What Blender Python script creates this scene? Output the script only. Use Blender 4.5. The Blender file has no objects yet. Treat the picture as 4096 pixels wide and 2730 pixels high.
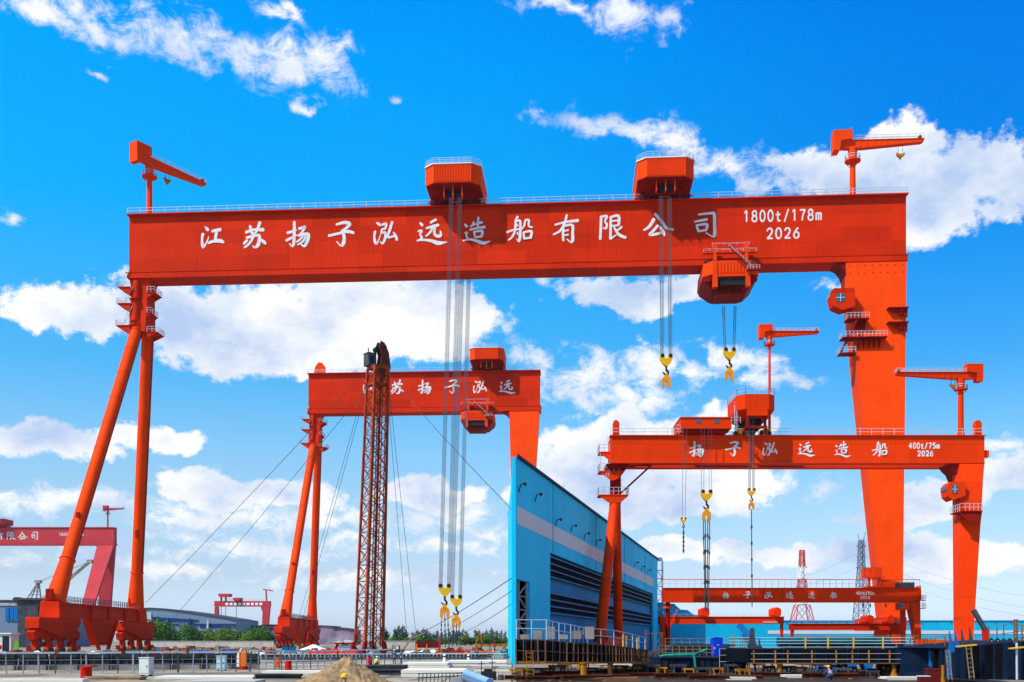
import bpy, math, random
from mathutils import Vector, Matrix
R = math.radians
random.seed(7)
scene = bpy.context.scene
COL = scene.collection
F = 4096.0; CX = 2048.0; HY = 2560.0; CAMH = 3.0

def at(x, y, Y):                       # photograph pixel -> point at distance Y
    return Vector(((x - CX) / F * Y, Y, CAMH + (HY - y) / F * Y))
def gd(x, y):                          # photograph pixel on the ground
    Y = F * CAMH / (y - HY)
    return Vector(((x - CX) / F * Y, Y, 0.0))

# ------------------------------------------------------------------ materials
MATS = {}
def mat(name, col, rough=0.6, metal=0.0, var=0.12, scale=0.6, bump=0.0, streak=0.0, streakcol=(0.1, 0.05, 0.03), seams=False, plates=None, coat=0.0, spec=0.05):
    if name in MATS: return MATS[name]
    m = bpy.data.materials.new(name); m.use_nodes = True
    nt = m.node_tree; N = nt.nodes; L = nt.links
    b = N['Principled BSDF']
    b.inputs['Roughness'].default_value = rough
    b.inputs['Metallic'].default_value = metal
    b.inputs['Specular IOR Level'].default_value = spec
    if coat: b.inputs['Coat Weight'].default_value = coat
    tc = N.new('ShaderNodeTexCoord')
    no = N.new('ShaderNodeTexNoise'); no.inputs['Scale'].default_value = scale; no.inputs['Detail'].default_value = 6
    L.new(tc.outputs['Object'], no.inputs['Vector'])
    rp = N.new('ShaderNodeValToRGB')
    rp.color_ramp.elements[0].position = 0.3; rp.color_ramp.elements[1].position = 0.7
    lo = [max(0, c * (1 - var)) for c in col]; hi = [min(1, c * (1 + var)) for c in col]
    rp.color_ramp.elements[0].color = (*lo, 1); rp.color_ramp.elements[1].color = (*hi, 1)
    L.new(no.outputs['Fac'], rp.inputs['Fac'])
    out = rp.outputs['Color']
    if streak:
        mp = N.new('ShaderNodeMapping'); mp.inputs['Scale'].default_value = (1.1, 1.1, 0.06)
        L.new(tc.outputs['Object'], mp.inputs['Vector'])
        n2 = N.new('ShaderNodeTexNoise'); n2.inputs['Scale'].default_value = 1.6; n2.inputs['Detail'].default_value = 5
        L.new(mp.outputs['Vector'], n2.inputs['Vector'])
        mr = N.new('ShaderNodeMapRange'); mr.inputs['From Min'].default_value = 0.52; mr.inputs['From Max'].default_value = 0.75
        mr.inputs['To Max'].default_value = streak
        L.new(n2.outputs['Fac'], mr.inputs['Value'])
        mx = N.new('ShaderNodeMix'); mx.data_type = 'RGBA'
        L.new(mr.outputs['Result'], mx.inputs['Factor']); L.new(out, mx.inputs['A']); mx.inputs['B'].default_value = (*streakcol, 1)
        out = mx.outputs['Result']
    if seams:                          # long faint weld and scuff lines along a plate girder
        mp = N.new('ShaderNodeMapping'); mp.inputs['Scale'].default_value = (0.035, 0.3, 1.6)
        L.new(tc.outputs['Object'], mp.inputs['Vector'])
        n3 = N.new('ShaderNodeTexNoise'); n3.inputs['Scale'].default_value = 1.5; n3.inputs['Detail'].default_value = 8
        L.new(mp.outputs['Vector'], n3.inputs['Vector'])
        mr = N.new('ShaderNodeMapRange'); mr.inputs['From Min'].default_value = 0.60; mr.inputs['From Max'].default_value = 0.74
        mr.inputs['To Max'].default_value = 0.22
        L.new(n3.outputs['Fac'], mr.inputs['Value'])
        mx = N.new('ShaderNodeMix'); mx.data_type = 'RGBA'
        L.new(mr.outputs['Result'], mx.inputs['Factor']); L.new(out, mx.inputs['A']); mx.inputs['B'].default_value = (0.72, 0.07, 0.012, 1)
        sp = N.new('ShaderNodeSeparateXYZ'); L.new(tc.outputs['Object'], sp.inputs[0])
        cb = N.new('ShaderNodeCombineXYZ'); L.new(sp.outputs[0], cb.inputs[0]); L.new(sp.outputs[2], cb.inputs[1])
        bk = N.new('ShaderNodeTexBrick'); L.new(cb.outputs[0], bk.inputs['Vector']); bk.inputs['Scale'].default_value = 1.0
        bk.inputs['Brick Width'].default_value = 11.7; bk.inputs['Row Height'].default_value = 3.4; bk.inputs['Mortar Size'].default_value = 0.035; bk.inputs['Mortar Smooth'].default_value = 0.3
        bk.inputs['Color1'].default_value = (0.80, 0.74, 0.74, 1); bk.inputs['Color2'].default_value = (1.0, 1.0, 1.0, 1); bk.inputs['Mortar'].default_value = (0.66, 0.6, 0.6, 1)
        m3 = N.new('ShaderNodeMix'); m3.data_type = 'RGBA'; m3.blend_type = 'MULTIPLY'; m3.inputs['Factor'].default_value = 1.0
        L.new(mx.outputs['Result'], m3.inputs['A']); L.new(bk.outputs['Color'], m3.inputs['B'])
        out = m3.outputs['Result']
    if plates:                         # cladding sheets: slightly different tones with dark laps
        sp = N.new('ShaderNodeSeparateXYZ'); L.new(tc.outputs['Object'], sp.inputs[0])
        cb = N.new('ShaderNodeCombineXYZ'); L.new(sp.outputs[plates[2] if len(plates) > 2 else 0], cb.inputs[0]); L.new(sp.outputs[plates[3] if len(plates) > 2 else 2], cb.inputs[1])
        bk = N.new('ShaderNodeTexBrick'); L.new(cb.outputs[0], bk.inputs['Vector']); bk.inputs['Scale'].default_value = 1.0; bk.offset = 0.0
        bk.inputs['Brick Width'].default_value = plates[0]; bk.inputs['Row Height'].default_value = plates[1]; bk.inputs['Mortar Size'].default_value = 0.03; bk.inputs['Mortar Smooth'].default_value = 0.4
        bk.inputs['Color1'].default_value = (0.84, 0.88, 0.90, 1); bk.inputs['Color2'].default_value = (1, 1, 1, 1); bk.inputs['Mortar'].default_value = (0.6, 0.68, 0.72, 1)
        m4 = N.new('ShaderNodeMix'); m4.data_type = 'RGBA'; m4.blend_type = 'MULTIPLY'; m4.inputs['Factor'].default_value = 1.0
        L.new(out, m4.inputs['A']); L.new(bk.outputs['Color'], m4.inputs['B']); out = m4.outputs['Result']
    L.new(out, b.inputs['Base Color'])
    if bump:
        nb = N.new('ShaderNodeTexNoise'); nb.inputs['Scale'].default_value = scale * 9; nb.inputs['Detail'].default_value = 4
        L.new(tc.outputs['Object'], nb.inputs['Vector'])
        bp = N.new('ShaderNodeBump'); bp.inputs['Strength'].default_value = bump
        L.new(nb.outputs['Fac'], bp.inputs['Height']); L.new(bp.outputs['Normal'], b.inputs['Normal'])
    MATS[name] = m
    return m

RED = mat('crane_red_paint', (0.67, 0.026, 0.0005), 0.65, var=0.12, scale=0.10, streak=0.38, streakcol=(0.34, 0.012, 0.001), seams=True)
LITRED = mat('crane_red_sunlit', (0.86, 0.055, 0.0005), 0.6, var=0.09, scale=0.15, streak=0.25, streakcol=(0.48, 0.025, 0.001))  # brighter copy of the crane red: sunlight on legs and trolleys put into colour
DKRED = mat('shade_and_stair_dark_red', (0.26, 0.008, 0.003), 0.6, var=0.3, scale=0.8, streak=0.3, streakcol=(0.08, 0.02, 0.012))
ORG = mat('fresh_orange_red_paint', (0.88, 0.046, 0.0005), 0.5, var=0.08, scale=0.15, streak=0.25, streakcol=(0.5, 0.03, 0.002), seams=True)
CRIM = mat('hazed_crimson_paint', (0.50, 0.040, 0.045), 0.6, var=0.15, scale=0.05, streak=0.25, streakcol=(0.30, 0.05, 0.05))  # pinkish crimson for the far cranes, distance haze put into the colour
RUSTB = mat('rust_brown_steel', (0.34, 0.050, 0.016), 0.7, var=0.4, scale=0.7, streak=0.4, streakcol=(0.08, 0.03, 0.018))
WHITE = mat('white_paint', (0.80, 0.79, 0.76), 0.6, var=0.06, scale=0.9)
LETTER = mat('weathered_white_lettering', (0.74, 0.71, 0.67), 0.7, var=0.10, scale=1.2, streak=0.35, streakcol=(0.50, 0.38, 0.34))
RAILW = mat('galvanised_rail', (0.50, 0.53, 0.56), 0.5, metal=0.2, var=0.1)
DARK = mat('dark_steel', (0.022, 0.022, 0.024), 0.6, var=0.4, scale=0.9)
DKGREY = mat('dark_grey_steel', (0.055, 0.06, 0.065), 0.6, var=0.35, scale=0.7, streak=0.3, streakcol=(0.12, 0.10, 0.09))
GREY = mat('grey_steel', (0.26, 0.27, 0.28), 0.55, var=0.2)
ROPE = mat('steel_wire_rope', (0.075, 0.08, 0.09), 0.5, metal=0.0, var=0.1)
WIRE = mat('black_guy_wire', (0.05, 0.05, 0.055), 0.6)
YEL = mat('hook_yellow_paint', (0.80, 0.40, 0.010), 0.45, var=0.15, scale=0.8, streak=0.25, streakcol=(0.25, 0.11, 0.02))
YELO = mat('clevis_orange_yellow', (0.78, 0.27, 0.008), 0.5, var=0.2, scale=0.8, streak=0.3, streakcol=(0.25, 0.07, 0.02))
OCHRE = mat('ochre_stand_paint', (0.40, 0.150, 0.010), 0.7, var=0.45, scale=0.9, streak=0.6, streakcol=(0.15, 0.05, 0.015))
GLASS = mat('tinted_window_glass', (0.05, 0.10, 0.15), 0.08, var=0.05, coat=0.5)
CYAN = mat('cyan_cladding', (0.004, 0.60, 0.86), 0.55, var=0.07, scale=0.05, streak=0.22, streakcol=(0.004, 0.34, 0.55), plates=(2.9, 8.4))
CYAND = mat('blue_door_cladding', (0.003, 0.21, 0.44), 0.55, var=0.06, scale=0.05, streak=0.08, streakcol=(0.01, 0.10, 0.22), plates=(5.2, 5.1))
BANDG = mat('pale_grey_cladding', (0.62, 0.60, 0.60), 0.6, var=0.05, scale=0.1, streak=0.12, streakcol=(0.4, 0.38, 0.38))
NAVY = mat('dark_blue_primer', (0.005, 0.014, 0.034), 0.6, var=0.35, scale=0.35, streak=0.3, streakcol=(0.012, 0.012, 0.018))
BLKHULL = mat('black_hull_steel', (0.004, 0.0045, 0.006), 0.6, var=0.4, scale=0.4, streak=0.3, streakcol=(0.016, 0.012, 0.01))
BLUE = mat('bright_blue_plastic', (0.010, 0.055, 0.58), 0.4, var=0.05)
MIDBLUE = mat('mid_blue_paint', (0.010, 0.13, 0.36), 0.5, var=0.15)
TEAL = mat('green_hose_rubber', (0.010, 0.26, 0.18), 0.6, var=0.25, scale=2)
CONC = mat('pale_concrete', (0.46, 0.42, 0.36), 0.9, var=0.16, scale=0.5, bump=0.15, streak=0.3, streakcol=(0.26, 0.23, 0.2))
CREAM = mat('cream_cement_slab', (0.72, 0.65, 0.52), 0.85, var=0.10, scale=0.4, bump=0.1)
TAN = mat('weathered_timber', (0.30, 0.19, 0.10), 0.85, var=0.35, scale=1.5, bump=0.3)
SAND = mat('brown_sand', (0.30, 0.19, 0.09), 0.95, var=0.35, scale=3.2, bump=0.8)
LEAF = mat('bush_foliage', (0.075, 0.175, 0.022), 0.7, var=0.45, scale=0.35)
LEAF2 = mat('poplar_foliage', (0.022, 0.062, 0.030), 0.7, var=0.4, scale=0.3)
BARK = mat('bark', (0.10, 0.07, 0.05), 0.9, var=0.3)
BRIGHTRED = mat('bollard_red_paint', (0.55, 0.012, 0.010), 0.45, var=0.1)
ORANGE = mat('safety_orange_plastic', (0.80, 0.14, 0.008), 0.45, var=0.08)
PALEBLUE = mat('pale_blue_panel', (0.42, 0.58, 0.62), 0.5, var=0.1)
BEIGE = mat('beige_panel', (0.58, 0.58, 0.52), 0.5, var=0.08, streak=0.2, streakcol=(0.3, 0.25, 0.2))
GRBLUE = mat('grey_blue_sheeting', (0.16, 0.22, 0.28), 0.6, var=0.08, scale=0.03)
DBLUE = mat('deep_blue_trim', (0.014, 0.035, 0.16), 0.6, var=0.1)
SKIN = mat('skin', (0.45, 0.26, 0.17), 0.6, var=0.06)
VEST = mat('lime_vest_fabric', (0.48, 0.62, 0.06), 0.8, var=0.1)
CLOTHB = mat('blue_work_cloth', (0.02, 0.07, 0.22), 0.85, var=0.15)
CLOTHD = mat('dark_work_cloth', (0.03, 0.035, 0.05), 0.85, var=0.2)
HELM = mat('yellow_helmet_shell', (0.85, 0.48, 0.01), 0.3, var=0.03)
TARPB = mat('light_blue_tarpaulin', (0.20, 0.34, 0.60), 0.5, var=0.1)
PYLG = mat('grey_lattice_steel', (0.22, 0.25, 0.29), 0.6, metal=0.2)

# ------------------------------------------------------------------ mesh builder
class MB:
    def __init__(s): s.v = []; s.f = []
    def add(s, vs, fs):
        o = len(s.v); s.v += [tuple(v) for v in vs]; s.f += [tuple(i + o for i in f) for f in fs]; return s
    def hexa(s, p):                    # 8 points: bottom ring 0-3, top ring 4-7
        return s.add(p, [(3, 2, 1, 0), (4, 5, 6, 7), (0, 1, 5, 4), (1, 2, 6, 5), (2, 3, 7, 6), (3, 0, 4, 7)])
    def box(s, x0, x1, y0, y1, z0, z1):
        return s.hexa([(x0, y0, z0), (x1, y0, z0), (x1, y1, z0), (x0, y1, z0), (x0, y0, z1), (x1, y0, z1), (x1, y1, z1), (x0, y1, z1)])
    def bar(s, p, q, w, h=None, up=(0, 0, 1)):
        p = Vector(p); q = Vector(q); h = h or w
        d = (q - p).normalized(); u = Vector(up)
        if abs(d.dot(u)) > 0.98: u = Vector((0, 1, 0))
        a = d.cross(u).normalized() * (w / 2); b = a.cross(d).normalized() * (h / 2)
        return s.hexa([p - a - b, p + a - b, q + a - b, q - a - b, p - a + b, p + a + b, q + a + b, q - a + b])
    def tube(s, p, q, r, r2=None, n=10, cap=True):
        p = Vector(p); q = Vector(q); r2 = r if r2 is None else r2
        d = (q - p).normalized(); u = Vector((0, 0, 1)) if abs(d.z) < 0.95 else Vector((0, 1, 0))
        a = d.cross(u).normalized(); b = a.cross(d)
        vs = []
        for c, rr in ((p, r), (q, r2)):
            for i in range(n):
                t = 2 * math.pi * i / n
                vs.append(c + a * (math.cos(t) * rr) + b * (math.sin(t) * rr))
        fs = [(i, (i + 1) % n, n + (i + 1) % n, n + i) for i in range(n)]
        if cap: fs += [tuple(range(n))[::-1], tuple(range(n, 2 * n))]
        return s.add(vs, fs)
    def path(s, pts, r, n=8):
        for a, b in zip(pts, pts[1:]): s.tube(a, b, r, n=n)
        return s
    def loft(s, rings, cap=True):
        n = len(rings[0]); vs = [v for r in rings for v in r]; fs = []
        for k in range(len(rings) - 1):
            for i in range(n):
                j = (i + 1) % n
                fs.append((k * n + i, k * n + j, (k + 1) * n + j, (k + 1) * n + i))
        if cap: fs += [tuple(range(n))[::-1], tuple(range((len(rings) - 1) * n, len(rings) * n))]
        return s.add(vs, fs)
    def prism(s, poly, ax, a, b):      # polygon in the plane across axis ax, extruded a..b
        def pt(p, t):
            if ax == 'x': return (t, p[0], p[1])
            if ax == 'y': return (p[0], t, p[1])
            return (p[0], p[1], t)
        return s.loft([[pt(p, a) for p in poly], [pt(p, b) for p in poly]])
    def lathe(s, prof, c=(0, 0, 0), n=14):
        rings = [[(c[0] + r * math.cos(2 * math.pi * i / n), c[1] + r * math.sin(2 * math.pi * i / n), c[2] + z) for i in range(n)] for r, z in prof]
        return s.loft(rings)
    def rail(s, pts, h=1.15, step=2.6, t=0.10, mids=1, closed=False):
        pts = [Vector(p) for p in pts]
        if closed: pts = pts + [pts[0]]
        for a, b in zip(pts, pts[1:]):
            L = (b - a).length; n = max(1, int(round(L / step)))
            for i in range(n + 1):
                p = a.lerp(b, i / n)
                s.bar(p, p + Vector((0, 0, h)), t)
            for k in range(mids + 1):
                z = h * (1 - k / (mids + 1))
                s.bar(a + Vector((0, 0, z)), b + Vector((0, 0, z)), t * 0.9)
        return s
    def build(s, name, m, parent=None, smooth=True):
        me = bpy.data.meshes.new(name); me.from_pydata(s.v, [], s.f); me.update()
        import bmesh
        bm = bmesh.new(); bm.from_mesh(me); bmesh.ops.recalc_face_normals(bm, faces=bm.faces); bm.to_mesh(me); bm.free()
        me.materials.append(m)
        if smooth:
            me.polygons.foreach_set('use_smooth', [True] * len(me.polygons)); me.set_sharp_from_angle(angle=R(32))
        o = bpy.data.objects.new(name, me); COL.objects.link(o)
        if parent is not None: o.parent = parent
        return o

def tag(o, label=None, cat=None, group=None, kind=None):
    if label: o['label'] = label; o['kind'] = 'thing'
    if cat: o['category'] = cat
    if group: o['group'] = group
    if kind: o['kind'] = kind
    return o
def thing(name, label, cat, loc=(0, 0, 0), rz=0, group=None):
    o = bpy.data.objects.new(name, None); COL.objects.link(o); o.empty_display_size = 0.5
    o.location = loc; o.rotation_euler = (0, 0, rz)
    return tag(o, label, cat, group)
def copy_tree(o, parent=None):
    c = o.copy(); COL.objects.link(c)
    if parent is not None: c.parent = parent
    for ch in list(o.children): copy_tree(ch, c)
    return c
def dup(o, loc, rz=0, label=None, s=None):
    c = copy_tree(o); c.location = loc; c.rotation_euler = (0, 0, rz)
    if s is not None: c.scale = (s, s, s) if not isinstance(s, tuple) else s
    if label: c['label'] = label
    return c

# ------------------------------------------------------------------ brush lettering
G = {}
G['江'] = [[(40,15,8),(60,40,30),(72,52,20)],[(20,80,30),(12,130,22),(15,180,28),(25,205,20),(60,150,14),(75,105,6)],[(105,62,26),(150,50,24),(185,48,34)],[(150,52,30),(140,110,28),(135,160,26)],[(70,168,22),(120,152,26),(180,150,36),(215,165,22)]]
G['苏'] = [[(28,90,26),(100,68,24),(195,70,34)],[(68,30,24),(78,70,26),(85,105,20)],[(160,0,30),(140,60,24),(118,100,16)],[(35,140,24),(100,125,24),(150,120,28),(155,160,30),(140,212,34),(110,230,16),(95,212,12)],[(105,95,22),(90,150,24),(55,200,22),(15,228,18)],[(45,160,20),(20,185,26),(8,195,16)],[(165,155,16),(195,180,30),(215,200,20)]]
G['扬'] = [[(20,105,24),(60,95,24),(105,80,16)],[(85,5,24),(85,100,28),(80,200,28),(66,228,14),(40,200,10)],[(10,175,24),(60,150,22),(115,125,8)],[(125,70,24),(160,62,24),(182,58,26),(150,108,20),(125,130,16)],[(120,135,18),(170,120,24),(213,127,32),(205,180,32),(178,228,24),(140,205,8)],[(165,135,20),(135,170,18),(105,190,14)],[(190,135,18),(165,185,20),(115,215,12)]]
G['子'] = [[(70,28,18),(140,12,28),(188,26,30),(155,62,22),(116,85,18)],[(121,80,22),(140,140,28),(132,194,31),(112,212,15),(74,174,9)],[(3,124,22),(93,105,22),(170,90,28),(225,105,22)]]
G['泓'] = [[(30,10,14),(55,25,28),(65,40,16)],[(18,90,24),(10,140,20),(18,190,28),(35,205,14),(60,150,10),(72,110,6)],[(78,35,18),(105,24,22),(122,28,24),(115,65,20)],[(80,75,18),(115,68,20)],[(82,75,18),(78,108,18),(112,102,20),(112,160,26),(88,206,18),(65,185,8)],[(180,5,22),(160,70,26),(138,146,22),(175,145,20),(215,135,12)],[(190,105,14),(212,140,26),(225,180,22)]]
G['远'] = [[(32,40,18),(52,62,26)],[(15,110,16),(45,108,22),(32,138,16),(48,165,18),(25,185,16)],[(5,190,14),(60,185,18),(130,195,26),(190,215,34),(262,208,6)],[(120,42,20),(150,25,22),(170,15,22)],[(85,88,18),(140,72,22),(190,62,26)],[(140,75,22),(120,120,20),(82,155,14)],[(160,80,20),(153,130,22),(178,157,24),(208,150,26),(205,110,8)]]
G['造'] = [[(20,65,18),(42,88,26)],[(22,145,16),(43,143,20),(34,170,14),(50,195,16)],[(5,215,14),(70,205,18),(130,220,26),(190,240,30),(256,225,6)],[(105,45,18),(92,75,18),(70,92,10)],[(95,75,16),(140,62,18),(180,52,24)],[(145,5,20),(142,60,20),(140,110,18)],[(68,118,18),(140,103,18),(205,97,26)],[(105,135,18),(118,190,18)],[(105,138,16),(180,131,24),(173,185,22)],[(118,188,16),(180,182,18)]]
G['船'] = [[(105,5,22),(85,40,20)],[(85,45,20),(80,130,20),(55,190,20),(18,222,12)],[(80,50,16),(126,47,22),(128,130,22),(125,200,26),(116,236,18),(95,210,8)],[(2,150,18),(70,128,18),(150,120,14)],[(100,75,12),(106,95,16)],[(100,150,12),(106,172,16)],[(175,40,18),(165,90,18),(145,120,12)],[(175,40,16),(207,44,22),(207,95,18),(240,110,16)],[(158,150,18),(165,215,20)],[(158,155,16),(230,147,24),(223,210,24)],[(165,212,18),(230,205,18)]]
G['有'] = [[(20,95,18),(120,72,20),(235,60,30)],[(130,5,20),(110,80,24),(70,150,22),(5,185,16)],[(100,105,20),(95,170,22),(98,245,22)],[(100,110,18),(180,102,24),(183,180,26),(183,240,30),(170,262,14),(130,230,10)],[(105,155,14),(145,148,16)],[(105,195,14),(145,190,16)]]
G['限'] = [[(30,30,22),(28,120,22),(22,225,22)],[(30,35,18),(78,32,22),(62,75,14),(78,98,18),(70,135,18),(45,128,8)],[(112,35,20),(110,130,22),(108,225,22)],[(112,40,18),(176,32,24),(178,110,22)],[(115,75,14),(175,70,14)],[(115,118,16),(178,110,16)],[(108,225,20),(160,190,8)],[(205,125,18),(160,160,16)],[(140,130,14),(180,190,24),(238,218,24)]]
G['公'] = [[(85,48,26),(50,105,24),(5,135,12)],[(92,8,22),(140,65,24),(180,120,22),(235,135,14)],[(115,100,20),(80,140,22),(52,172,20),(110,165,20),(150,155,14)],[(130,110,18),(155,150,24),(165,180,16)]]
G['司'] = [[(35,20,14),(125,13,18),(152,20,24),(155,100,22),(155,178,24),(138,188,12),(90,160,8)],[(5,75,14),(100,58,20)],[(20,100,16),(35,150,18)],[(20,103,14),(97,96,20),(92,140,18)],[(35,148,16),(95,140,16)]]
w = 15
def ell(cx, cy, rx, ry, a0=0, a1=360, n=16):
    return [(cx + rx * math.cos(R(a0 + (a1 - a0) * i / n)), cy + ry * math.sin(R(a0 + (a1 - a0) * i / n)), w) for i in range(n + 1)]
D = {}
D['0'] = [ell(30, 50, 23, 43)]
D['1'] = [[(12,22,w),(30,8,w),(31,50,w),(31,93,w)]]
D['2'] = [[(8,28,w)] + ell(30, 30, 21, 22, 200, 370, 10) + [(40,58,w),(10,90,w)], [(8,91,w),(54,91,w)]]
D['4'] = [[(40,93,w),(40,8,w)], [(38,10,w),(6,66,w)], [(4,68,w),(56,68,w)]]
D['5'] = [[(50,10,w),(14,10,w)], [(14,10,w),(11,48,w)], [(11,48,w)] + ell(29, 65, 22, 26, 230, 500, 12)]
D['6'] = [ell(30, 67, 22, 25), [(44,8,w),(20,38,w),(8,66,w)]]
D['7'] = [[(6,10,w),(54,10,w)], [(54,10,w),(34,50,w),(26,93,w)]]
D['8'] = [ell(30, 29, 19, 21), ell(30, 71, 23, 22)]
D['t'] = [[(24,18,w),(24,80,w),(34,92,w),(48,90,w)], [(6,42,w),(46,42,w)]]
D['/'] = [[(48,2,w),(10,98,w)]]
D['m'] = [[(6,38,w),(6,93,w)], [(6,48,w),(18,38,w),(28,46,w),(29,93,w)], [(30,48,w),(42,38,w),(52,46,w),(53,93,w)]]

def spline(pts, n=5):
    if len(pts) < 3: return [tuple(pts[0][k] + (pts[1][k] - pts[0][k]) * i / 4 for k in range(3)) for i in range(5)]
    P = [pts[0]] + list(pts) + [pts[-1]]; out = []
    for i in range(1, len(P) - 2):
        p0, p1, p2, p3 = P[i - 1], P[i], P[i + 1], P[i + 2]
        for k in range(n):
            t = k / n
            out.append(tuple(0.5 * (2 * p1[c] + (p2[c] - p0[c]) * t + (2 * p0[c] - 5 * p1[c] + 4 * p2[c] - p3[c]) * t * t + (3 * p1[c] - p0[c] - 3 * p2[c] + p3[c]) * t ** 3) for c in range(3)))
    out.append(pts[-1]); return out

def glyph(mb, strokes, cx, cz, h, y, wmul=1.0, thick=0.05, wid=None):
    """one character, centre (cx, cz) on the face y, height h; every stroke its own thin raised plate"""
    xs = [p[0] for s in strokes for p in s]; ys = [p[1] for s in strokes for p in s]
    x0, x1, y0, y1 = min(xs), max(xs), min(ys), max(ys)
    k = h / (y1 - y0 + 18); kx = k
    mx = (x0 + x1) / 2; my = (y0 + y1) / 2
    if wid is not None: mx = 30; my = 50; k = h / 100.0; kx = k * wid
    for si, s in enumerate(strokes):
        pts = spline(s); n = len(pts); lft = []; rgt = []
        for i, p in enumerate(pts):
            a = pts[max(0, i - 1)]; b = pts[min(n - 1, i + 1)]
            dx, dy = b[0] - a[0], b[1] - a[1]; l = math.hypot(dx, dy) or 1
            nx, ny = -dy / l, dx / l; hw = max(3.0, p[2] * wmul) / 2
            lft.append((p[0] + nx * hw, p[1] + ny * hw)); rgt.append((p[0] - nx * hw, p[1] - ny * hw))
        def capn(p, q, hw):            # rounded end beyond p, away from q
            dx, dy = p[0] - q[0], p[1] - q[1]; l = math.hypot(dx, dy) or 1
            return (p[0] + dx / l * hw * 0.55, p[1] + dy / l * hw * 0.55)
        e0 = capn(pts[0], pts[1], pts[0][2] * wmul / 2); e1 = capn(pts[-1], pts[-2], pts[-1][2] * wmul / 2)
        t0 = thick + si * 0.012
        def W(p, d): return (cx + (p[0] - mx) * kx, y - d, cz - (p[1] - my) * k)
        vs = []
        for d in (t0, 0.0):
            vs += [W(p, d) for p in lft] + [W(p, d) for p in rgt] + [W(e0, d), W(e1, d)]
        M = 2 * n + 2; fs = []
        for i in range(n - 1): fs.append((i, i + 1, n + i + 1, n + i))
        fs += [(0, n, 2 * n), (n - 1, 2 * n + 1, 2 * n - 1)]
        rim = list(range(n)) + [2 * n + 1] + list(range(2 * n - 1, n - 1, -1)) + [2 * n]
        for i in range(len(rim)):
            a, b = rim[i], rim[(i + 1) % len(rim)]
            fs.append((a, b, b + M, a + M))
        mb.add(vs, fs)
    return mb
def digits(mb, txt, cx, cz, h, wtot, y, wmul=1.0):
    adv = wtot / len(txt)
    for i, ch in enumerate(txt):
        glyph(mb, D[ch], cx - wtot / 2 + adv * (i + 0.5), cz, h, y, wmul, wid=adv / h / 0.78)
    return mb
SKY_SAT = 1.0
K = 3.5
SKY_GRADE = [(p, tuple(v / K for v in c)) for p, c in [(0.0, (1.6, 2.0, 3.0)), (0.02, (1.6, 1.9, 2.8)), (0.09, (1.33, 1.42, 1.78)), (0.19, (1.30, 1.58, 1.72)), (0.26, (1.05, 1.68, 1.9)),
             (0.36, (0.45, 1.66, 2.1)), (0.55, (0.04, 1.95, 2.75)), (0.72, (0.0, 2.0, 3.2)), (0.80, (0.0, 1.85, 3.3)), (1.0, (0.0, 1.6, 3.1))]]
CLB = 9.6
HAZE = 0.000025
# ------------------------------------------------------------------ camera, sun, sky
cam = bpy.data.cameras.new('camera'); co = bpy.data.objects.new('camera', cam); COL.objects.link(co)
co.location = (0, 0, CAMH); co.rotation_euler = (R(90), 0, 0)
cam.sensor_width = 36; cam.lens = 36; cam.shift_y = (HY - 1365) / 4096.0
cam.clip_start = 0.5; cam.clip_end = 20000
scene.camera = co
SUNV = Vector((-0.66, -0.48, 1.0)).normalized()
sl = bpy.data.lights.new('sun', 'SUN'); so = bpy.data.objects.new('sun', sl); COL.objects.link(so)
sl.energy = 5.0; sl.angle = R(0.5); sl.color = (1.0, 0.95, 0.87)
so.rotation_euler = SUNV.to_track_quat('Z', 'Y').to_euler(); so.location = (-60, -80, 160)
scene.view_settings.view_transform = 'Standard'; scene.view_settings.look = 'None'
scene.view_settings.exposure = 0.0; scene.view_settings.gamma = 1.0
scene.cycles.max_bounces = 6; scene.cycles.diffuse_bounces = 3; scene.cycles.volume_bounces = 1
scene.cycles.use_denoising = True

W = bpy.data.worlds.new('World'); scene.world = W; W.use_nodes = True
nt = W.node_tree; N = nt.nodes; L = nt.links
for n in list(N): N.remove(n)
def node(t, **k):
    n = N.new(t)
    for a, v in k.items(): setattr(n, a, v)
    return n
def math_(op, a, b=None, c=None, clamp=False):
    n = node('ShaderNodeMath', operation=op); n.use_clamp = clamp
    for i, v in enumerate((a, b, c)):
        if v is None: continue
        if isinstance(v, (int, float)): n.inputs[i].default_value = v
        else: L.new(v, n.inputs[i])
    return n.outputs[0]
def rng(v, a, b, c=0.0, d=1.0, smooth=False):
    n = node('ShaderNodeMapRange'); n.interpolation_type = 'SMOOTHSTEP' if smooth else 'LINEAR'
    L.new(v, n.inputs['Value'])
    n.inputs['From Min'].default_value = a; n.inputs['From Max'].default_value = b
    n.inputs['To Min'].default_value = c; n.inputs['To Max'].default_value = d
    return n.outputs['Result']
def mixc(f, a, b):
    n = node('ShaderNodeMix', data_type='RGBA')
    if isinstance(f, float): n.inputs['Factor'].default_value = f
    else: L.new(f, n.inputs['Factor'])
    for k, v in (('A', a), ('B', b)):
        if isinstance(v, tuple): n.inputs[k].default_value = (*v, 1)
        else: L.new(v, n.inputs[k])
    return n.outputs['Result']
sky = node('ShaderNodeTexSky', sky_type='NISHITA'); sky.sun_disc = False
sky.sun_elevation = math.asin(SUNV.z); sky.sun_rotation = R(234)
sky.air_density = 1.0; sky.dust_density = 1.0; sky.ozone_density = 2.0
tcw = node('ShaderNodeTexCoord'); sep = node('ShaderNodeSeparateXYZ'); L.new(tcw.outputs['Generated'], sep.inputs[0])
az = math_('ARCTAN2', sep.outputs[0], sep.outputs[1]); el = math_('ARCSINE', sep.outputs[2])
ang = node('ShaderNodeCombineXYZ'); L.new(az, ang.inputs[0]); L.new(el, ang.inputs[1]); ANG = ang.outputs[0]
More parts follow.
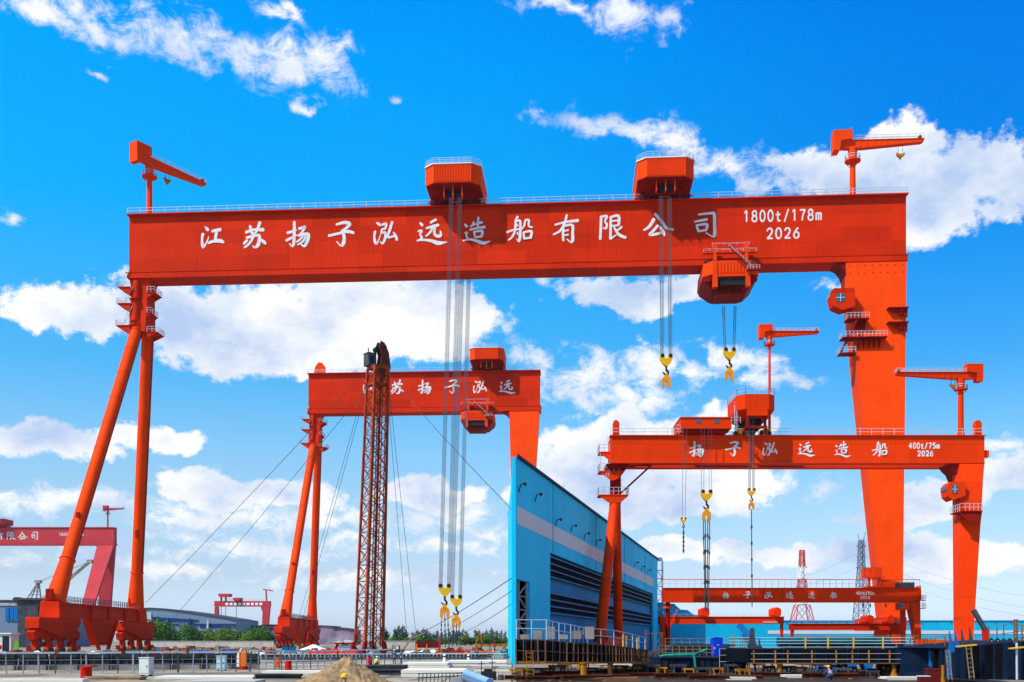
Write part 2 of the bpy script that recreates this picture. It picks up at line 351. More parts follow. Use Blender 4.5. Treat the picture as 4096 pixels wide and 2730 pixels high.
# saturated summer blue: the Nishita sky, graded by elevation
hs = node('ShaderNodeHueSaturation'); hs.inputs['Saturation'].default_value = SKY_SAT; hs.inputs['Value'].default_value = K
hs.inputs['Hue'].default_value = 0.5
L.new(sky.outputs[0], hs.inputs['Color'])
gr = node('ShaderNodeValToRGB'); L.new(rng(el, 0.0, 0.7), gr.inputs['Fac'])
gr.color_ramp.elements[0].position = 0.0; gr.color_ramp.elements[0].color = (*SKY_GRADE[0][1], 1)
gr.color_ramp.elements[1].position = SKY_GRADE[-1][0]; gr.color_ramp.elements[1].color = (*SKY_GRADE[-1][1], 1)
for p, c in SKY_GRADE[1:-1]:
    e = gr.color_ramp.elements.new(p); e.color = (*c, 1)
mul = node('ShaderNodeMix', data_type='RGBA', blend_type='MULTIPLY'); mul.inputs['Factor'].default_value = 1.0
L.new(hs.outputs[0], mul.inputs['A']); L.new(gr.outputs[0], mul.inputs['B'])
m2_ = node('ShaderNodeMix', data_type='RGBA', blend_type='MULTIPLY')      # the sky deepens away from the sun
L.new(math_('MULTIPLY', rng(az, -0.12, 0.50, 0.0, 1.0, smooth=True), rng(el, 0.08, 0.40)), m2_.inputs['Factor'])
L.new(mul.outputs['Result'], m2_.inputs['A']); m2_.inputs['B'].default_value = (0.3, 0.60, 0.84, 1)
SKYC = m2_.outputs['Result']

# clouds: ellipses on the sky (azimuth, elevation) broken up by noise
def cloud_field(blobs, coord, grow=1.16):
    tot = None
    for (x, y, rx, ry, a) in blobs:
        X, Y_ = x * 1.7408, y * 1.7408
        tx = (X - CX) / F; tz = (HY - Y_) / F
        ca = math.atan(tx); ce = math.atan(tz / math.hypot(1, tx)); c2 = math.cos(ca) ** 2
        sx = rx * grow * 1.7408 / F * math.cos(ca) ** 1.6; sy = ry * grow * 1.02 * 1.7408 / F * math.cos(ce) ** 2 * math.cos(ca)
        m = node('ShaderNodeMapping', vector_type='TEXTURE')
        m.inputs['Location'].default_value = (ca, ce, 0); m.inputs['Rotation'].default_value = (0, 0, R(-a)); m.inputs['Scale'].default_value = (sx, sy, 1)
        if tot is None: L.new(coord, m.inputs['Vector'])
        else:                              # evaluated one after the other, so that the shader stack stays short
            q = node('ShaderNodeVectorMath', operation='MULTIPLY_ADD'); L.new(tot, q.inputs[0]); q.inputs[1].default_value = (1e-7, 1e-7, 0)
            L.new(coord, q.inputs[2]); L.new(q.outputs[0], m.inputs['Vector'])
        v = node('ShaderNodeVectorMath', operation='LENGTH'); L.new(m.outputs[0], v.inputs[0])
        tot = v.outputs['Value'] if tot is None else math_('SMOOTH_MIN', tot, v.outputs['Value'], 0.25)
    return tot
def noise(scale, detail, rough=0.55, vec=None, dist=0.0, sy=1.0, off=(0, 0, 0)):
    mp = node('ShaderNodeMapping'); mp.inputs['Scale'].default_value = (1, sy, 1); mp.inputs['Location'].default_value = off
    L.new(ANG if vec is None else vec, mp.inputs['Vector'])
    n = node('ShaderNodeTexNoise'); n.inputs['Scale'].default_value = scale; n.inputs['Detail'].default_value = detail
    n.inputs['Roughness'].default_value = rough; n.inputs['Distortion'].default_value = dist
    L.new(mp.outputs[0], n.inputs['Vector']); return n.outputs['Fac']
CUM = [(2080,335,85,62,0),(1965,405,165,70,0),(2210,425,180,95,0),(2300,400,90,80,0),(2150,500,150,70,0),(2010,430,140,60,0),
       (190,715,185,58,0),(410,715,190,62,0),(600,735,220,95,0),(800,735,250,105,0),(960,730,190,90,0),(1080,735,105,62,0),(560,805,190,55,0),(700,830,130,36,0),
       (1480,672,150,42,0),(120,1010,200,40,0),(320,1000,110,30,0),
       (440,1112,95,42,0),(540,1130,120,36,0),(660,1132,130,34,0),(950,1128,100,36,0),(1030,1145,80,30,0),
       (1590,985,120,50,0),(1470,1000,140,62,0),(1340,1030,110,55,0),(1290,1070,90,45,0),(1420,1095,170,62,0),(1650,1110,170,48,0),(1725,975,60,28,0),(1560,1160,150,40,0),
       (2120,1145,120,46,0),(2060,1180,85,26,0),(2310,1095,60,34,0),(1570,1262,75,26,0),(1660,1278,80,26,0),(1830,1282,85,32,0),(1960,1275,75,36,0),(2080,1268,85,40,0),(2170,1275,100,38,0),(2290,1265,80,42,0),(1210,1150,60,30,0)]
WISP = [(90,38,140,34,12),(240,62,130,36,10),(390,100,120,44,14),(530,120,120,48,12),(660,140,95,46,12),(745,140,62,56,0),(650,30,52,18,10),(700,232,32,14,0),(225,185,28,10,0),
        (1300,15,110,24,14),(1430,40,85,40,16),(1540,45,42,30,-30),(1320,278,95,22,8),(1440,300,85,34,12),(1560,330,110,34,16),(1680,368,110,34,18),(1770,400,55,26,20),(1720,425,40,20,60),
        (25,500,30,18,0),(1260,655,24,18,0),(1930,660,36,18,0),(900,240,16,8,0),
        (1370,850,140,40,0),(1330,905,110,44,0),(1450,905,100,36,0),(1500,830,90,40,0),(1600,850,60,28,0),(1700,830,90,36,10),(1770,870,75,28,10),(1240,820,60,34,0),(1850,890,40,16,0),
        (1800,1095,58,22,-20),(1890,1120,45,18,-25),(1930,1180,34,16,-20),(2300,1015,55,18,-15),(2320,1045,50,20,-10),(800,1242,75,18,0),(1130,1232,60,14,0),(1220,1045,40,26,0),(120,1150,150,34,0),(250,1160,100,24,0),(520,1190,260,40,0),(760,1180,200,34,0),(980,1190,150,34,0),(640,1265,220,26,0),(1000,1260,140,20,0),(300,1300,240,22,0),(850,1330,220,18,0)]
n1 = noise(15.0, 10, 0.60, dist=0.2, sy=1.2); n2 = noise(52.0, 8, 0.65, sy=1.2, off=(3.1, 1.7, 0)); n3 = noise(34.0, 10, 0.70, dist=0.5, sy=1.5, off=(7, 2, 0))
# warp the coordinates a little so that outlines billow
wn = node('ShaderNodeTexNoise'); wn.inputs['Scale'].default_value = 17; wn.inputs['Detail'].default_value = 6; L.new(ANG, wn.inputs['Vector'])
wv = node('ShaderNodeVectorMath', operation='MULTIPLY_ADD'); L.new(wn.outputs['Color'], wv.inputs[0])
wv.inputs[1].default_value = (0.05, 0.05, 0.0); 
wo = node('ShaderNodeVectorMath', operation='SUBTRACT'); L.new(ANG, wo.inputs[0]); wo.inputs[1].default_value = (0.025, 0.025, 0.0)
L.new(wo.outputs[0], wv.inputs[2]); WANG = wv.outputs[0]
fc = cloud_field(CUM, WANG); fw = cloud_field(WISP, WANG, 1.36)
nb = math_('ADD', math_('MULTIPLY', math_('SUBTRACT', n1, 0.5), 1.9), math_('MULTIPLY', math_('SUBTRACT', n2, 0.5), 1.1))
dc = math_('ADD', math_('SUBTRACT', 1.05, fc), nb)
mc = rng(dc, 0.0, 0.33, smooth=True)
nw = math_('MULTIPLY', math_('SUBTRACT', n3, 0.5), 3.0)
dw = math_('ADD', math_('SUBTRACT', 0.95, fw), math_('ADD', nw, math_('MULTIPLY', math_('SUBTRACT', n2, 0.5), 1.3)))
mw = rng(dw, -0.05, 1.0, 0.0, 0.95, smooth=True)
# unseen clouds behind the camera and overhead, added to give white fill light
back = math_('MAXIMUM', rng(sep.outputs[1], 0.25, -0.1, 0.0, 1.0), rng(sep.outputs[2], 0.60, 0.8))
nbk = rng(noise(2.2, 6, 0.6, off=(2, 9, 0)), 0.46, 0.60, 0.0, 0.7, smooth=True)
mback = math_('MULTIPLY', math_('MULTIPLY', nbk, back), rng(sep.outputs[2], 0.0, 0.1))
mask = math_('MAXIMUM', math_('MAXIMUM', mc, mw), mback)
# body of the cloud: bright sunlit heads, pale blue-grey bases
n4 = noise(8.0, 7, 0.55, off=(1, 5, 0), sy=1.4); n5 = noise(8.0, 7, 0.55, off=(1.10, 4.91, 0), sy=1.4)
thick = rng(dc, 0.15, 1.1)
lit = math_('ADD', math_('MULTIPLY', math_('SUBTRACT', n4, n5), 3.2), 0.78)
lit = math_('SUBTRACT', lit, math_('MULTIPLY', math_('MULTIPLY', thick, rng(n1, 0.40, 0.62)), 0.42), clamp=True)
cl = mixc(lit, (0.50*CLB, 0.66*CLB, 0.95*CLB), (1.06*CLB, 1.07*CLB, 1.08*CLB))
mp_ = math_('MULTIPLY', mask, 1.0, clamp=True)
fin = mixc(mp_, SKYC, cl)
bg = node('ShaderNodeBackground'); bg.inputs['Strength'].default_value = 0.10; L.new(fin, bg.inputs['Color'])
wo_ = node('ShaderNodeOutputWorld'); L.new(bg.outputs[0], wo_.inputs['Surface'])
W.cycles.sampling_method = 'MANUAL'; W.cycles.sample_map_resolution = 512

# ------------------------------------------------------------------ ground and air
gm = bpy.data.materials.new('yard_ground'); gm.use_nodes = True
def ground_mat(m):
    nt = m.node_tree; N = nt.nodes; L = nt.links; b = N['Principled BSDF']; b.inputs['Roughness'].default_value = 0.92; b.inputs['Specular IOR Level'].default_value = 0.2
    tc = N.new('ShaderNodeTexCoord')
    a = N.new('ShaderNodeTexNoise'); a.inputs['Scale'].default_value = 0.09; a.inputs['Detail'].default_value = 8; L.new(tc.outputs['Object'], a.inputs['Vector'])
    r = N.new('ShaderNodeValToRGB'); L.new(a.outputs['Fac'], r.inputs['Fac'])
    r.color_ramp.elements[0].position = 0.36; r.color_ramp.elements[0].color = (0.17, 0.14, 0.105, 1)
    r.color_ramp.elements[1].position = 0.60; r.color_ramp.elements[1].color = (0.46, 0.375, 0.265, 1)
    c = N.new('ShaderNodeTexNoise'); c.inputs['Scale'].default_value = 1.3; c.inputs['Detail'].default_value = 8; c.inputs['Roughness'].default_value = 0.7; L.new(tc.outputs['Object'], c.inputs['Vector'])
    q = N.new('ShaderNodeMapRange'); q.inputs['From Min'].default_value = 0.52; q.inputs['From Max'].default_value = 0.72; q.inputs['To Max'].default_value = 0.75; L.new(c.outputs['Fac'], q.inputs['Value'])
    x = N.new('ShaderNodeMix'); x.data_type = 'RGBA'; L.new(q.outputs['Result'], x.inputs['Factor']); L.new(r.outputs[0], x.inputs['A']); x.inputs['B'].default_value = (0.10, 0.085, 0.07, 1)
    bk = N.new('ShaderNodeTexBrick'); L.new(tc.outputs['Object'], bk.inputs['Vector']); bk.inputs['Scale'].default_value = 1.0; bk.offset = 0.0
    bk.inputs['Brick Width'].default_value = 5.0; bk.inputs['Row Height'].default_value = 6.0; bk.inputs['Mortar Size'].default_value = 0.09
    bk.inputs['Color1'].default_value = (0.72, 0.70, 0.66, 1); bk.inputs['Color2'].default_value = (1.1, 1.06, 1.0, 1); bk.inputs['Mortar'].default_value = (0.25, 0.22, 0.2, 1)
    s_ = N.new('ShaderNodeTexNoise'); s_.inputs['Scale'].default_value = 0.32; s_.inputs['Detail'].default_value = 7; s_.inputs['Roughness'].default_value = 0.65; L.new(tc.outputs['Object'], s_.inputs['Vector'])
    sr = N.new('ShaderNodeMapRange'); sr.inputs['From Min'].default_value = 0.56; sr.inputs['From Max'].default_value = 0.66; sr.inputs['To Max'].default_value = 0.8; L.new(s_.outputs['Fac'], sr.inputs['Value'])
    y = N.new('ShaderNodeMix'); y.data_type = 'RGBA'; y.blend_type = 'MULTIPLY'; y.inputs['Factor'].default_value = 1.0; L.new(x.outputs['Result'], y.inputs['A']); L.new(bk.outputs['Color'], y.inputs['B'])
    z = N.new('ShaderNodeMix'); z.data_type = 'RGBA'; L.new(sr.outputs['Result'], z.inputs['Factor']); L.new(y.outputs['Result'], z.inputs['A']); z.inputs['B'].default_value = (0.045, 0.04, 0.036, 1)
    L.new(z.outputs['Result'], b.inputs['Base Color'])
    bp = N.new('ShaderNodeBump'); bp.inputs['Strength'].default_value = 0.5; L.new(c.outputs['Fac'], bp.inputs['Height']); L.new(bp.outputs[0], b.inputs['Normal'])
ground_mat(gm)
g = MB(); g.add([(-2600, -120, 0), (2600, -120, 0), (2600, 3600, 0), (-2600, 3600, 0)], [(0, 1, 2, 3)])
tag(g.build('ground', gm), kind='structure')

if HAZE > 0:
    hm = bpy.data.materials.new('haze_air'); hm.use_nodes = True
    n_ = hm.node_tree.nodes
    for n in list(n_): n_.remove(n)
    o_ = n_.new('ShaderNodeOutputMaterial'); pv = n_.new('ShaderNodeVolumePrincipled')
    pv.inputs['Color'].default_value = (0.80, 0.88, 1.0, 1); pv.inputs['Density'].default_value = HAZE; pv.inputs['Anisotropy'].default_value = 0.3
    hm.node_tree.links.new(pv.outputs[0], o_.inputs['Volume'])
    h = MB(); h.box(-2700, 2700, -160, 3700, -1.0, 132.0)
    tag(h.build('haze', hm, smooth=False), kind='stuff')
# ------------------------------------------------------------------ crane pieces
def jib_crane(name, label, base, rz, mast_h, s=1.0, fwd=17.5, back=5.0, m=LITRED, group='maintenance jib cranes on the girders', hook=0.85, base_r=0.75):
    """slewing jib: local +x is the boom direction"""
    t = thing(name, label, 'jib crane', base, rz, group)
    b = MB(); b.tube((0, 0, 0), (0, 0, mast_h * .985), base_r * s, base_r * .82 * s, 16); b.tube((0, 0, 0), (0, 0, .9 * s), 1.15 * s, .95 * s, 16); b.build('mast', m, t)
    z = mast_h
    p = MB(); p.tube((0, 0, z - 3.1 * s), (0, 0, z - 2.85 * s), 1.9 * s, n=16)
    for a in range(0, 360, 90):
        c, q = math.cos(R(a + 45)), math.sin(R(a + 45)); p.bar((0.8*s * c, 0.8*s * q, z - 4.2 * s), (1.8 * s * c, 1.8 * s * q, z - 3.05 * s), .14 * s)
    pf = p.build('platform', m, t)
    r = MB(); r.rail([(1.8 * s * math.cos(R(a)), 1.8 * s * math.sin(R(a)), z - 2.85 * s) for a in range(0, 360, 45)], h=1.2 * s, step=9, t=.09, closed=True); r.build('railing', RAILW, pf)
    sw = MB(); sw.tube((0, 0, z - 2.8 * s), (0, 0, z), .95 * s, 1.15 * s, 14); sw.build('slewing_column', m, t)
    bo = MB(); w = .75 * s
    prof = [(-back, z + .1), (-back * .3, z - .05), (2.5 * s, z - .05), (fwd, z + 1.05 * s), (fwd + .5 * s, z + 1.3 * s), (fwd + .5 * s, z + 1.75 * s), (-back, z + 1.75 * s)]
    bo.prism(prof, 'y', -w, w); bo.box(-back, fwd + .5 * s, -w - .16, w + .16, z + 1.75 * s, z + 1.87 * s)
    for i in range(9): 
        x = 1.5 * s + i * (fwd - 2 * s) / 9
        for q in (-1, 1): bo.box(x, x + .12, q * w - .1 , q * w + .1, z + .2 * s + (x / fwd) * .8 * s, z + 1.74 * s)
    bm = bo.build('boom', m, t)
    r = MB()
    for q in (-1, 1): r.rail([(-back + 4.2 * s, q * w, z + 1.87 * s), (fwd + .4 * s, q * w, z + 1.87 * s)], h=1.1 * s, step=2.0 * s, t=.08)
    r.build('railing', RAILW, bm)
    e = MB(); e.box(fwd - .6 * s, fwd, -.3 * s, .3 * s, z + 1.87 * s, z + 2.7 * s); e.tube((fwd - .3 * s, -.4 * s, z + 2.5 * s), (fwd - .3 * s, .4 * s, z + 2.5 * s), .4 * s); e.build('end_sheave', DKRED, bm)
    h = MB(); h.prism([(-back - .2, z - .8 * s), (-back + 1.2 * s, z - .8 * s), (-back + 1.5 * s, z + 1.5 * s), (-back + 4.2 * s, z + 1.95 * s), (-back + 4.2 * s, z + 4.1 * s), (-back - .2, z + 4.1 * s)], 'y', -1.5 * s, 1.5 * s)
    h.bar((-back + 4.2 * s, 0, z + 4 * s), (-back + 4.2 * s, 0, z + 5.3 * s), .12)
    h.build('counterweight_house', m, t)
    if hook:
        hx = fwd * hook; k = MB()
        for q in (-.55, .55): k.bar((hx + q * s, 0, z + 1.0 * s), (hx + q * s, 0, z - 1.4 * s), .07)
        hp = k.build('hook_rope', WIRE, t)
        k = MB(); k.prism([(hx - .95 * s, z - 1.2 * s), (hx - .95 * s, z - 1.8 * s), (hx - .2 * s, z - 2.5 * s), (hx, z - 2.9 * s), (hx + .2 * s, z - 2.5 * s), (hx + .95 * s, z - 1.8 * s), (hx + .95 * s, z - 1.2 * s), (hx + .3 * s, z - 1.55 * s), (hx - .3 * s, z - 1.55 * s)], 'y', -.3 * s, .3 * s)
        k.build('hook_block', OCHRE, t)
    return t

def octo(hw, ch, y0, y1, z):
    return [(-hw + ch, y0, z), (hw - ch, y0, z), (hw, y0 + ch * .9, z), (hw, y1 - ch, z), (hw - ch, y1, z), (-hw + ch, y1, z), (-hw, y1 - ch, z), (-hw, y0 + ch * .9, z)]

def upper_trolley(label, base, rz, W, group, m=LITRED, s=1.0):
    t = thing('hoist_trolley', label, 'crane trolley', base, rz, group)
    y0, y1 = -6.5 * s, W + 7.5 * s; hw = 6.7 * s
    h = MB()
    h.loft([octo(hw * .985, 2.05 * s, y0 + .1 * s, y1 - .1 * s, 2.95 * s), octo(hw, 2.1 * s, y0, y1, 3.1 * s), octo(hw, 2.1 * s, y0, y1, 7.4 * s)])
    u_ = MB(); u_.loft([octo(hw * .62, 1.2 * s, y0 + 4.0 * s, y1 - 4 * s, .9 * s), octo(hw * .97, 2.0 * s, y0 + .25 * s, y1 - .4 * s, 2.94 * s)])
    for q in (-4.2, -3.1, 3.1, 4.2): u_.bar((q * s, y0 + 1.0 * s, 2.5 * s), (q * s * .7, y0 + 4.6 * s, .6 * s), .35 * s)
    u_.build('underframe', DKRED if m is not CRIM else CRIM, t)  # darker red paints in the shade under the house
    hs_ = h.build('house', m, t)
    c = MB()
    n = 15; x0 = -(hw - 2.3 * s)
    for i in range(n):
        x = x0 + (2 * (hw - 2.3 * s)) * i / (n - 1); c.box(x - .13 * s, x + .13 * s, y0 - .22 * s, y0 + .02, 3.2 * s, 7.3 * s)
    c.build('corrugation', m, hs_)
    rf = MB(); rf.loft([octo(hw + .25, 2.2 * s, y0 - .25, y1 + .25, 7.4 * s), octo(hw + .25, 2.2 * s, y0 - .25, y1 + .25, 7.62 * s)]); rf.build('roof_edge', WHITE, hs_)
    r = MB(); r.rail([Vector(p) for p in octo(hw, 2.1 * s, y0, y1, 7.62 * s)], h=1.35 * s, step=1.5 * s, t=.085, mids=2, closed=True); r.build('roof_railing', RAILW, t)
    f = MB()
    for x in (-2.3, -.12, 2.06): f.box(x * s, (x + .26) * s, y0 + 1.0 * s, y0 + 2.6 * s, .1 * s, 2.95 * s)
    f.box(-2.3 * s, 2.32 * s, y0 + .95 * s, y0 + 1.2 * s, 2.55 * s, 2.97 * s)
    f.build('rope_portal', m, t)
    o = MB(); o.box(-2.0 * s, 2.05 * s, y0 + 1.9 * s, y0 + 2.4 * s, .3 * s, 2.6 * s); o.build('rope_opening', DARK, t)
    for sx in (-1, 1):
        for yy in (-.6 * s, W + .6 * s):
            b = MB()
            b.prism([(sx * 1.5 * s, 0.15), (sx * 6.1 * s, 0.15), (sx * 6.4 * s, .8 * s), (sx * 5.2 * s, 2.2 * s), (sx * 3.6 * s, 1.1 * s), (sx * 2.4 * s, 2.0 * s), (sx * 1.5 * s, 1.0 * s)], 'y', yy - .5 * s, yy + .5 * s)
            b.bar((sx * 5.6 * s, yy, .6 * s), (sx * 3.6 * s, yy, 3.0 * s), .45 * s); b.bar((sx * 6.9 * s, yy, .75 * s), (sx * 6.0 * s, yy, .75 * s), .35 * s)
            bo = b.build('bogie', DKRED, t)
            w = MB()
            for k in (2.0, 3.0, 4.6, 5.6): w.tube((sx * k * s, yy - .62 * s, .5 * s), (sx * k * s, yy + .62 * s, .5 * s), .45 * s, n=12)
            w.build('wheel_set', DARK, bo)
    return t

def lower_trolley(label, base, rz, W, group, m=LITRED):
    """trolley that runs on the lower flanges; origin at the underside of the girder, on its front face"""
    t = thing('underslung_trolley', label, 'crane trolley', base, rz, group)
    for yy, nm in ((-1.5, 0), (W + 1.5, 1)):
        f = MB()
        f.box(-6.4, 6.4, yy - .55, yy + .55, 4.0, 4.5); f.box(-5.4, 5.4, yy - .3, yy + .3, 5.2, 5.9)
        for x in (-4.1, 3.4):
            f.box(x, x + 1.1, yy - .45, yy + .45, 3.9, 7.5); f.prism([(x + .1, -1.5), (x + 1.1, -1.5), (x + .85, 4), (x + .15, 4)], 'y', yy - .5, yy + .5)
        f.bar((-4, yy - .4, 5.9), (-6.2, yy - .4, 4.5), .25); f.bar((4.4, yy - .4, 5.9), (6.3, yy - .4, 4.5), .25)
        fr = f.build('carriage_frame', m if nm == 0 else DKRED, t)
        r = MB(); r.rail([(-6.3, yy - .5 + nm, 4.5), (6.3, yy - .5 + nm, 4.5)], h=1.2, step=1.6, t=.08); r.rail([(-4.2, yy - .5 + nm, 7.3), (4.6, yy - .5 + nm, 7.3)], h=.9, step=3, t=.08); r.build('railing', RAILW, fr)
        w = MB()
        for x in (-5.6, -4.9, 4.9, 5.6): w.tube((x, yy - .4, 4.9), (x, yy + .4, 4.9), .5, n=12)
        w.build('wheel_set', DARK, fr)
    y0, y1 = -4.8, W + 4.8
    h = MB(); h.loft([octo(6.5, 2.0, y0 + .1, y1 - .1, -4.75), octo(6.6, 2.0, y0, y1, -4.6), octo(6.4, 2.0, y0, y1, -.9)]); ho = h.build('house', m, t)
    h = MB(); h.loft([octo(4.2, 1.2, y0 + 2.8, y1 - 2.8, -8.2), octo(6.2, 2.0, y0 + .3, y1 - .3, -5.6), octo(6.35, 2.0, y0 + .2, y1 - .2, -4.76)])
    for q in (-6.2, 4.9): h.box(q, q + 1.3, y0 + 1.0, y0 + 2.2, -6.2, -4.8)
    h.build('underframe', DKRED, t)  # shade below the hanging house is put into this darker red
    h = MB(); h.box(-4.0, 4.0, y0 - .18, y0 + .3, -5.35, -4.8); h.build('belt_beam', m, t)
    c = MB()
    for i in range(12):
        x = -4.2 + 8.4 * i / 11; c.box(x - .12, x + .12, y0 - .22, y0 + .02, -4.3, -1.2)
    c.build('corrugation', m, ho)
    d = MB(); d.box(-6.2, 6.2, y0 + 1.2, y1 - 1.2, -.9, -.25); d.build('deck_gap', DARK, t)
    p = MB()
    for x in (-4.4, 3.3): p.hexa([(x, y0 - .25, -8.3), (x + 1.1, y0 - .25, -8.3), (x + 1.1, y0 + 1.2, -8.3), (x, y0 + 1.2, -8.3), (x - .2, y0 - .35, -1.2), (x + .9, y0 - .35, -1.2), (x + .9, y0 + .4, -1.2), (x - .2, y0 + .4, -1.2)])
    p.build('hanger', m, t)
    w = MB(); w.box(-3.3, 3.3, y0 + .3, y0 + 1.0, -7.7, -5.7); w.build('machinery_opening', DARK, t)
    k = MB(); k.box(-3.4, 3.4, y0 + 1.4, y0 + 6, -10.3, -9.6)
    for i in range(8): k.bar((-3.3 + i * .943, y0 + 1.5, -10), (-3.3 + i * .943, y0 + 1.5, -8.2), .16)
    k.build('lower_cage', DKRED, t)
    s = MB(); a = Vector((-.8, y0 - 1.0, 3.9)); b = Vector((4.6, y0 - 1.0, -4.0))
    for q in (0, .9): s.bar(a + Vector((q, 0, 0)), b + Vector((q, 0, 0)), .16, .3)
    for i in range(16): pp = a.lerp(b, i / 15); s.bar(pp, pp + Vector((.9, 0, 0)), .1)
    s.box(3.4, 6.3, y0 - 1.5, y0 - .4, -4.2, -4.0)
    st = s.build('stair', DKRED, t)
    r = MB()
    for i in range(9): pp = a.lerp(b, i / 8); r.bar(pp + Vector((0, -.1, 0)), pp + Vector((0, -.1, 1.1)), .07)
    r.bar(a + Vector((0, -.1, 1.1)), b + Vector((0, -.1, 1.1)), .08); r.rail([(3.4, y0 - 1.5, -4), (6.3, y0 - 1.5, -4)], h=1.1, step=.8, t=.07); r.build('handrail', RAILW, st)
    for o_ in [x for k in t.children for x in [k] + list(k.children)]:
        if o_.type == 'MESH':
            for v in o_.data.vertices: v.co.z *= (.56 if v.co.z > 0 else .84)
    return t

def hook_block(label, top, ropes_top, group, s=1.0, slings=None, spread=1.1, n_rope=4, name='hook_block', clevis=True, rope_r=.05, bundle=.24):
    """top = middle of the sheave block's upper edge; ropes_top = points the rope bundles climb to"""
    t = thing(name, label, 'crane hook', top, 0, group)
    T = Vector(top)
    for i, p in enumerate(ropes_top):
        loc = Vector(p) - T; r = MB(); sx = -spread * s if i % 2 == 0 else spread * s
        for k in range(n_rope):
            o = (k - (n_rope - 1) / 2) * bundle * s
            r.tube((sx + o * .85, (k % 2) * .3 - .15, -.2), (loc.x + o, loc.y + (k % 2) * .3 - .15, loc.z), rope_r, n=5, cap=False)
        r.build('rope_bundle', ROPE, t)
    b = MB()
    prof = [(-1.55, 0), (-.55, 0), (-.5, -.8), (-.2, -1.15), (.2, -1.15), (.5, -.8), (.55, 0), (1.55, 0), (1.6, -1.2), (1.15, -2.1), (.45, -2.85), (.2, -3.1), (-.2, -3.1), (-.45, -2.85), (-1.15, -2.1), (-1.6, -1.2)]
    for y in (-.62, .3): b.prism([(x * s, z * s) for x, z in prof], 'y', y * s, (y + .32) * s)
    b.prism([(x * s * .9, z * s * .92) for x, z in prof], 'y', -.3 * s, .3 * s)
    b.build('sheave_block', YEL, t)
    w = MB()
    for sx in (-1.05, 1.05): w.tube((sx * s, -.7 * s, -.35 * s), (sx * s, .7 * s, -.35 * s), .5 * s, n=14)
    w.build('sheave', DARK, t)
    k = MB(); k.tube((0, 0, -3.0 * s), (0, 0, -4.0 * s), .3 * s, .2 * s, 10)
    k.prism([(-.25 * s, -3.8 * s), (.3 * s, -3.8 * s), (.75 * s, -4.5 * s), (.7 * s, -5.1 * s), (.2 * s, -5.5 * s), (-.5 * s, -5.3 * s), (-.95 * s, -4.7 * s), (-.9 * s, -4.45 * s), (-.45 * s, -4.8 * s), (.1 * s, -4.95 * s), (.3 * s, -4.6 * s), (-.1 * s, -4.2 * s)], 'y', -.22 * s, .22 * s)
    k.build('hook', DARK, t)
    if clevis:
        c = MB(); c.prism([(0, -4.7 * s), (.3 * s, -4.9 * s), (.45 * s, -5.6 * s), (1.15 * s, -6.3 * s), (1.2 * s, -8.2 * s), (.75 * s, -9.0 * s), (.45 * s, -8.3 * s), (.3 * s, -7.2 * s), (0, -6.9 * s), (-.3 * s, -7.2 * s), (-.45 * s, -8.3 * s), (-.75 * s, -9.0 * s), (-1.2 * s, -8.2 * s), (-1.15 * s, -6.3 * s), (-.45 * s, -5.6 * s), (-.3 * s, -4.9 * s)], 'y', -.35 * s, .35 * s)
        c.build('lifting_clevis', YELO, t)
    for (x0, z0, x1, z1, y1) in (slings or []):
        r = MB(); r.tube((x0 * s, 0, z0 * s), (x1, y1, z1), .085, n=6)
        nlen = 6
        for i in range(1, nlen): 
            f = i / nlen; p = Vector((x0 * s + (x1 - x0 * s) * f, y1 * f, z0 * s + (z1 - z0 * s) * f)); r.tube(p, p + Vector((0, 0, -.5)), .17, n=6)
        r.build('sling', DKGREY, t)
    return t

def bogie_set(t, x, y0, y1, m=LITRED, wheels=True, top=7.8, w=1.5, name='bogie'):
    """travel gear under one foot: upper equaliser, two lower ones, eight wheel boxes; runs along local y"""
    yc = (y0 + y1) / 2; L = (y1 - y0); b = MB()
    b.prism([(y0 + .08 * L, top), (y1 - .10 * L, top), (y1 - .06 * L, top - .8), (y1 - .13 * L, top - 2.2), (yc + .13 * L, top - 3.6), (yc, top - 4.3), (yc - .13 * L, top - 3.6), (y0 + .13 * L, top - 2.6), (y0 + .05 * L, top - 2.3), (y0 + .06 * L, top - .2)], 'x', x - w, x + w)
    for c in (y0 + .25 * L, y1 - .25 * L):
        h = .235 * L
        b.prism([(c - h, 4.6), (c - h * .55, 5.5), (c + h * .55, 5.5), (c + h, 4.6), (c + h * .9, 3.0), (c - h * .9, 3.0)], 'x', x - w * .55, x + w * .55)
        for k in (-.55, .55):
            d = c + k * h
            b.prism([(d - 1.05, .9), (d + 1.05, .9), (d + .8, 2.3), (d + .3, 3.2), (d - .3, 3.2), (d - .8, 2.3)], 'x', x - w * .34, x + w * .34)
    bo = b.build(name, m, t)
    if wheels:
        wb = MB()
        for c in (y0 + .25 * L, y1 - .25 * L):
            for k in (-.55, .55):
                for e in (-.68, .68):
                    d = c + k * .235 * L + e
                    wb.tube((x - w * .42, d, .62), (x + w * .42, d, .62), .6, n=12)
        wb.build('wheel_set', mat('rusty_wheel_steel', (0.13, 0.05, 0.015), 0.7, var=0.5), bo)
    pn = MB()
    for c in (y0 + .25 * L, y1 - .25 * L):
        for k in (-.55, 0, .55): pn.tube((x - w * .7, c + k * .235 * L, 3.15 if k else 4.9), (x + w * .7, c + k * .235 * L, 3.15 if k else 4.9), .38, n=12)
        pn.box(x + w * .36, x + w * .62, c - .9, c - .1, 1.5, 2.6)
    for c in (y0 - .3, y1 + .1): pn.box(x - .5, x + .5, c, c + .25, .5, 1.6)
    pn.build('pivot_pin', DKRED, bo)
    rl = MB(); rl.box(x - .35, x + .35, y0 - 3, y1 + 3, 0.004, .16); rl.build('crane_rail', RUSTB, bo)
    return bo

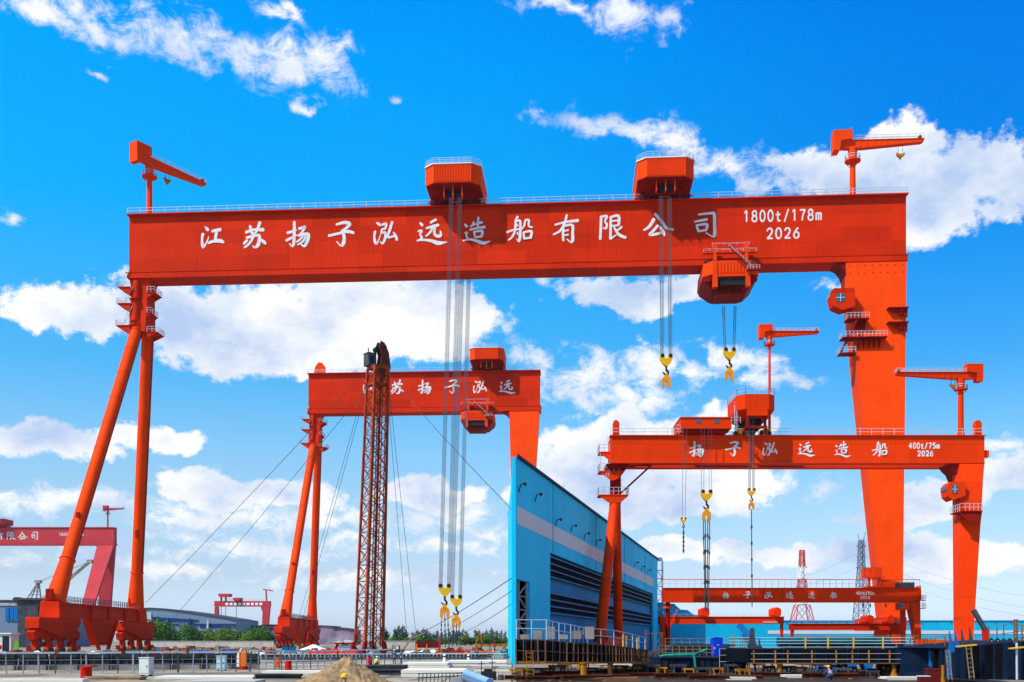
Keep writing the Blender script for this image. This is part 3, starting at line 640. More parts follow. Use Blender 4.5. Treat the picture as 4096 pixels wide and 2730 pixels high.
def perch(mb, rail_mb, c, dx, y0, y1, z, drop, th=.15):
    """bracketed platform: plate from c to c+dx with a sloping gusset under it"""
    a, b = sorted((c, c + dx)); mb.box(a, b, y0, y1, z, z + th)
    for y in (y0 + .2, y1 - .35): mb.prism([(c, z), (c + dx, z), (c, z - drop)], 'y', y, y + .12)
    rail_mb.rail([(c, y0, z + th), (c + dx, y0, z + th), (c + dx, y1, z + th), (c, y1, z + th)], h=1.3, step=1.1, t=.09)

def goliath(label, A, B, zt, zb, zu, W, nf, ff, letters=None, spec=None, m=RED, lm=LITRED, detail=True, rigid=None, group='gantry cranes of the shipyard', shear=True, rail=True, lmat=None):
    A = Vector((A[0], A[1], 0)); B = Vector((B[0], B[1], 0)); d = B - A; L = d.length; rz = math.atan2(d.y, d.x)
    t = thing('gantry_crane', label, 'gantry crane', A, rz, group)
    inv = Matrix.Rotation(-rz, 3, 'Z')
    def loc(p): return inv @ (Vector(p) - A)
    def face(x, y):                     # pixel on the girder's front face -> (u, z, metres per pixel)
        tx = (x - CX) / F; u = (tx * A.y - A.x) / (d.x / L - tx * d.y / L); Y = A.y + u * d.y / L
        return u, CAMH + (HY - y) / F * Y, Y / F
    t_face = face
    g = MB(); g.box(0, L, 0, W, zb, zt - .3)
    g.box(-.3, L + .3, -1.0, W + 1.0, zt - .3, zt)
    g.box(-.9, L + .6, -.3, W + .3, zb - .12, zb)
    g.box(-.5, L + .4, -.2, W + .2, zu, zb - .12)
    gi = g.build('girder', m, t)
    if rail:
        r = MB()
        for y in (-.85, W + .85): r.rail([(0, y, zt), (L, y, zt)], h=1.35, step=3.2, t=.11, mids=1)
        r.build('railing', RAILW, gi)
    if letters or spec:
        mb = MB()
        for ch, x, y, h in (letters or []):
            u, z, k = face(x, y); glyph(MB(), G[ch], u, z, h * k, -.004, .98).build('painted_character', lmat or LETTER, gi)
        for tx, x, y, h, wd in (spec or []):
            u, z, k = face(x, y); digits(mb, tx, u, z, h * k, wd * k, -.004, .95)
        if spec: mb.build('lettering', lmat or LETTER, gi)
    if shear:                           # hinged leg: head, two pipe legs, sill beam, travel gear
        n = loc((*nf, 0)); f = loc((*ff, 0)); hz = zu - 11.8
        n0 = Vector((1.6, W * .5 - 1.6, hz)); f0 = Vector((2.6, W * .5 + 2.2, hz))
        h = MB()
        h.loft([[(-.9 + i[0], W * .5 + i[1], z) for i in k] for z, k in ((hz - 1.5, [(.6, -3.0), (5.0, -3.0), (5.0, 3.6), (.6, 3.6)]), (zu - 3, [(1.2, -2.2), (5.3, -2.2), (5.3, 2.2), (1.2, 2.2)]), (zu, [(.8, -2.5), (6.0, -2.5), (6.0, 2.5), (.8, 2.5)]))])
        h.tube((1.3, W * .5 - 2.6, hz - 1), (1.7, W * .5 - 2.2, zu - .5), 1.15, 1.0, 12)
        for z in (hz, hz + 1.0, hz + 6.5): h.tube((1.3, W * .5 - 2.6, z), (1.3, W * .5 - 2.6, z + .25), 1.4, n=12)
        hd = h.build('leg_head', m, t)
        pm, rm = MB(), MB()
        def flush():
            pp = pm.build('access_platform', m, t); rm.build('railing', RAILW, pp)
            for q in (pm, rm): q.v.clear(); q.f.clear()
        for z, dr in ((hz - .3, 2.4), (hz + 5.2, 1.9), (hz + 9.3, 1.9)):
            perch(pm, rm, .6, -3.6 + (z - hz) * .05, W * .5 - 4.0, W * .5 + .5, z, dr); flush()
        for z, dr, q in ((hz - 1.8, 1.2, 2.6), (hz + 3.0, .8, 1.0), (hz + 8.2, 1.2, 2.0)): perch(pm, rm, 4.6, q, W * .5 - 3, W * .5 + 1.5, z, dr); flush()
        for z in (hz + 1.5, hz + 6.2): rm.bar((-1.4, W * .5 - 3.6, z - 1.5), (.6, W * .5 - 3.6, z + 3.2), .12); rm.bar((-.9, W * .5 - 3.6, z - 1.5), (1.1, W * .5 - 3.6, z + 3.2), .12)
        rm.bar((-2.2, W * .5 - 3.5, hz + 9.4), (-.2, W * .5 - 3.5, zu + 2.6), .12); rm.bar((-1.5, W * .5 - 3.5, hz + 9.4), (.4, W * .5 - 3.5, zu + 2.6), .12)
        rm.build('access_ladder', RAILW, hd)
        for a0, b0 in ((n0, n), (f0, f)):
            b1 = Vector((b0.x, b0.y, 11.2)); q = MB(); k = a0.lerp(b1, .86)
            q.tube(a0, k, 1.45, 1.5, 24); q.tube(k, b1, 1.52, 2.25, 24); q.tube(k, k + (b1 - a0).normalized() * .25, 1.75, n=24)
            q.tube(a0.lerp(b1, .0) + Vector((0, 0, .8)), a0.lerp(b1, .02), 1.75, 1.6, 24)
            for i in range(1, 9): w0 = a0.lerp(k, i / 9); q.tube(w0, w0 + (b1 - a0).normalized() * .18, 1.53, n=24)
            le = q.build('leg', lm, t)
            ld = MB(); ax_ = Vector((1.62, -.3, 0)); p0, p1 = a0.lerp(k, .02) + ax_, k + ax_
            for e in (0, .5): ld.bar(p0 + Vector((0, -e, 0)), p1 + Vector((0, -e, 0)), .07)
            for i in range(70): w0 = p0.lerp(p1, i / 70); ld.bar(w0, w0 + Vector((0, -.5, 0)), .05)
            ld.bar(p0 + Vector((-.1, .5, 0)), p1 + Vector((-.1, .5, 0)), .14); ld.build('leg_ladder', DKRED, le)
            hd_ = MB(); c = a0.lerp(b1, .72) ; hd_.box(c.x - .2, c.x + .7, c.y - 1.75, c.y - 1.35, c.z - 1, c.z + 1); c = b1 + Vector((0, 0, 1.9)); hd_.box(c.x - .8, c.x + .8, c.y - 2.4, c.y - 1.9, c.z - 1.0, c.z + 1.0); hd_.build('hatch', DKRED, le)
        s = MB(); dv = (f - n); dv.z = 0; dn = dv.normalized()
        ax = Vector((dn.y, -dn.x, 0))
        n1, f1 = n - dn * 2.2, f + dn * 2.2
        for z0, z1, hw in ((7.9, 11.0, 1.15), (11.0, 11.25, 1.5)):
            s.hexa([(*(n1 - ax * hw).xy, z0), (*(n1 + ax * hw).xy, z0), (*(f1 + ax * hw).xy, z0), (*(f1 - ax * hw).xy, z0), (*(n1 - ax * hw).xy, z1), (*(n1 + ax * hw).xy, z1), (*(f1 + ax * hw).xy, z1), (*(f1 - ax * hw).xy, z1)])
        for q in (n, f): s.hexa([(q.x - 2.3, q.y - 2.3, 7.8), (q.x + 2.3, q.y - 2.3, 7.8), (q.x + 2.3, q.y + 2.3, 7.8), (q.x - 2.3, q.y + 2.3, 7.8), (q.x - 2.1, q.y - 2.1, 11.4), (q.x + 2.1, q.y - 2.1, 11.4), (q.x + 2.1, q.y + 2.1, 11.4), (q.x - 2.1, q.y + 2.1, 11.4)])
        for k in (.35, .55, .75): c = n1.lerp(f1, k); s.box(c.x + 1.0, c.x + 1.6, c.y - .12, c.y + .12, 7.9, 11.0)
        sb = s.build('sill_beam', m, t)
        r = MB(); r.rail([(*(n1 + ax * 1.4 + dn * 5).xy, 11.25), (*(f1 + ax * 1.4 - dn * 5).xy, 11.25)], h=1.4, step=1.5, t=.10); r.rail([(*(n1 - ax * 1.4 + dn * 5).xy, 11.25), (*(f1 - ax * 1.4 - dn * 5).xy, 11.25)], h=1.4, step=1.5, t=.10); r.build('railing', DKGREY, sb)
        c = n.lerp(f, .50); k = MB()
        k.hexa([(c.x - 1, c.y - 2.6, 1.6), (c.x + 1, c.y - 2.6, 1.6), (c.x + 1, c.y + 2.6, 1.6), (c.x - 1, c.y + 2.6, 1.6), (c.x - 1.2, c.y - 6.2, 7.85), (c.x + 1.2, c.y - 6.2, 7.85), (c.x + 1.2, c.y + 6.2, 7.85), (c.x - 1.2, c.y + 6.2, 7.85)])
        for e in (-1, 1): k.bar((c.x + 1.1, c.y + e * 7.4, 7.8), (c.x + 1.1, c.y + e * 2.2, .4), .8, .5)
        k.build('cable_reel_frame', m, t)
        bl = min(21.0, dv.length * .44)
        for q in (n, f): bogie_set(t, q.x, q.y - bl / 2, q.y + bl / 2, m=m)
    if rigid:                           # box leg: near and far limb, cabin and platforms
        (ut0, ut1), (ub0, ub1), vn, vf = rigid
        for v0, vb, nm in (((0.0, vn, 0),) if vf < 3 else ((0.0, vn, 0), (W - 3.6, vf, 1))):
            q = MB(); zb_ = 8.0
            def ring(z, k): 
                u0 = ut0 + (ub0 - ut0) * k; u1 = ut1 + (ub1 - ut1) * k; v = v0 + vb * k; dp = (W - v0 if vf < 3 else 3.6) + 0.4 * k
                return [(u0, v - .02, z), (u1, v - .02, z), (u1, v + dp, z), (u0, v + dp, z)]
            ks = [0, .05, .3, .6, .86, 1]
            q.loft([ring(zu + (zb_ - zu) * k, k) for k in ks])
            le = q.build('rigid_leg', lm, t)
            if nm == 0 and detail:
                bt = MB()
                for rr in range(2):
                    for i in range(8):
                        k = .012 + rr * .022; rg = ring(zu + (zb_ - zu) * k, k); a, b = Vector(rg[0]), Vector(rg[1]); p = a.lerp(b, .06 + i * .125); bt.tube(p + Vector((0, .1, 0)), p + Vector((0, -.08, 0)), .16, n=8)
                bt.build('bolt_row', DKRED, le)
        k = MB(); k.box(min(ub0, ub1) - .6, max(ub0, ub1) + .6, vn - 1, W - 3.6 + vf + 5, 5.2, 8.05); k.build('sill_beam', m, t)
        for v in ((vn + 4,) if vf < 3 else (vn + 2, W - 3.6 + vf + 2)): bogie_set(t, (ub0 + ub1) / 2, v - 7, v + 7, m=m, top=5.2, wheels=False)
        if detail:
            # cabin and stairs on the inner edge, bracket platforms on the outer edge
            def ue(z): k = (zu - z) / (zu - 8.0); return ut0 + (ub0 - ut0) * k, ut1 + (ub1 - ut1) * k, vn * k
            zc = zu - 10.6; u0, u1, v = ue(zc); c = MB()
            c.prism([(u0 - 5.2, zc + 1.2), (u0 - 4.6, zc - 1.2), (u0 - 2.4, zc - 2.2), (u0 + .5, zc - 1.4), (u0 + .5, zc + 3.0), (u0 - 4.4, zc + 3.0), (u0 - 5.2, zc + 2.2)], 'y', v - 2.4, v + 1.2)
            cb = c.build('operator_cabin', m, t)
            wd = MB(); wd.box(u0 - 3.9, u0 - 1.9, v - 2.5, v - 2.38, zc - .2, zc + 1.7); wd.box(u0 - 5.25, u0 - 5.1, v - 2.0, v + .8, zc + 1.15, zc + 2.1); wd.build('cabin_window', GLASS, cb)
            fr = MB(); fr.bar((u0 - 2.9, v - 2.52, zc - .2), (u0 - 2.9, v - 2.52, zc + 1.7), .1); fr.bar((u0 - 3.9, v - 2.52, zc + .75), (u0 - 1.9, v - 2.52, zc + .75), .1); fr.build('window_frame', WHITE, cb)
            pm, rm = MB(), MB()
            def flush(rail=True):
                pp = pm.build('access_platform', DKRED, t)
                if rail: rm.build('railing', RAILW, pp)
                for q in (pm, rm): q.v.clear(); q.f.clear()
            for dz, lo, hi in ((-4.4, -1.6, 3.5), (-9.0, -3.2, 7.2)):
                z = zu - 10.6 + dz; a0, a1, v = ue(z); pm.box(a0 + lo, a0 + hi, v - 2.0, v + 1.5, z, z + .2)
                for i in range(5): x = a0 + .8 + i * (hi - 1.2) / 5; pm.prism([(v - 1.9, z), (v + .9, z), (v - .3, z - 2.6)], 'x', x, x + .15)
                rm.rail([(a0 + lo, v + 1.4, z + .2), (a0 + lo, v - 1.9, z + .2), (a0 + hi, v - 1.9, z + .2)], h=1.3, step=.9, t=.09); flush()
            a0, a1, v = ue(zu - 18)
            pm.bar((a0 - 3.0, v - 1.4, zu - 22.5), (a0 + .4, v - 1.4, zu - 15.2), .25, .5); pm.bar((a0 - 3.0, v - .5, zu - 22.5), (a0 + .4, v - .5, zu - 15.2), .25, .5)
            pm.box(a0 - 3.6, a0 + .2, v - 2, v + 1.2, zu - 23.2, zu - 23); rm.rail([(a0 - 3.6, v + 1.2, zu - 23), (a0 - 3.6, v - 2, zu - 23), (a0, v - 2, zu - 23)], h=1.3, step=.8, t=.09); flush()
            for z in (zu - 12.4, zu - 16.0): 
                a0, a1, v = ue(z); pm.box(a1 - 4.6, a1 + .2, v - 1.7, v + .5, z, z + .25); pm.prism([(a1 - 4.4, z), (a1, z), (a1, z - 2.2)], 'y', v - 1.2, v - 1.0); pm.box(a1 - 1.6, a1 - 1.35, v - 1.6, v - .2, z - 1.6, z); flush(False)
        kn = MB(); kn.prism([(ut0 - 2.6, zu + .02), (ut0 + .4, zu + .02), (ut0 + .4, zu - 3.6), (ut0 - .3, zu - 1.8), (ut0 - 1.2, zu - .7)], 'y', .2, W - .2); kn.build('knee_bracket', DKRED, t)
    t['L'] = L
    return t, face, L, rz, A

# ------------------------------------------------------------------ the three big gantry cranes
LET = [('江',852,948,91),('苏',1019,941,109),('扬',1189,937,107),('子',1365,938,101),('泓',1543,932,94),('远',1728,927,103),('造',1907,922,111),('船',2078,917,108),('有',2263,916,119),('限',2452,911,101),('公',2634,900,98),('司',2818,901,102)]
c1, face1, L1, rz1, A1 = goliath('huge red gantry crane spanning the picture with the 1800t/178m lettering', (-96.1, 257), (94.3, 245), 109.6, 95.2, 93.7, 6.0, (-100.5, 225), (-101.5, 276),
    letters=LET, spec=[('1800t/178m', 3130, 863, 50, 316), ('2026', 3132, 934, 48, 140)], rigid=((176.6, 190.9), (181.5, 185.6), -14.0, 1.0))
def on1(x, v=0.0, z=109.6):            # pixel column -> point on the first girder
    u = face1(x, 800)[0]; c, s = math.cos(rz1), math.sin(rz1)
    return Vector((A1.x + u * c - v * s, A1.y + u * s + v * c, z))
MT = MB(); MT
upper_trolley('octagonal red trolley on the huge girder, left of the other one', on1(1822), rz1, 6.0, 'trolleys on the huge girder')
upper_trolley('octagonal red trolley on the huge girder nearer the 1800t/178m lettering', on1(2655), rz1, 6.0, 'trolleys on the huge girder')
lower_trolley('red underslung trolley with stairs hanging below the huge girder', on1(2915, 0, 93.7), rz1, 6.0, 'trolleys on the huge girder')
jib_crane('jib_crane', 'red jib crane with downward sloping boom on the huge girder left end', on1(578, 3, 109.6), R(57), 19.6 * .70, 1.0, fwd=17.0, back=4.6, hook=.32)
jib_crane('jib_crane', 'red jib crane with level boom on the huge girder right end', on1(3424, 3, 109.6), R(-3), 12.6, 1.0, fwd=16.3, back=4.6, hook=.70)
sl_ = [(-.8, -8.8, -1.0, -14.8, -.3), (0, -7, .1, -14.8, .3), (.8, -8.8, 1.0, -14.8, -.3)]
def ropes1(xs, y, v, zt=110.5):
    out = []
    for x, vv in zip(xs, v): p = on1(x, vv, zt); out.append(p)
    return out
hook_block('yellow hook block on long ropes, left and higher of the pair near the poplars', at(1779, 2338, 238), [at(1806, 790, 240), at(1840, 790, 240)], 'yellow hook blocks', .92, sl_, 1.05, 5)
hook_block('yellow hook block on long ropes, right and lower of the pair near the poplars', at(1825, 2382, 251), [at(1858, 790, 262), at(1884, 790, 262)], 'yellow hook blocks', .92, [(-.8, -8.8, -1.0, -12.6, -.3), (0, -7, .1, -12.6, .3), (.8, -8.8, 1.0, -12.6, -.3)], 1.05, 5)
hook_block('yellow hook block raised high below the right upper trolley of the huge girder', at(2665, 1420, 240), [at(2644, 790, 241), at(2678, 790, 241)], 'yellow hook blocks', .9, None, 1.05, 5)
hook_block('yellow hook block just under the underslung trolley of the huge girder', at(2918, 1395, 247), ropes1((2896, 2943), 0, (1, 1), 84), 'yellow hook blocks', .9, None, 1.2, 4)

LET2 = [(c, 1200 + x / 2.768, 1350 + 548 / 2.768, h) for c, x, h in (('江', 772, 50), ('苏', 1077, 60), ('扬', 1375, 58), ('子', 1683, 56), ('泓', 1993, 52), ('远', 2296, 56))]
c2, face2, L2, rz2, A2 = goliath('second big red gantry crane behind the lattice boom, repeating the same characters', (-81.5, 410), (11.0, 405), 109.6, 95.6, 93.6, 6.0, (-82.6, 373), (-84.0, 430), letters=LET2, rigid=((80.5, 92.5), (83.5, 87.5), -14, 1), detail=False, m=RED)
def on2(x, v=0.0, z=109.6):
    u = face2(x, 1500)[0]; c, s = math.cos(rz2), math.sin(rz2)
    return Vector((A2.x + u * c - v * s, A2.y + u * s + v * c, z))
upper_trolley('octagonal red trolley on the second gantry crane beside the hoist ropes', on2(1950), rz2, 6.0, 'trolleys on the second girder')
lower_trolley('red underslung trolley below the second gantry crane girder', on2(1911, 0, 93.6), rz2, 6.0, 'trolleys on the second girder')
st = MB(); p = on2(1277, 1.5, 109.6); st.prism([(-2.4, 0), (2.0, 0), (2.0, 3.0), (1.0, 4.4), (-.6, 4.5), (-1.9, 2.6)], 'y', -1, 1)
o = st.build('end_stop', LITRED); o.location = p; tag(o, 'red rounded stop on the left end of the second girder', 'end stop')

LET3 = [(c, 137 - 46 * (11 - i), 2144, 32) for i, c in enumerate('江苏扬子泓远造船有限公司')]
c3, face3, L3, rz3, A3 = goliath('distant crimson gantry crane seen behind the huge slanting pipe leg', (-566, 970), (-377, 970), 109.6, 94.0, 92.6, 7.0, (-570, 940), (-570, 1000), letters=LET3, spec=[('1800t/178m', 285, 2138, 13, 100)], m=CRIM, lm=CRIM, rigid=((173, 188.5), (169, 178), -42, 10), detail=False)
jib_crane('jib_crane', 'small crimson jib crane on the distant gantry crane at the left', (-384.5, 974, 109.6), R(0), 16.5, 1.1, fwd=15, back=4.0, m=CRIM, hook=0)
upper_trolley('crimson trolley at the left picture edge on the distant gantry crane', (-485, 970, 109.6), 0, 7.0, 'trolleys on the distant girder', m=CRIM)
# ------------------------------------------------------------------ the smaller cranes and sheds on the right
def px(x, Y): return (x - CX) / F * Y
def pz(y, Y): return CAMH + (HY - y) / F * Y
Yg = 180.0
O4 = Vector((px(2443, Yg), Yg, 0))
def crane400():
    t = thing('gantry_crane', 'larger orange-red gantry crane with 400t/75m lettering and octagonal trolley beside the cyan shed', 'gantry crane', O4, 0, 'gantry cranes of the shipyard')
    L = px(3938, Yg) - O4.x; zb, zt = 34.2, 38.95
    def U(x, Y=Yg): return px(x, Y) - O4.x
    g = MB(); g.box(0, L, 0, 2.0, zb, zt - .12); g.box(-.15, L + .15, -.35, 2.3, zt - .12, zt); g.box(-.05, L + .05, -.12, 2.1, zb - .15, zb)
    g.box(.2, L - .2, 5.0, 7.0, zb - .1, zt - .2); g.box(0, .8, 2.0, 5.0, zb + .3, zt - .3); g.box(L - .8, L, 2.0, 5.0, zb + .3, zt - .3)
    gi = g.build('girder', ORG, t)
    r = MB()
    for y in (-.2, 6.8): r.rail([(0, y, zt), (L, y, zt)], h=1.15, step=2.0, t=.07)
    r.build('railing', RAILW, gi)
    mb = MB()
    for ch, x, h in (('扬', 2785, 63), ('子', 2932, 60), ('泓', 3080, 56), ('远', 3226, 58), ('造', 3371, 65), ('船', 3518, 62)): glyph(MB(), G[ch], U(x), pz(1797, Yg), h * Yg / F, -.003, 1.0, .03).build('painted_character', LETTER, gi)
    digits(mb, '400t/75m', U(3697), pz(1784, Yg), 25 * Yg / F, 126 * Yg / F, -.003, 1.35); digits(mb, '2026', U(3701), pz(1815, Yg), 24 * Yg / F, 66 * Yg / F, -.003, 1.35)
    mb.build('lettering', LETTER, gi)
    s = MB()
    for x in (2466, 3917): s.prism([(U(x) - .55, zt), (U(x) + .55, zt), (U(x) + .55, zt + 2.2), (U(x) + .2, zt + 2.7), (U(x) - .35, zt + 2.7), (U(x) - .55, zt + 2.3)], 'y', .2, 1.4)
    s.box(L + .05, L + 1.0, .4, 1.4, 35.2, 36.4); s.build('end_stop', ORG, gi)
    # hinged leg
    hx = U(2463, 183); hz = pz(2010, 183); h = MB()
    h.tube((hx, 3.5, hz), (hx, 3.5, zb - .1), 1.05, .95, 18); h.loft([[(hx - 1.5, 1.5, 33.0), (hx + 1.5, 1.5, 33.0), (hx + 1.5, 5.5, 33.0), (hx - 1.5, 5.5, 33.0)], [(hx - 1.9, .5, zb - .16), (hx + 2.2, .5, zb - .16), (hx + 2.2, 6.6, zb - .16), (hx - 1.9, 6.6, zb - .16)]])
    h.bar((hx + .8, 2.5, hz + 1.5), (hx + 6.2, 2.0, zb - .2), .3); h.bar((hx + 3.0, 2.2, hz + 6.6), (hx + 6.3, 2.0, zb - .2), .35)
    h.build('leg_head', DKRED, t)
    pm, rm = MB(), MB()
    for z, l, q in ((hz + 1.0, 3.2, 2.1), (hz + 5.2, 3.1, 1.3), (hz + 8.6, 3.1, 2.4)):
        pm.prism([(hx - l, z), (hx + q, z), (hx + q * .5, z - 1.0), (hx - .6, z - 1.6), (hx - 1.4, z - 1.3)], 'y', 1.4, 1.55); pm.box(hx - l, hx + q, 1.3, 5.0, z, z + .16)
        rm.rail([(hx - l, 5, z + .16), (hx - l, 1.3, z + .16), (hx + q, 1.3, z + .16), (hx + q, 5, z + .16)], h=1.25, step=.9, t=.07)
    rm.bar((hx - 2.8, 1.4, hz + 1), (hx - 1.7, 1.4, hz + 5.2), .1); rm.bar((hx - 2.4, 1.4, hz + 1), (hx - 1.3, 1.4, hz + 5.2), .1); rm.bar((hx - 2.9, 1.4, hz + 5.2), (hx - 2.9, 1.4, hz + 8.6), .1)
    pp = pm.build('access_platform', ORG, t); rm.build('railing', RAILW, pp)
    nf = (U(2400, 168), 168 - Yg, 3.2); ff = (U(2474, 192), 192 - Yg, 3.2)
    for f_, r_, m_ in ((nf, .86, ORG), (ff, .80, ORG)):
        q = MB(); a = Vector((hx - .15 if f_ is nf else hx + .2, 3.0 if f_ is nf else 4.2, hz + .6)); b = Vector(f_); k = a.lerp(b, .93)
        q.tube(a, k, r_, r_ * 1.05, 22); q.tube(k, b, r_ * 1.08, r_ * 1.6, 22); q.build('leg', ORG, t)
    s = MB(); s.bar((nf[0], nf[1] - 1, 2.6), (ff[0], ff[1] + 1, 2.6), 1.3, 1.3); s.build('sill_beam', ORG, t)
    for f_ in (nf, ff):
        b = MB(); b.prism([(f_[1] - 4, .9), (f_[1] + 4, .9), (f_[1] + 3.4, 1.9), (f_[1] + 1, 2.3), (f_[1] - 1, 2.3), (f_[1] - 3.4, 1.9)], 'x', f_[0] - .7, f_[0] + .7); bo = b.build('bogie', ORG, t)
        w = MB()
        for k in (-3.2, -1.8, 1.8, 3.2): w.tube((f_[0] - .5, f_[1] + k, .55), (f_[0] + .5, f_[1] + k, .55), .5, n=12)
        w.build('wheel_set', DARK, bo)
    # rigid leg: one box limb leaning to the camera and one leaning away
    for k, (ya, yb) in enumerate(((0.0, -8.0),)):
        def ring(f, z): 
            xa = 3838 + (3845 - 3838) * f; xb = 3938 + (3893 - 3938) * f
            if f < .22: xb = 3938 - 13 * (f / .22)
            Y = Yg + ya + (yb - ya) * f; sc = Y / Yg if k == 0 else 1
            u0, u1 = px(xa, Yg) * (1 if k else sc) - O4.x, px(xb, Yg) * (1 if k else sc) - O4.x
            y = ya + (yb - ya) * f
            return [(u0, y, z), (u1, y, z), (u1, y + 3.0, z), (u0, y + 3.0, z)]
        q = MB(); q.loft([ring(f, zb - .16 - (zb - 3.0) * f) for f in (0, .1, .22, .5, .8, .97, 1.0)]); q.build('rigid_leg', ORG, t)
    b = MB(); xx = px(3868, 170) - O4.x; b.box(xx - 1.2, xx + 1.2, -12.5, 9, .9, 3.05); b.prism([(-14, 0.0), (11, 0.0), (10, .9), (-13, .9)], 'x', xx - .8, xx + .8); b.build('sill_beam', ORG, t)
    x0 = U(3838); zc = pz(1985, 179); c = MB()
    c.prism([(U(3768), zc + 1.0), (U(3772), zc - .2), (U(3790), zc - .9), (x0 + .1, zc - .1), (x0 + .1, zc + 2.3), (U(3782), zc + 2.3), (U(3768), zc + 1.6)], 'y', -2.2, .6); cb = c.build('operator_cabin', ORG, t)
    wd = MB(); wd.box(U(3786), U(3808), -2.3, -2.19, zc + .35, zc + 1.75); wd.box(U(3767) - .06, U(3767) + .1, -1.9, .4, zc + .9, zc + 1.6); wd.build('cabin_window', GLASS, cb)
    c = MB(); c.bar((U(3797), -2.33, zc + .35), (U(3797), -2.33, zc + 1.75), .06); c.bar((U(3786), -2.33, zc + 1.0), (U(3808), -2.33, zc + 1.0), .06); c.build('window_frame', WHITE, cb)
    pm, rm = MB(), MB(); z = pz(2052, 176)
    pm.box(U(3790), U(3872), -5.6, -1, z, z + .18); pm.prism([(U(3790), z), (U(3872), z), (U(3866), z - 2.0), (U(3840), z - 2.2), (U(3792), z - .7)], 'y', -5.4, -5.25); rm.rail([(U(3790), -1, z + .18), (U(3790), -5.5, z + .18), (U(3872), -5.5, z + .18)], h=1.2, step=.8, t=.07)
    for q in (.0, .6): pm.bar((U(3822) + q, -2, zc - 1), (U(3822) + q, -3.6, z), .12)
    pp = pm.build('access_platform', DKRED, t); rm.build('railing', RAILW, pp)
    k = MB(); k.prism([(U(3800), zb - .16), (x0 + .2, zb - .16), (x0 + .2, zb - 3.0), (x0 - .35, zb - 1.6), (U(3815), zb - 1.0)], 'y', .4, 5); k.build('knee_bracket', DKRED, t)
    # trolley house
    tr = thing('hoist_trolley', 'red octagonal trolley house with roof railing on the 400t/75m crane', 'crane trolley', (px(3008, Yg), Yg, zt), 0)
    z0, z1 = pz(1637, 176) - zt, pz(1575, 176) - zt
    h = MB(); h.loft([octo(2.5, .8, -2.2, 4.6, z0 - 1.1), octo(3.22, 1.25, -3.6, 6.0, z0), octo(3.28, 1.25, -3.7, 6.1, z0 + .1), octo(3.28, 1.25, -3.7, 6.1, z1)]); ho = h.build('house', ORG, tr)
    d = MB(); d.box(-1.75, 1.75, -3.95, -3.6, z0 - 1.1, z0 + .02); d.box(-2.05, 2.05, -3.74, -3.68, z0 + .1, z1 - .02); 
    d.build('front_panel', ORG, ho)
    r = MB(); r.rail([Vector(p) for p in octo(3.25, 1.25, -3.7, 6.1, z1)], h=1.15, step=.8, t=.05, mids=1, closed=True); r.build('roof_railing', RAILW, tr)
    f = MB()
    for x in (-1.75, 1.35):
        for y in (-3.2, 5.0): f.box(x, x + .4, y, y + .5, .7, z0 + .3)
    f.box(-1.9, 1.9, -3.3, -2.6, .6, 1.0); f.bar((-1.6, -3.1, .8), (-2.0, -1.6, .1), .35); f.bar((1.6, -3.1, .8), (2.0, -1.6, .1), .35); f.build('support_frame', DKRED, tr)
    f = MB(); f.box(-1.3, 1.3, -1.5, 6, 1.0, 2.6); f.build('hoist_machinery', DARK, tr)
    for sx in (-1, 1):
        for y in (-.2, 6.2):
            b = MB(); b.prism([(sx * 1.2, .1), (sx * 3.4, .1), (sx * 3.3, .5), (sx * 2.6, 1.1), (sx * 1.4, .8)], 'y', y - .3, y + .3); bo = b.build('bogie', OCHRE if y < 0 else DKRED, tr)
            w = MB()
            for q in (1.6, 2.9): w.tube((sx * q, y - .4, .3), (sx * q, y + .4, .3), .28, n=10)
            w.build('wheel_set', DARK, bo)
    l = MB(); l.bar((-3.6, -2.5, .2), (-3.6, -2.5, z0 + 1.0), .1); l.bar((-3.2, -2.5, .2), (-3.2, -2.5, z0 + 1.0), .1)
    for i in range(9): l.bar((-3.6, -2.5, .4 + i * .6), (-3.2, -2.5, .4 + i * .6), .06)
    l.rail([(-4.2, -2.6, 1.6), (-2.6, -2.6, 1.6)], h=1.0, step=.8, t=.06); l.build('access_ladder', RAILW, tr)
    # machinery cabin
    tr = thing('machinery_cabin', 'long low red cabin with two small blue windows on the 400t/75m crane girder', 'cabin', (px(2818, Yg), Yg, zt), 0)
    hw = (2920 - 2716) / 2 / F * 178
    b = MB(); b.box(-hw, hw, -1.6, 6.2, .85, 2.7); b.box(-hw - .1, hw + .1, -1.75, 6.3, 2.7, 2.85); b.build('cabin_body', ORG, tr)
    w = MB(); w.box(-1.75, -.9, -1.66, -1.58, 1.75, 2.45); w.build('window', GLASS, tr); w = MB(); w.box(1.45, 2.3, -1.66, -1.58, 1.75, 2.45); w.build('window', GLASS, tr)
    f = MB(); f.box(-hw + .8, hw - .8, -1.2, 5.8, .1, .85)
    for i in range(11): f.box(-hw + 1.0 + i * .72, -hw + 1.12 + i * .72, -1.35, -1.1, .1, .85)
    f.build('underframe', DKRED, tr)
    r = MB(); r.rail([(-hw - 1.0, 2, .2), (-hw - 1.0, -1.5, .2), (-hw, -1.5, .2)], h=1.3, step=.8, t=.06); r.build('railing', RAILW, tr)
crane400()
jib_crane('jib_crane', 'orange-red jib crane pointing left on the 400t/75m crane girder', (px(3843, 181), 181, 38.95), R(180), pz(1518, 181) - 38.95, .62, fwd=11.2, back=3.4, m=ORG, hook=.12, base_r=.85)
jib_crane('jib_crane', 'small red jib crane on a tall thin mast, its boom just below the huge girder', (px(3078, 184), 184, 38.75), R(0), pz(1348, 184) - 38.75, .50, fwd=8.6, back=1.7, m=ORG, hook=0, base_r=.5)
def P(x, y, Y=182): return at(x, y, Y)
g_ = 'hooks of the 400t crane'
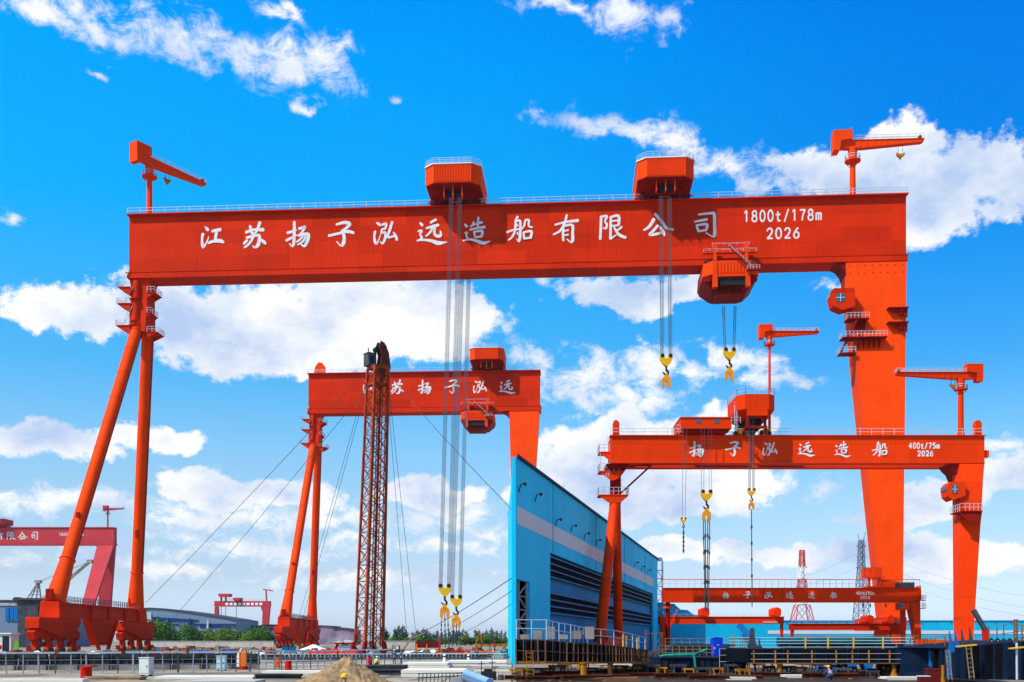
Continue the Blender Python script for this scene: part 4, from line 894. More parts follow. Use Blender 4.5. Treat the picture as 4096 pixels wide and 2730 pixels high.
hook_block('small yellow ball hook on two thin ropes, leftmost of the hooks before the clouds', P(2734, 2072, 178), [P(2731, 1700, 178), P(2748, 1700, 178)], g_, .32, [(0, -5, 0, -6.2, 0)], .7, 1, clevis=False, rope_r=.035)
hook_block('yellow double hook block with four slings hanging above the orange portal crane', P(2826, 1962, 178), [P(2812, 1700, 178), P(2841, 1700, 178)], g_, .62, [(-.9, -8.8, -.25, -21.0, -.2), (-.35, -8, -.1, -21, .2), (.35, -8, .15, -21, .2), (.9, -8.8, .3, -21.0, -.2)], 1.1, 2, bundle=.9, rope_r=.035)
hook_block('slim yellow hook on a long dark cable under the octagonal trolley', P(3006, 1955, 177), [P(2998, 1660, 177), P(3014, 1660, 177)], g_, .42, [(0, -8.5, .1, -20.5, 0)], .8, 4, bundle=.3, rope_r=.035)

def small_gantry(label, x0, x1, y0, y1, Y, house, text=False, m=ORG, ltype='a', dep=2.6, group='portal cranes low behind the hull blocks'):
    o = Vector((px(x0, Y), Y, 0)); L = px(x1, Y) - o.x; zt, zb = pz(y0, Y), pz(y1, Y)
    t = thing('portal_crane', label, 'gantry crane', o, 0, group)
    g = MB(); g.box(0, L, 0, dep, zb, zt - .08); g.box(-.05, L + .05, -.2, dep + .2, zt - .08, zt); g.box(0.02, L - .02, -.1, dep + .1, zb - .08, zb)
    gi = g.build('girder', m, t)
    return t, gi, o, L, zt, zb
def gable_house(t, x, w, z, h, Y, m=ORG):
    b = MB(); b.prism([(x - w / 2 * .7, z), (x + w / 2 * .7, z), (x + w / 2, z + h * .18), (x + w / 2, z + h * .78), (x, z + h), (x - w / 2, z + h * .78), (x - w / 2, z + h * .18)], 'y', -1.2, 3.2); return b.build('hoist_house', m, t)
# second 400t crane
t, gi, o, L, zt, zb = small_gantry('orange-red portal crane with tall handrail and small lettering, behind the 400t/75m crane', 2657, 3680, 2352, 2408, 200, None)
k = 200 / F
def u2(x): return px(x, 200) - o.x
r = MB(); r.rail([(-.3, -.1, zt), (L - .1, -.1, zt)], h=1.55, step=1.25, t=.06, mids=1); r.build('railing', RAILW, gi)
r = MB(); r.bar((-.8, -.1, zt + 1.6), (L, -.1, zt + 1.6), .12); r.build('handrail', ORG, gi)
mb = MB()
for ch, x in zip('扬子泓远造船', (2902, 2988, 3074, 3160, 3247, 3332)): glyph(MB(), G[ch], u2(x), pz(2381, 200), 28 * k, -.003, 1.1, .02).build('painted_character', LETTER, gi)
digits(mb, '400t/75m', u2(3460), pz(2374, 200), 13 * k, 74 * k, -.003, 1.3); digits(mb, '2026', u2(3460), pz(2391, 200), 13 * k, 42 * k, -.003, 1.3)
mb.build('lettering', LETTER, gi)
b = MB(); b.box(u2(3465), u2(3523), -.8, 3, pz(2312, 200), pz(2272, 200)); b.box(u2(3470), u2(3478), -.6, 0, zt, pz(2312, 200)); b.box(u2(3512), u2(3521), -.6, 0, zt, pz(2312, 200)); b.box(u2(3466), u2(3523), -.7, 2.8, zt, zt + .3); b.box(u2(3460), u2(3540), -.9, -.6, pz(2312, 200), pz(2308, 200)); hh = b.build('hoist_house', ORG, t)
w = MB(); w.box(u2(3476), u2(3481), -.86, -.78, pz(2287, 200), pz(2280, 200)); w.build('window', GLASS, hh); w = MB(); w.box(u2(3511), u2(3516), -.86, -.78, pz(2287, 200), pz(2280, 200)); w.build('window', GLASS, hh)
b = MB(); b.box(u2(3527), u2(3578), -.5, 2.6, zt + .05, pz(2322, 200)); b.build('electrical_cabinet', ORG, t)
b = MB()
for i in range(9): b.box(u2(3585 + i * 8), u2(3591 + i * 8), -.4, 1.5, zt, pz(2330 + (i % 2) * 3, 200))
b.build('resistor_bank', DKGREY, t)
b = MB(); b.loft([[(u2(3640), 0, zb - .08), (u2(3682), 0, zb - .08), (u2(3682), 2.6, zb - .08), (u2(3640), 2.6, zb - .08)], [(u2(3646), -1.2, pz(2480, 200)), (u2(3672), -1.2, pz(2480, 200)), (u2(3672), 1.4, pz(2480, 200)), (u2(3646), 1.4, pz(2480, 200))], [(u2(3652), -3, .9), (u2(3664), -3, .9), (u2(3664), -.5, .9), (u2(3652), -.5, .9)]]); b.prism([(u2(3640), zb - .2), (u2(3670), zb - .2), (u2(3687), zb + .6), (u2(3687), zb + .4), (u2(3683), zb + 3.2)], 'y', -.05, 2.6); b.build('leg', ORG, t)
b = MB(); b.box(u2(3620), u2(3634), 1.4, 2.6, .9, zb - .08); b.build('leg', ORG, t)
b = MB(); b.box(u2(3585), u2(3622), -2.0, .5, pz(2440, 198), pz(2412, 198)); cb = b.build('operator_cabin', ORG, t)
w = MB(); w.box(u2(3586) - .05, u2(3601), -2.06, -1.0, pz(2432, 198), pz(2415, 198)); w.build('cabin_window', GLASS, cb)
r = MB()
for z in (pz(2404, 198), pz(2435, 198)): r.box(u2(3668), u2(3692), -1.4, .2, z, z + .12); r.rail([(u2(3668), -1.4, z + .1), (u2(3692), -1.4, z + .1), (u2(3692), .2, z + .1)], h=1.0, step=.6, t=.05)
r.build('access_platform', ORG, t)
b = MB(); b.tube((u2(2675), 1.3, 1), (u2(2675), 1.3, zb - .05), .5, .45, 14); b.build('leg', DKRED, t)
b = MB(); b.tube((u2(2675), 1.3, pz(2434, 200)), (u2(2675), 1.3, pz(2430, 200)), 1.0, n=14); b.tube((u2(2675), 1.3, pz(2430, 200)), (u2(2675), 1.3, pz(2424, 200)), 1.0, .5, 14); b.build('leg_collar', ORG, t)
for x in (3458, 3488, 3551):
    b = MB(); b.tube((u2(x), 1, zb), (u2(x), 1, zb - .45), .05); b.prism([(u2(x) - .16, zb - .45), (u2(x) + .16, zb - .45), (u2(x) + .1, zb - .9), (u2(x), zb - 1.15), (u2(x) - .1, zb - .9)], 'y', .9, 1.1); b.build('lifting_hook', DARK, t)
# low portal cranes
t, gi, o, L, zt, zb = small_gantry('bright orange low portal crane with two gabled hoist houses before the cyan wall', 2640, 3136, 2467, 2494, 207, None)
def u3(x): return px(x, 207) - o.x
for x, w_ in ((2818, 31), (3104, 29)): gable_house(t, u3(x), w_ * 207 / F, zt, 37 * 207 / F, 207)
r = MB(); r.rail([(u3(2700), 2.5, zt), (u3(3132), 2.5, zt)], h=.55, step=1.5, t=.05, mids=0); r.build('railing', RAILW, gi)
b = MB(); b.loft([[(u3(2643), -.02, zb - .08), (u3(2684), -.02, zb - .08), (u3(2684), 2.4, zb - .08), (u3(2643), 2.4, zb - .08)], [(u3(2643), -1, zb - 1.4), (u3(2672), -1, zb - 1.4), (u3(2672), 1, zb - 1.4), (u3(2643), 1, zb - 1.4)], [(u3(2643), -1.6, .4), (u3(2660), -1.6, .4), (u3(2660), .2, .4), (u3(2643), .2, .4)]]); b.build('leg', ORG, t)
b = MB(); b.box(u3(2675), u3(2685), 1.6, 2.4, .4, zb - .08); b.bar((u3(2708), -.4, zt + 1.4), (u3(2675), -.6, zb - 1.2), .35, .15); b.build('leg', ORG, t)
b = MB(); b.box(u3(3125), u3(3135), .2, 1.0, .4, zb - .08); b.build('leg', ORG, t)
b = MB(); b.box(u3(2643), u3(2656), .5, 1.5, zt, zt + 1.1); b.box(u3(2668), u3(2682), .5, 1.5, zt, zt + 1.2); b.build('electrical_cabinet', GREY, t)
b = MB(); b.box(u3(3052), u3(3111), -.13, -.02, zb + .15, zb + .32); b.build('cream_nameplate', CREAM, gi)
t, gi, o, L, zt, zb = small_gantry('red low portal crane with two gabled hoist houses in front of the pylons', 3167, 3601, 2495, 2519, 212, None, m=RED)
def u4(x): return px(x, 212) - o.x
for x, w_ in ((3475, 26), (3556, 27)): gable_house(t, u4(x), w_ * 212 / F, zt, 34 * 212 / F, 212, RED)
r = MB(); r.rail([(u4(3180), 2.5, zt), (u4(3600), 2.5, zt)], h=.55, step=1.5, t=.05, mids=0); r.build('railing', RAILW, gi)
b = MB(); b.box(u4(3167), u4(3177), .2, 1.1, .4, zb - .08); b.build('leg', RED, t)
b = MB(); b.loft([[(u4(3570), 0, zb - .08), (u4(3601), 0, zb - .08), (u4(3601), 2.4, zb - .08), (u4(3570), 2.4, zb - .08)], [(u4(3578), -.6, .4), (u4(3592), -.6, .4), (u4(3592), 1, .4), (u4(3578), 1, .4)]]); b.build('leg', RED, t)
b = MB(); b.path([(u4(3545), .5, zb - .1), (u4(3556), .5, zb - .7), (u4(3572), .5, zb - 1.2)], .14); b.build('knee_brace', RED, t)
b = MB(); b.box(u4(3572), u4(3598), .3, 1.6, zt, zt + .7); b.tube((u4(3584), 1, zt + .7), (u4(3584), 1, zt + 1.3), .35); b.build('electrical_cabinet', DKGREY, t)

# ------------------------------------------------------------------ cyan sheds
Sh = Vector((px(2063, 125.7), 125.7, 0)); ang_ = math.atan2(1, .25)
t = thing('assembly_shed', 'long cyan shed with a pale band and louvred doors beside the 400t/75m crane', 'shed', Sh, ang_)
LW = 166.3; HT = 25.45
def quad(dp): return [(0, 0), (LW, 0), (LW + dp * .97, dp * .2425), (dp * .97, dp * .2425)]
w_ = MB(); w_.box(0, LW, 0, .5, 15.4, HT); w_.box(7.6, 20.5, 0, .5, 0, 15.4); w_.box(0.002, 7.6, 0, .5, 10.5, 15.4); w_.box(155, LW, 0, .5, 0, 15.4); w_.box(0, .5, 0.0, .5, 0, 10.5)
dq = 62; DX, DY = 59.2, 15.9
for a, b in (((.15, .15), (DX, DY)), ((DX, DY), (LW + DX, DY)), ((LW, .5), (LW + DX, DY))):
    w_.bar((*a, HT / 2), (*b, HT / 2), .3, HT)
wl = w_.build('wall', CYAN, t)
b = MB(); b.box(.6, 22.0, -.05, .02, 17.3, 19.5); b.build('cladding_band', BANDG, wl); b = MB(); b.box(22.6, 155, -.05, .02, 17.3, 19.5); b.build('cladding_band', BANDG, wl)
for s in (22.3, 60, 98, 136):
    b = MB(); b.box(s - .05, s + .05, -.07, .0, 15.5, HT - .1); b.build('wall_seam', CYAND, wl)
rf = MB(); rf.prism([(-.3, -.3), (LW + .5, -.3), (LW + DX + .5, DY + .2), (DX, DY + .2)], 'z', HT, HT + .35); rf.build('roof', mat('navy_roof_trim', (0.012, 0.03, 0.09), 0.6), t)
d = MB(); d.box(20.55, 154.95, .75, .95, 0, 15.35); dp_ = d.build('sliding_door', CYAND, t)
lv, lk = MB(), MB()
for z0 in (12.1, 6.9):
    lk.box(20.6, 154.9, .55, .74, z0, z0 + 2.9)
    for i in range(4): lv.hexa([(20.6, .05, z0 + i * .95 - .16), (156.5, .05, z0 + i * .95 - .16), (156.5, .7, z0 + i * .95 + .1), (20.6, .7, z0 + i * .95 + .1), (20.6, .05, z0 + i * .95 - .02), (156.5, .05, z0 + i * .95 - .02), (156.5, .7, z0 + i * .95 + .24), (20.6, .7, z0 + i * .95 + .24)])
lk.build('louvre_gap', mat('louvre_black', (.004, .004, .005), .8), dp_); lv.build('louvre_blade', mat('blue_louvre', (0.05, 0.20, 0.38), 0.5), dp_)
tr = MB()
for i in range(6):
    z = i * 1.7; tr.bar((2.2, .25, z + (0 if i % 2 else 1.7)), (6.9, .25, z + (1.7 if i % 2 else 0)), .16)
    tr.bar((2.2, .25, z), (6.9, .25, z), .12)
for x in (2.2, 6.9): tr.box(x - .15, x + .15, .1, .4, 0, 10.4)
tr.build('door_truss', GREY, t)
lamp = thing('wall_lamp', 'small dark wall lamp in the row along the cyan shed above its pale band', 'wall lamp', (0, 0, 0), ang_, 'lamps along the cyan shed wall')
b = MB(); b.bar((0, 0, -.9), (0, -.25, 0), .12); b.bar((0, -.2, 0), (0, -.7, .15), .1); b.build('bracket', DARK, lamp)
b = MB(); b.tube((0, -.6, .2), (0, -.95, .0), .14, .24, 8); b.build('lamp_head', DKGREY, lamp)
ca, sa = math.cos(ang_), math.sin(ang_)
def wallp(s, z, out=.04): return Vector((Sh.x + s * ca + out * sa, Sh.y + s * sa - out * ca, z))
for i, (s, z) in enumerate([(1.4, 22.2), (10.5, 22.2), (24, 20.4), (36, 20.8), (48, 20.8), (60, 20.8), (76, 20.8), (115, 20.8), (128, 20.8), (141, 20.8)]):
    if i == 0: lamp.location = wallp(s, z)
    else: dup(lamp, wallp(s, z), ang_)
t = thing('stair_tower', 'grey steel stair tower at the far corner of the cyan shed', 'stair tower', (px(2637, 292), 292, 0), 0)
b = MB()
for x in (-.9, .9):
    for y in (-.9, .9): b.bar((x, y, 0), (x, y, pz(2245, 292)), .18)
for i in range(10):
    z = 2.3 * i + 2; b.box(-.95, .95, -.95, .95, z, z + .1)
b.build('frame', PYLG, t)
b = MB()
for i in range(9): b.bar((-.8 if i % 2 else .8, -1, 2.3 * i + 2), (.8 if i % 2 else -.8, -1, 2.3 * i + 4.3), .3, .12)
b.build('stair_flight', DKGREY, t)
b = MB()
for i in range(8): b.rail([(-.95, -1, 2.3 * i + 2.1), (.95, -1, 2.3 * i + 2.1)], h=1.0, step=.6, t=.05)
b.tube((0, 0, pz(2245, 292)), (0, 0, pz(2232, 292)), .9, .9, 12); b.build('railing', RAILW, t)

t = thing('workshop_building', 'long low cyan workshop with a grey stripe across the back, behind the portal cranes', 'workshop', (px(3000, 330), 330, 0), 0)
x0, x1 = px(2630, 330) - px(3000, 330), px(4320, 330) - px(3000, 330)
zr = pz(2484, 330)
b = MB(); b.box(x0, x1, 0, 30, 0, zr); wl = b.build('wall', mat('bright_cyan_cladding', (0.008, 0.46, 0.68), 0.55, var=.06, scale=.05, streak=.2, streakcol=(.01, .33, .5), plates=(3.4, 4.0)), t)
b = MB(); b.prism([(-.3, zr), (30.3, zr), (15, zr + .45)], 'x', x0 - .3, x1 + .3); b.build('roof', CYAND, t)
b = MB(); b.box(px(3072, 330) - px(3000, 330), x1, -.12, .05, pz(2537, 330), pz(2523, 330)); b.build('cladding_band', BANDG, wl)
b = MB()
for i in range(28): x = x0 + 3 + i * (x1 - x0 - 6) / 27; b.bar((x, -.2, zr - .9), (x, -.2, zr), .12)
b.build('downpipe', CYAND, wl)
b = MB(); b.box(px(2690, 330) - px(3000, 330), px(2940, 330) - px(3000, 330), -.15, .03, 0, 3 - 17 * 330 / F); b.build('rolling_door', DKGREY, t)
b = MB(); b.bar((px(2948, 330) - px(3000, 330), -2, pz(2500, 330)), (px(2998, 330) - px(3000, 330), -6, pz(2560, 330)), 1.3, 1.6); b.build('conveyor_chute', MIDBLUE, t)
t = thing('end_block', 'taller stepped cyan block behind the shed corner, left of the low workshop', 'building', (px(2640, 300), 300, 0), 0)
def ub(x): return px(x, 300) - px(2640, 300)
b = MB(); b.prism([(ub(2600), 0), (ub(2822), 0), (ub(2822), pz(2466, 300)), (ub(2775), pz(2460, 300)), (ub(2750), pz(2441, 300)), (ub(2722), pz(2439, 300)), (ub(2700), pz(2420, 300)), (ub(2640), pz(2416, 300)), (ub(2600), pz(2416, 300))], 'y', 0, 20); b.build('wall', MATS['bright_cyan_cladding'], t)
b = MB(); b.prism([(ub(2600), pz(2416, 300) + .02), (ub(2640), pz(2416, 300) + .02), (ub(2700), pz(2420, 300) + .02), (ub(2700), pz(2418, 300) + .1), (ub(2640), pz(2414, 300) + .1), (ub(2600), pz(2414, 300) + .1)], 'y', -.2, 20.2); b.build('roof_edge', CYAND, t)

# ------------------------------------------------------------------ pylons
def lattice(mb, prof, n, t=.2, diag=True):
    """square tapering lattice; prof = [(z, half width)]"""
    def hw(z):
        for (z0, w0), (z1, w1) in zip(prof, prof[1:]):
            if z <= z1: return w0 + (w1 - w0) * (z - z0) / (z1 - z0)
        return prof[-1][1]
    zs = [prof[0][0] + (prof[-1][0] - prof[0][0]) * (1 - (1 - i / n) ** 1.35) for i in range(n + 1)]
    cs = [(-1, -1), (1, -1), (1, 1), (-1, 1)]
    for z0, z1 in zip(zs, zs[1:]):
        a, b = hw(z0), hw(z1)
        for k in range(4):
            c, d = cs[k], cs[(k + 1) % 4]
            mb.bar((c[0] * a, c[1] * a, z0), (c[0] * b, c[1] * b, z1), t * 1.4)
            mb.bar((c[0] * b, c[1] * b, z1), (d[0] * b, d[1] * b, z1), t * .8)
            if diag:
                mb.bar((c[0] * a, c[1] * a, z0), (d[0] * b, d[1] * b, z1), t * .8); mb.bar((d[0] * a, d[1] * a, z0), (c[0] * b, c[1] * b, z1), t * .8)
Yp = 430
t = thing('transmission_pylon', 'grey lattice pylon carrying the power lines, taller of the two', 'pylon', (px(3445, Yp), Yp, 0), R(8))
b = MB(); H = pz(2134, Yp); lattice(b, [(0, 3.2), (12, 2.5), (33, 1.15), (H - 3, .85)], 15, .22); b.build('tower', PYLG, t)
b = MB()
for z, l in ((H - 5.5, 2.2), (H - 10, 2.0), (H - 14.5, 2.4)): b.bar((-l, 0, z), (l, 0, z), .3); b.bar((-l, 0, z), (0, 0, z + 1.6), .2); b.bar((l, 0, z), (0, 0, z + 1.6), .2)
b.bar((-.9, 0, H - 3), (-1.6, 0, H - .4), .2); b.bar((.9, 0, H - 3), (2.0, 0, H + .6), .25); b.build('crossarm', PYLG, t)
t = thing('transmission_pylon', 'red and white banded lattice pylon, shorter of the two', 'pylon', (px(3208, 440), 440, 0), R(3))
zz = [0, 9, 18, 24, 29, 34, pz(2202, 440)]
prof = [(0, 5.4), (9, 4.3), (18, 2.6), (24, 1.8), (29, 1.35), (34, 1.05), (zz[-1], .8)]
for i in range(6):
    b = MB(); lattice(b, [prof[i], prof[i + 1]], 1 if i < 2 else 2, .26); b.build('tower_band', WHITE if i % 2 == 0 and i < 5 else mat('pylon_red_paint', (0.55, 0.08, 0.06), 0.6), t)
b = MB()
for z in (29.5, 34): b.bar((-2.3, 0, z), (2.3, 0, z), .3); b.bar((-2.2, 0, z), (0, 0, z + 1.4), .2); b.bar((2.2, 0, z), (0, 0, z + 1.4), .2)
b.build('crossarm', WHITE, t)
def sag(p, q, s, r=.06, n=10):
    p, q = Vector(p), Vector(q); pts = [p.lerp(q, i / n) - Vector((0, 0, 4 * s * (i / n) * (1 - i / n))) for i in range(n + 1)]
    m = MB(); m.path(pts, r, 5); return m
def wire(p, q, s, label, group, r=.06, cat='cable', nm='power_line', m=WIRE):
    p, q = Vector(p), Vector(q); o = MB()
    mid = p; b = sag(p - mid, q - mid, s, r); ob = b.build(nm, m); ob.location = mid; tag(ob, label, cat, group); return ob
T0 = Vector((px(3445, Yp), Yp, 0))
LP = mat('power_line_grey', (0.30, 0.36, 0.45), 0.6)
for z, yy, q, sg in ((H - 5.5, 0, at(4160, 2395, 330), 3), (H - 10, 0, at(4160, 2440, 330), 3), (H - 14.5, 0, at(4160, 2472, 330), 3)):
    wire(T0 + Vector((2.1, 0, z)), q, sg, 'thin power line sagging right from the grey pylon across the cloud', 'power lines right of the pylon', .06, m=LP)
wire(T0 + Vector((-2.2, 0, H - 8.5)), at(3208, 2306, 440), 1.2, 'upper thin power line from the grey pylon down to the banded pylon', 'power lines', .06, m=LP)
wire(T0 + Vector((-2.2, 0, H - 14.5)), at(3213, 2338, 440), 1.2, 'lower thin power line from the grey pylon towards the banded pylon', 'power lines', .06, m=LP)
# ------------------------------------------------------------------ lattice boom and its guys
def lattice_boom():
    base = gd(1478, 2606.0); Y = 205.0; base = Vector((px(1475, Y), Y, 0)); H = pz(1478, Y)
    t = thing('lattice_tower', 'rust brown lattice tower crane mast standing before the second gantry crane', 'lattice tower', base, R(38))
    top = Vector((px(1512, Y), Y, H)) - base; top = Matrix.Rotation(-R(38), 3, 'Z') @ top
    def cen(z): return top * (z / H)
    def hw(z): return 2.02 - (2.02 - 1.52) * z / H if z > 3 else 2.02
    z0 = 1.6; zs = [z0 + (H - z0) * i / 17 for i in range(18)]; cs = [(-1, -1), (1, -1), (1, 1), (-1, 1)]
    def pt(k, z): c = cen(z); w = hw(z); return Vector((c.x + cs[k][0] * w, c.y + cs[k][1] * w, z))
    for k in range(4):
        b = MB(); b.bar(pt(k, z0), pt(k, H), .55 if k == 0 else .42); b.build('chord', RUSTB, t)
    b = MB()
    for a, c in zip(zs, zs[1:]):
        for k in range(4):
            j = (k + 1) % 4; b.bar(pt(k, c), pt(j, c), .12); b.bar(pt(k, a), pt(j, c), .13); b.bar(pt(j, a), pt(k, c), .13)
    b.build('bracing', RUSTB, t)
    b = MB()
    for k in (0, 1):
        j = (k + 1) % 4; n = Vector((cs[k][0] + cs[j][0], cs[k][1] + cs[j][1], 0)) * .12
        for e in (.22, .80):
            p, q = pt(k, z0).lerp(pt(j, z0), e) + n, pt(k, H).lerp(pt(j, H), e) + n; b.bar(p, q, .16)
            for i in range(60): f = i / 60; r = p.lerp(q, f); b.bar(r, r + (pt(j, z0) - pt(k, z0)).normalized() * .55, .07)
    b.build('ladder', RUSTB, t)
    c = cen(H); b = MB()
    b.box(c.x - 1.6, c.x + 1.6, c.y - 1.6, c.y + 1.6, H - .1, H + .5); b.box(c.x - 1.7, c.x + 1.7, c.y - 1.7, c.y + 1.7, H - 3.2, H - 2.9)
    b.bar((c.x - 1.5, c.y - 1.5, H), (c.x - 2.6, c.y - 2.4, H - 2.0), .3); b.bar((c.x + 1.5, c.y + 1.5, H), (c.x + 2.8, c.y + 2.5, H - 2.6), .35); b.build('head_frame', RUSTB, t)
    b = MB(); b.box(c.x - 2.3, c.x - .5, c.y - .2, c.y + 1.7, H + .5, H + 2.9); b.box(c.x - 2.4, c.x - .4, c.y - .3, c.y + 1.8, H + 2.9, H + 3.05); b.bar((c.x - 2.2, c.y, H + 3), (c.x - 2.2, c.y, H + 3.9), .15); hs_ = b.build('winch_housing', DKGREY, t)
    b = MB(); b.box(c.x - 1.9, c.x - 1.1, c.y - .26, c.y - .18, H + 1.0, H + 2.3); b.build('opening', DARK, hs_)
    for yy in (-1.0, .3):
        b = MB(); b.prism([(c.x - .3, H - .4), (c.x + 1.7, H - 1.8), (c.x + 2.3, H + .6), (c.x + 1.9, H + 3.4), (c.x + .9, H + 5.2), (c.x + .1, H + 5.5), (c.x - .3, H + 4.6), (c.x + .2, H + 2.6)], 'y', c.y + yy - .1, c.y + yy + .1); b.build('cathead_plate', mat('dark_rust', (0.13, 0.032, 0.016), 0.75, var=.5), t)
    for x, z, r in ((c.x + .75, H + 4.3, .85), (c.x + 1.3, H + 1.6, .8), (c.x - .6, H + 3.7, .55)):
        b = MB(); b.tube((x, c.y - .85, z), (x, c.y + .15, z), r, n=18); b.tube((x, c.y - 1.2, z), (x, c.y + .5, z), .16, n=8); b.build('sheave', DARK, t)
    b = MB(); b.box(-3.2, 3.2, -3.2, 3.2, .35, 1.0)
    for a in range(4): k = cs[a]; b.prism([(k[0] * 2.4 - .4, .9), (k[0] * 2.4 + .4, .9), (k[0] * 2.1 + .3, 2.6), (k[0] * 2.1 - .3, 2.6)], 'y', k[1] * 2.3 - .4, k[1] * 2.3 + .4)
    for x in (-2.6, 2.6): b.tube((x, -3, .36), (x, 3, .36), .35, n=10)
    b.build('base_frame', DKRED, t)
    return base, top, H
BB, BT, BH = lattice_boom()
TOPW = Vector((px(1512, 205), 205, BH + 1.5))
RG = WIRE
wire(at(1450, 1498, 204), at(583, 2412, 240), 0.5, 'upper long guy wire slanting left from the lattice tower to the huge crane foot', 'guy wires', .055, 'guy wire', 'guy_wire')
wire(at(1470, 1550, 206), at(690, 2478, 300), 0.5, 'lower long guy wire slanting left from the lattice tower to the grey shed', 'guy wires', .055, 'guy wire', 'guy_wire')
wire(at(1480, 1500, 206), at(1206, 2490, 300), 0.6, 'thin guy wire crossing the second crane legs down to their sill beam', 'guy wires', .05, 'guy wire', 'guy_wire')
wire(at(1465, 1520, 206), at(1190, 2490, 310), 0.6, 'faint guy wire just left of the one crossing the second crane legs', 'guy wires', .05, 'guy wire', 'guy_wire')
wire(at(1545, 1500, 206), at(1628, 2545, 260), 0.4, 'guy wire falling steeply to the poplars, nearest right of the lattice tower', 'guy wires', .05, 'guy wire', 'guy_wire')
wire(at(1550, 1500, 206), at(1662, 2520, 260), 0.4, 'guy wire falling steeply to the poplars, second right of the lattice tower', 'guy wires', .05, 'guy wire', 'guy_wire')
wire(at(1548, 1490, 206), at(2068, 2060, 128), 0.5, 'guy wire slanting down right from the lattice tower top past the hoist ropes', 'guy wires', .045, 'guy wire', 'guy_wire')
wire(at(1640, 2552, 250), at(2066, 2300, 127.5), 0.6, 'uppermost of three cables climbing right from the poplars to the shed corner', 'yard cables', .06, 'guy wire', 'guy_wire')
wire(at(1735, 2547, 240), at(2066, 2352, 127.5), 0.4, 'cable climbing right from behind the hooks to the shed corner, middle of three', 'yard cables', .045, 'guy wire', 'guy_wire')
wire(at(1862, 2528, 200), at(2066, 2404, 127.5), 0.2, 'cable climbing right to the shed corner, lowest and shortest of three', 'yard cables', .045, 'guy wire', 'guy_wire')

# ------------------------------------------------------------------ far crane, far sheds, far luffing crane
t = thing('gantry_crane', 'far small pinkish red gantry crane above the bushes, legs behind the grey shed', 'gantry crane', (px(860, 1100), 1100, 0), 0, 'gantry cranes of the shipyard')
def uf(x): return px(x, 1100) - px(860, 1100)
def zf(y): return pz(y, 1100)
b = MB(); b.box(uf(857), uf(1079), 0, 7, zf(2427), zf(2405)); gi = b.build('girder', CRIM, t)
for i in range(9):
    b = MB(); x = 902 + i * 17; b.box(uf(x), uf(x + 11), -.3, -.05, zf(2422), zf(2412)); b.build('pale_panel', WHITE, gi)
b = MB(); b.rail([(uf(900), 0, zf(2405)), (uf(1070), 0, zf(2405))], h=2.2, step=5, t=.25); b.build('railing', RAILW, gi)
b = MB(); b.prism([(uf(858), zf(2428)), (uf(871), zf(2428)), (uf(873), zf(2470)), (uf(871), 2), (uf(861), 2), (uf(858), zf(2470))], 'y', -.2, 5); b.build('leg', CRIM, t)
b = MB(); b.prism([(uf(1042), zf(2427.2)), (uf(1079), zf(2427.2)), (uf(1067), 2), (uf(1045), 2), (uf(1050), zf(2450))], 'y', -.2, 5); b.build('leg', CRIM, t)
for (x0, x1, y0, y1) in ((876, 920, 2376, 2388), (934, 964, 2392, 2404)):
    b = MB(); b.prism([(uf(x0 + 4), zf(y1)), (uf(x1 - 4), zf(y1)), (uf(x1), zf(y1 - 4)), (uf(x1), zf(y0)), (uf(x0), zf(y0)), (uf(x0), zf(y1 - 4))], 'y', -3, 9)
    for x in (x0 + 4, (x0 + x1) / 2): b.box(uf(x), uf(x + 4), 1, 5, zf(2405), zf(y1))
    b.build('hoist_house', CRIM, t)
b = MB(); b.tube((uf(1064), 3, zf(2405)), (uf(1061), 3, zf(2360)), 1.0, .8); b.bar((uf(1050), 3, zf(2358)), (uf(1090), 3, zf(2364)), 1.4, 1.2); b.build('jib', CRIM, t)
b = MB()
for x, y in ((883, 2470), (901, 2468), (943, 2470)): b.tube((uf(x), 2, zf(2427)), (uf(x), 2, zf(y)), .3, n=6)
b.tube((uf(943), 2, zf(2470)), (uf(943), 2, zf(2476)), 1.0, n=8); b.build('hoist_rope', WIRE, t)

def shed(label, pts, Y, dep, m, name='shed', cat='shed'):
    x0 = pts[0][0]; o = Vector((px(x0, Y), Y, 0)); t = thing(name, label, cat, o)
    poly = [(px(x, Y) - o.x, max(0, pz(y, Y))) for x, y in pts]
    b = MB(); b.prism([(poly[0][0], 0)] + poly + [(poly[-1][0], 0)], 'y', 0, dep); w_ = b.build('wall', m, t)
    r = MB()
    for (a, c) in zip(poly, poly[1:]): r.bar((a[0], dep / 2, a[1] + .2), (c[0], dep / 2, c[1] + .2), dep + 1.5, .5)
    r.build('roof_edge', DKGREY, t)
    return t, w_, o
SY = 680.0
t, wl, o = shed('long grey-blue shed with curved roof and deep blue columns behind the bushes', [(560, 2436), (600, 2434), (655, 2437), (740, 2448), (830, 2462), (900, 2473), (944, 2482)], SY, 60, GRBLUE)
def us(x): return px(x, SY) - o.x
b = MB(); b.box(us(561), us(606), -.6, .02, 0, pz(2450, SY)); b.build('gable_panel', mat('pale_grey_sheeting', (0.42, 0.45, 0.46), 0.6), wl)
b = MB(); b.prism([(us(608), pz(2487, SY)), (us(794), pz(2487, SY)), (us(794), pz(2480, SY)), (us(608), pz(2468, SY))], 'y', -.5, .02); b.build('blue_band', DBLUE, wl)
b = MB(); b.box(us(640), us(943), -.5, -.05, pz(2502, SY), pz(2496, SY)); b.box(us(800), us(944), -.5, .02, pz(2512, SY), pz(2504, SY)); b.build('lower_band', DBLUE, wl)
for x in (668, 762):
    b = MB(); b.bar((us(x), -1.5, 0), (us(x), -1.5, pz(2486, SY)), 1.9, 1.9); b.bar((us(x), -1.5, pz(2486, SY)), (us(x + 6), -1.5, pz(2480, SY)), 2, 2); b.build('column', DBLUE, t)
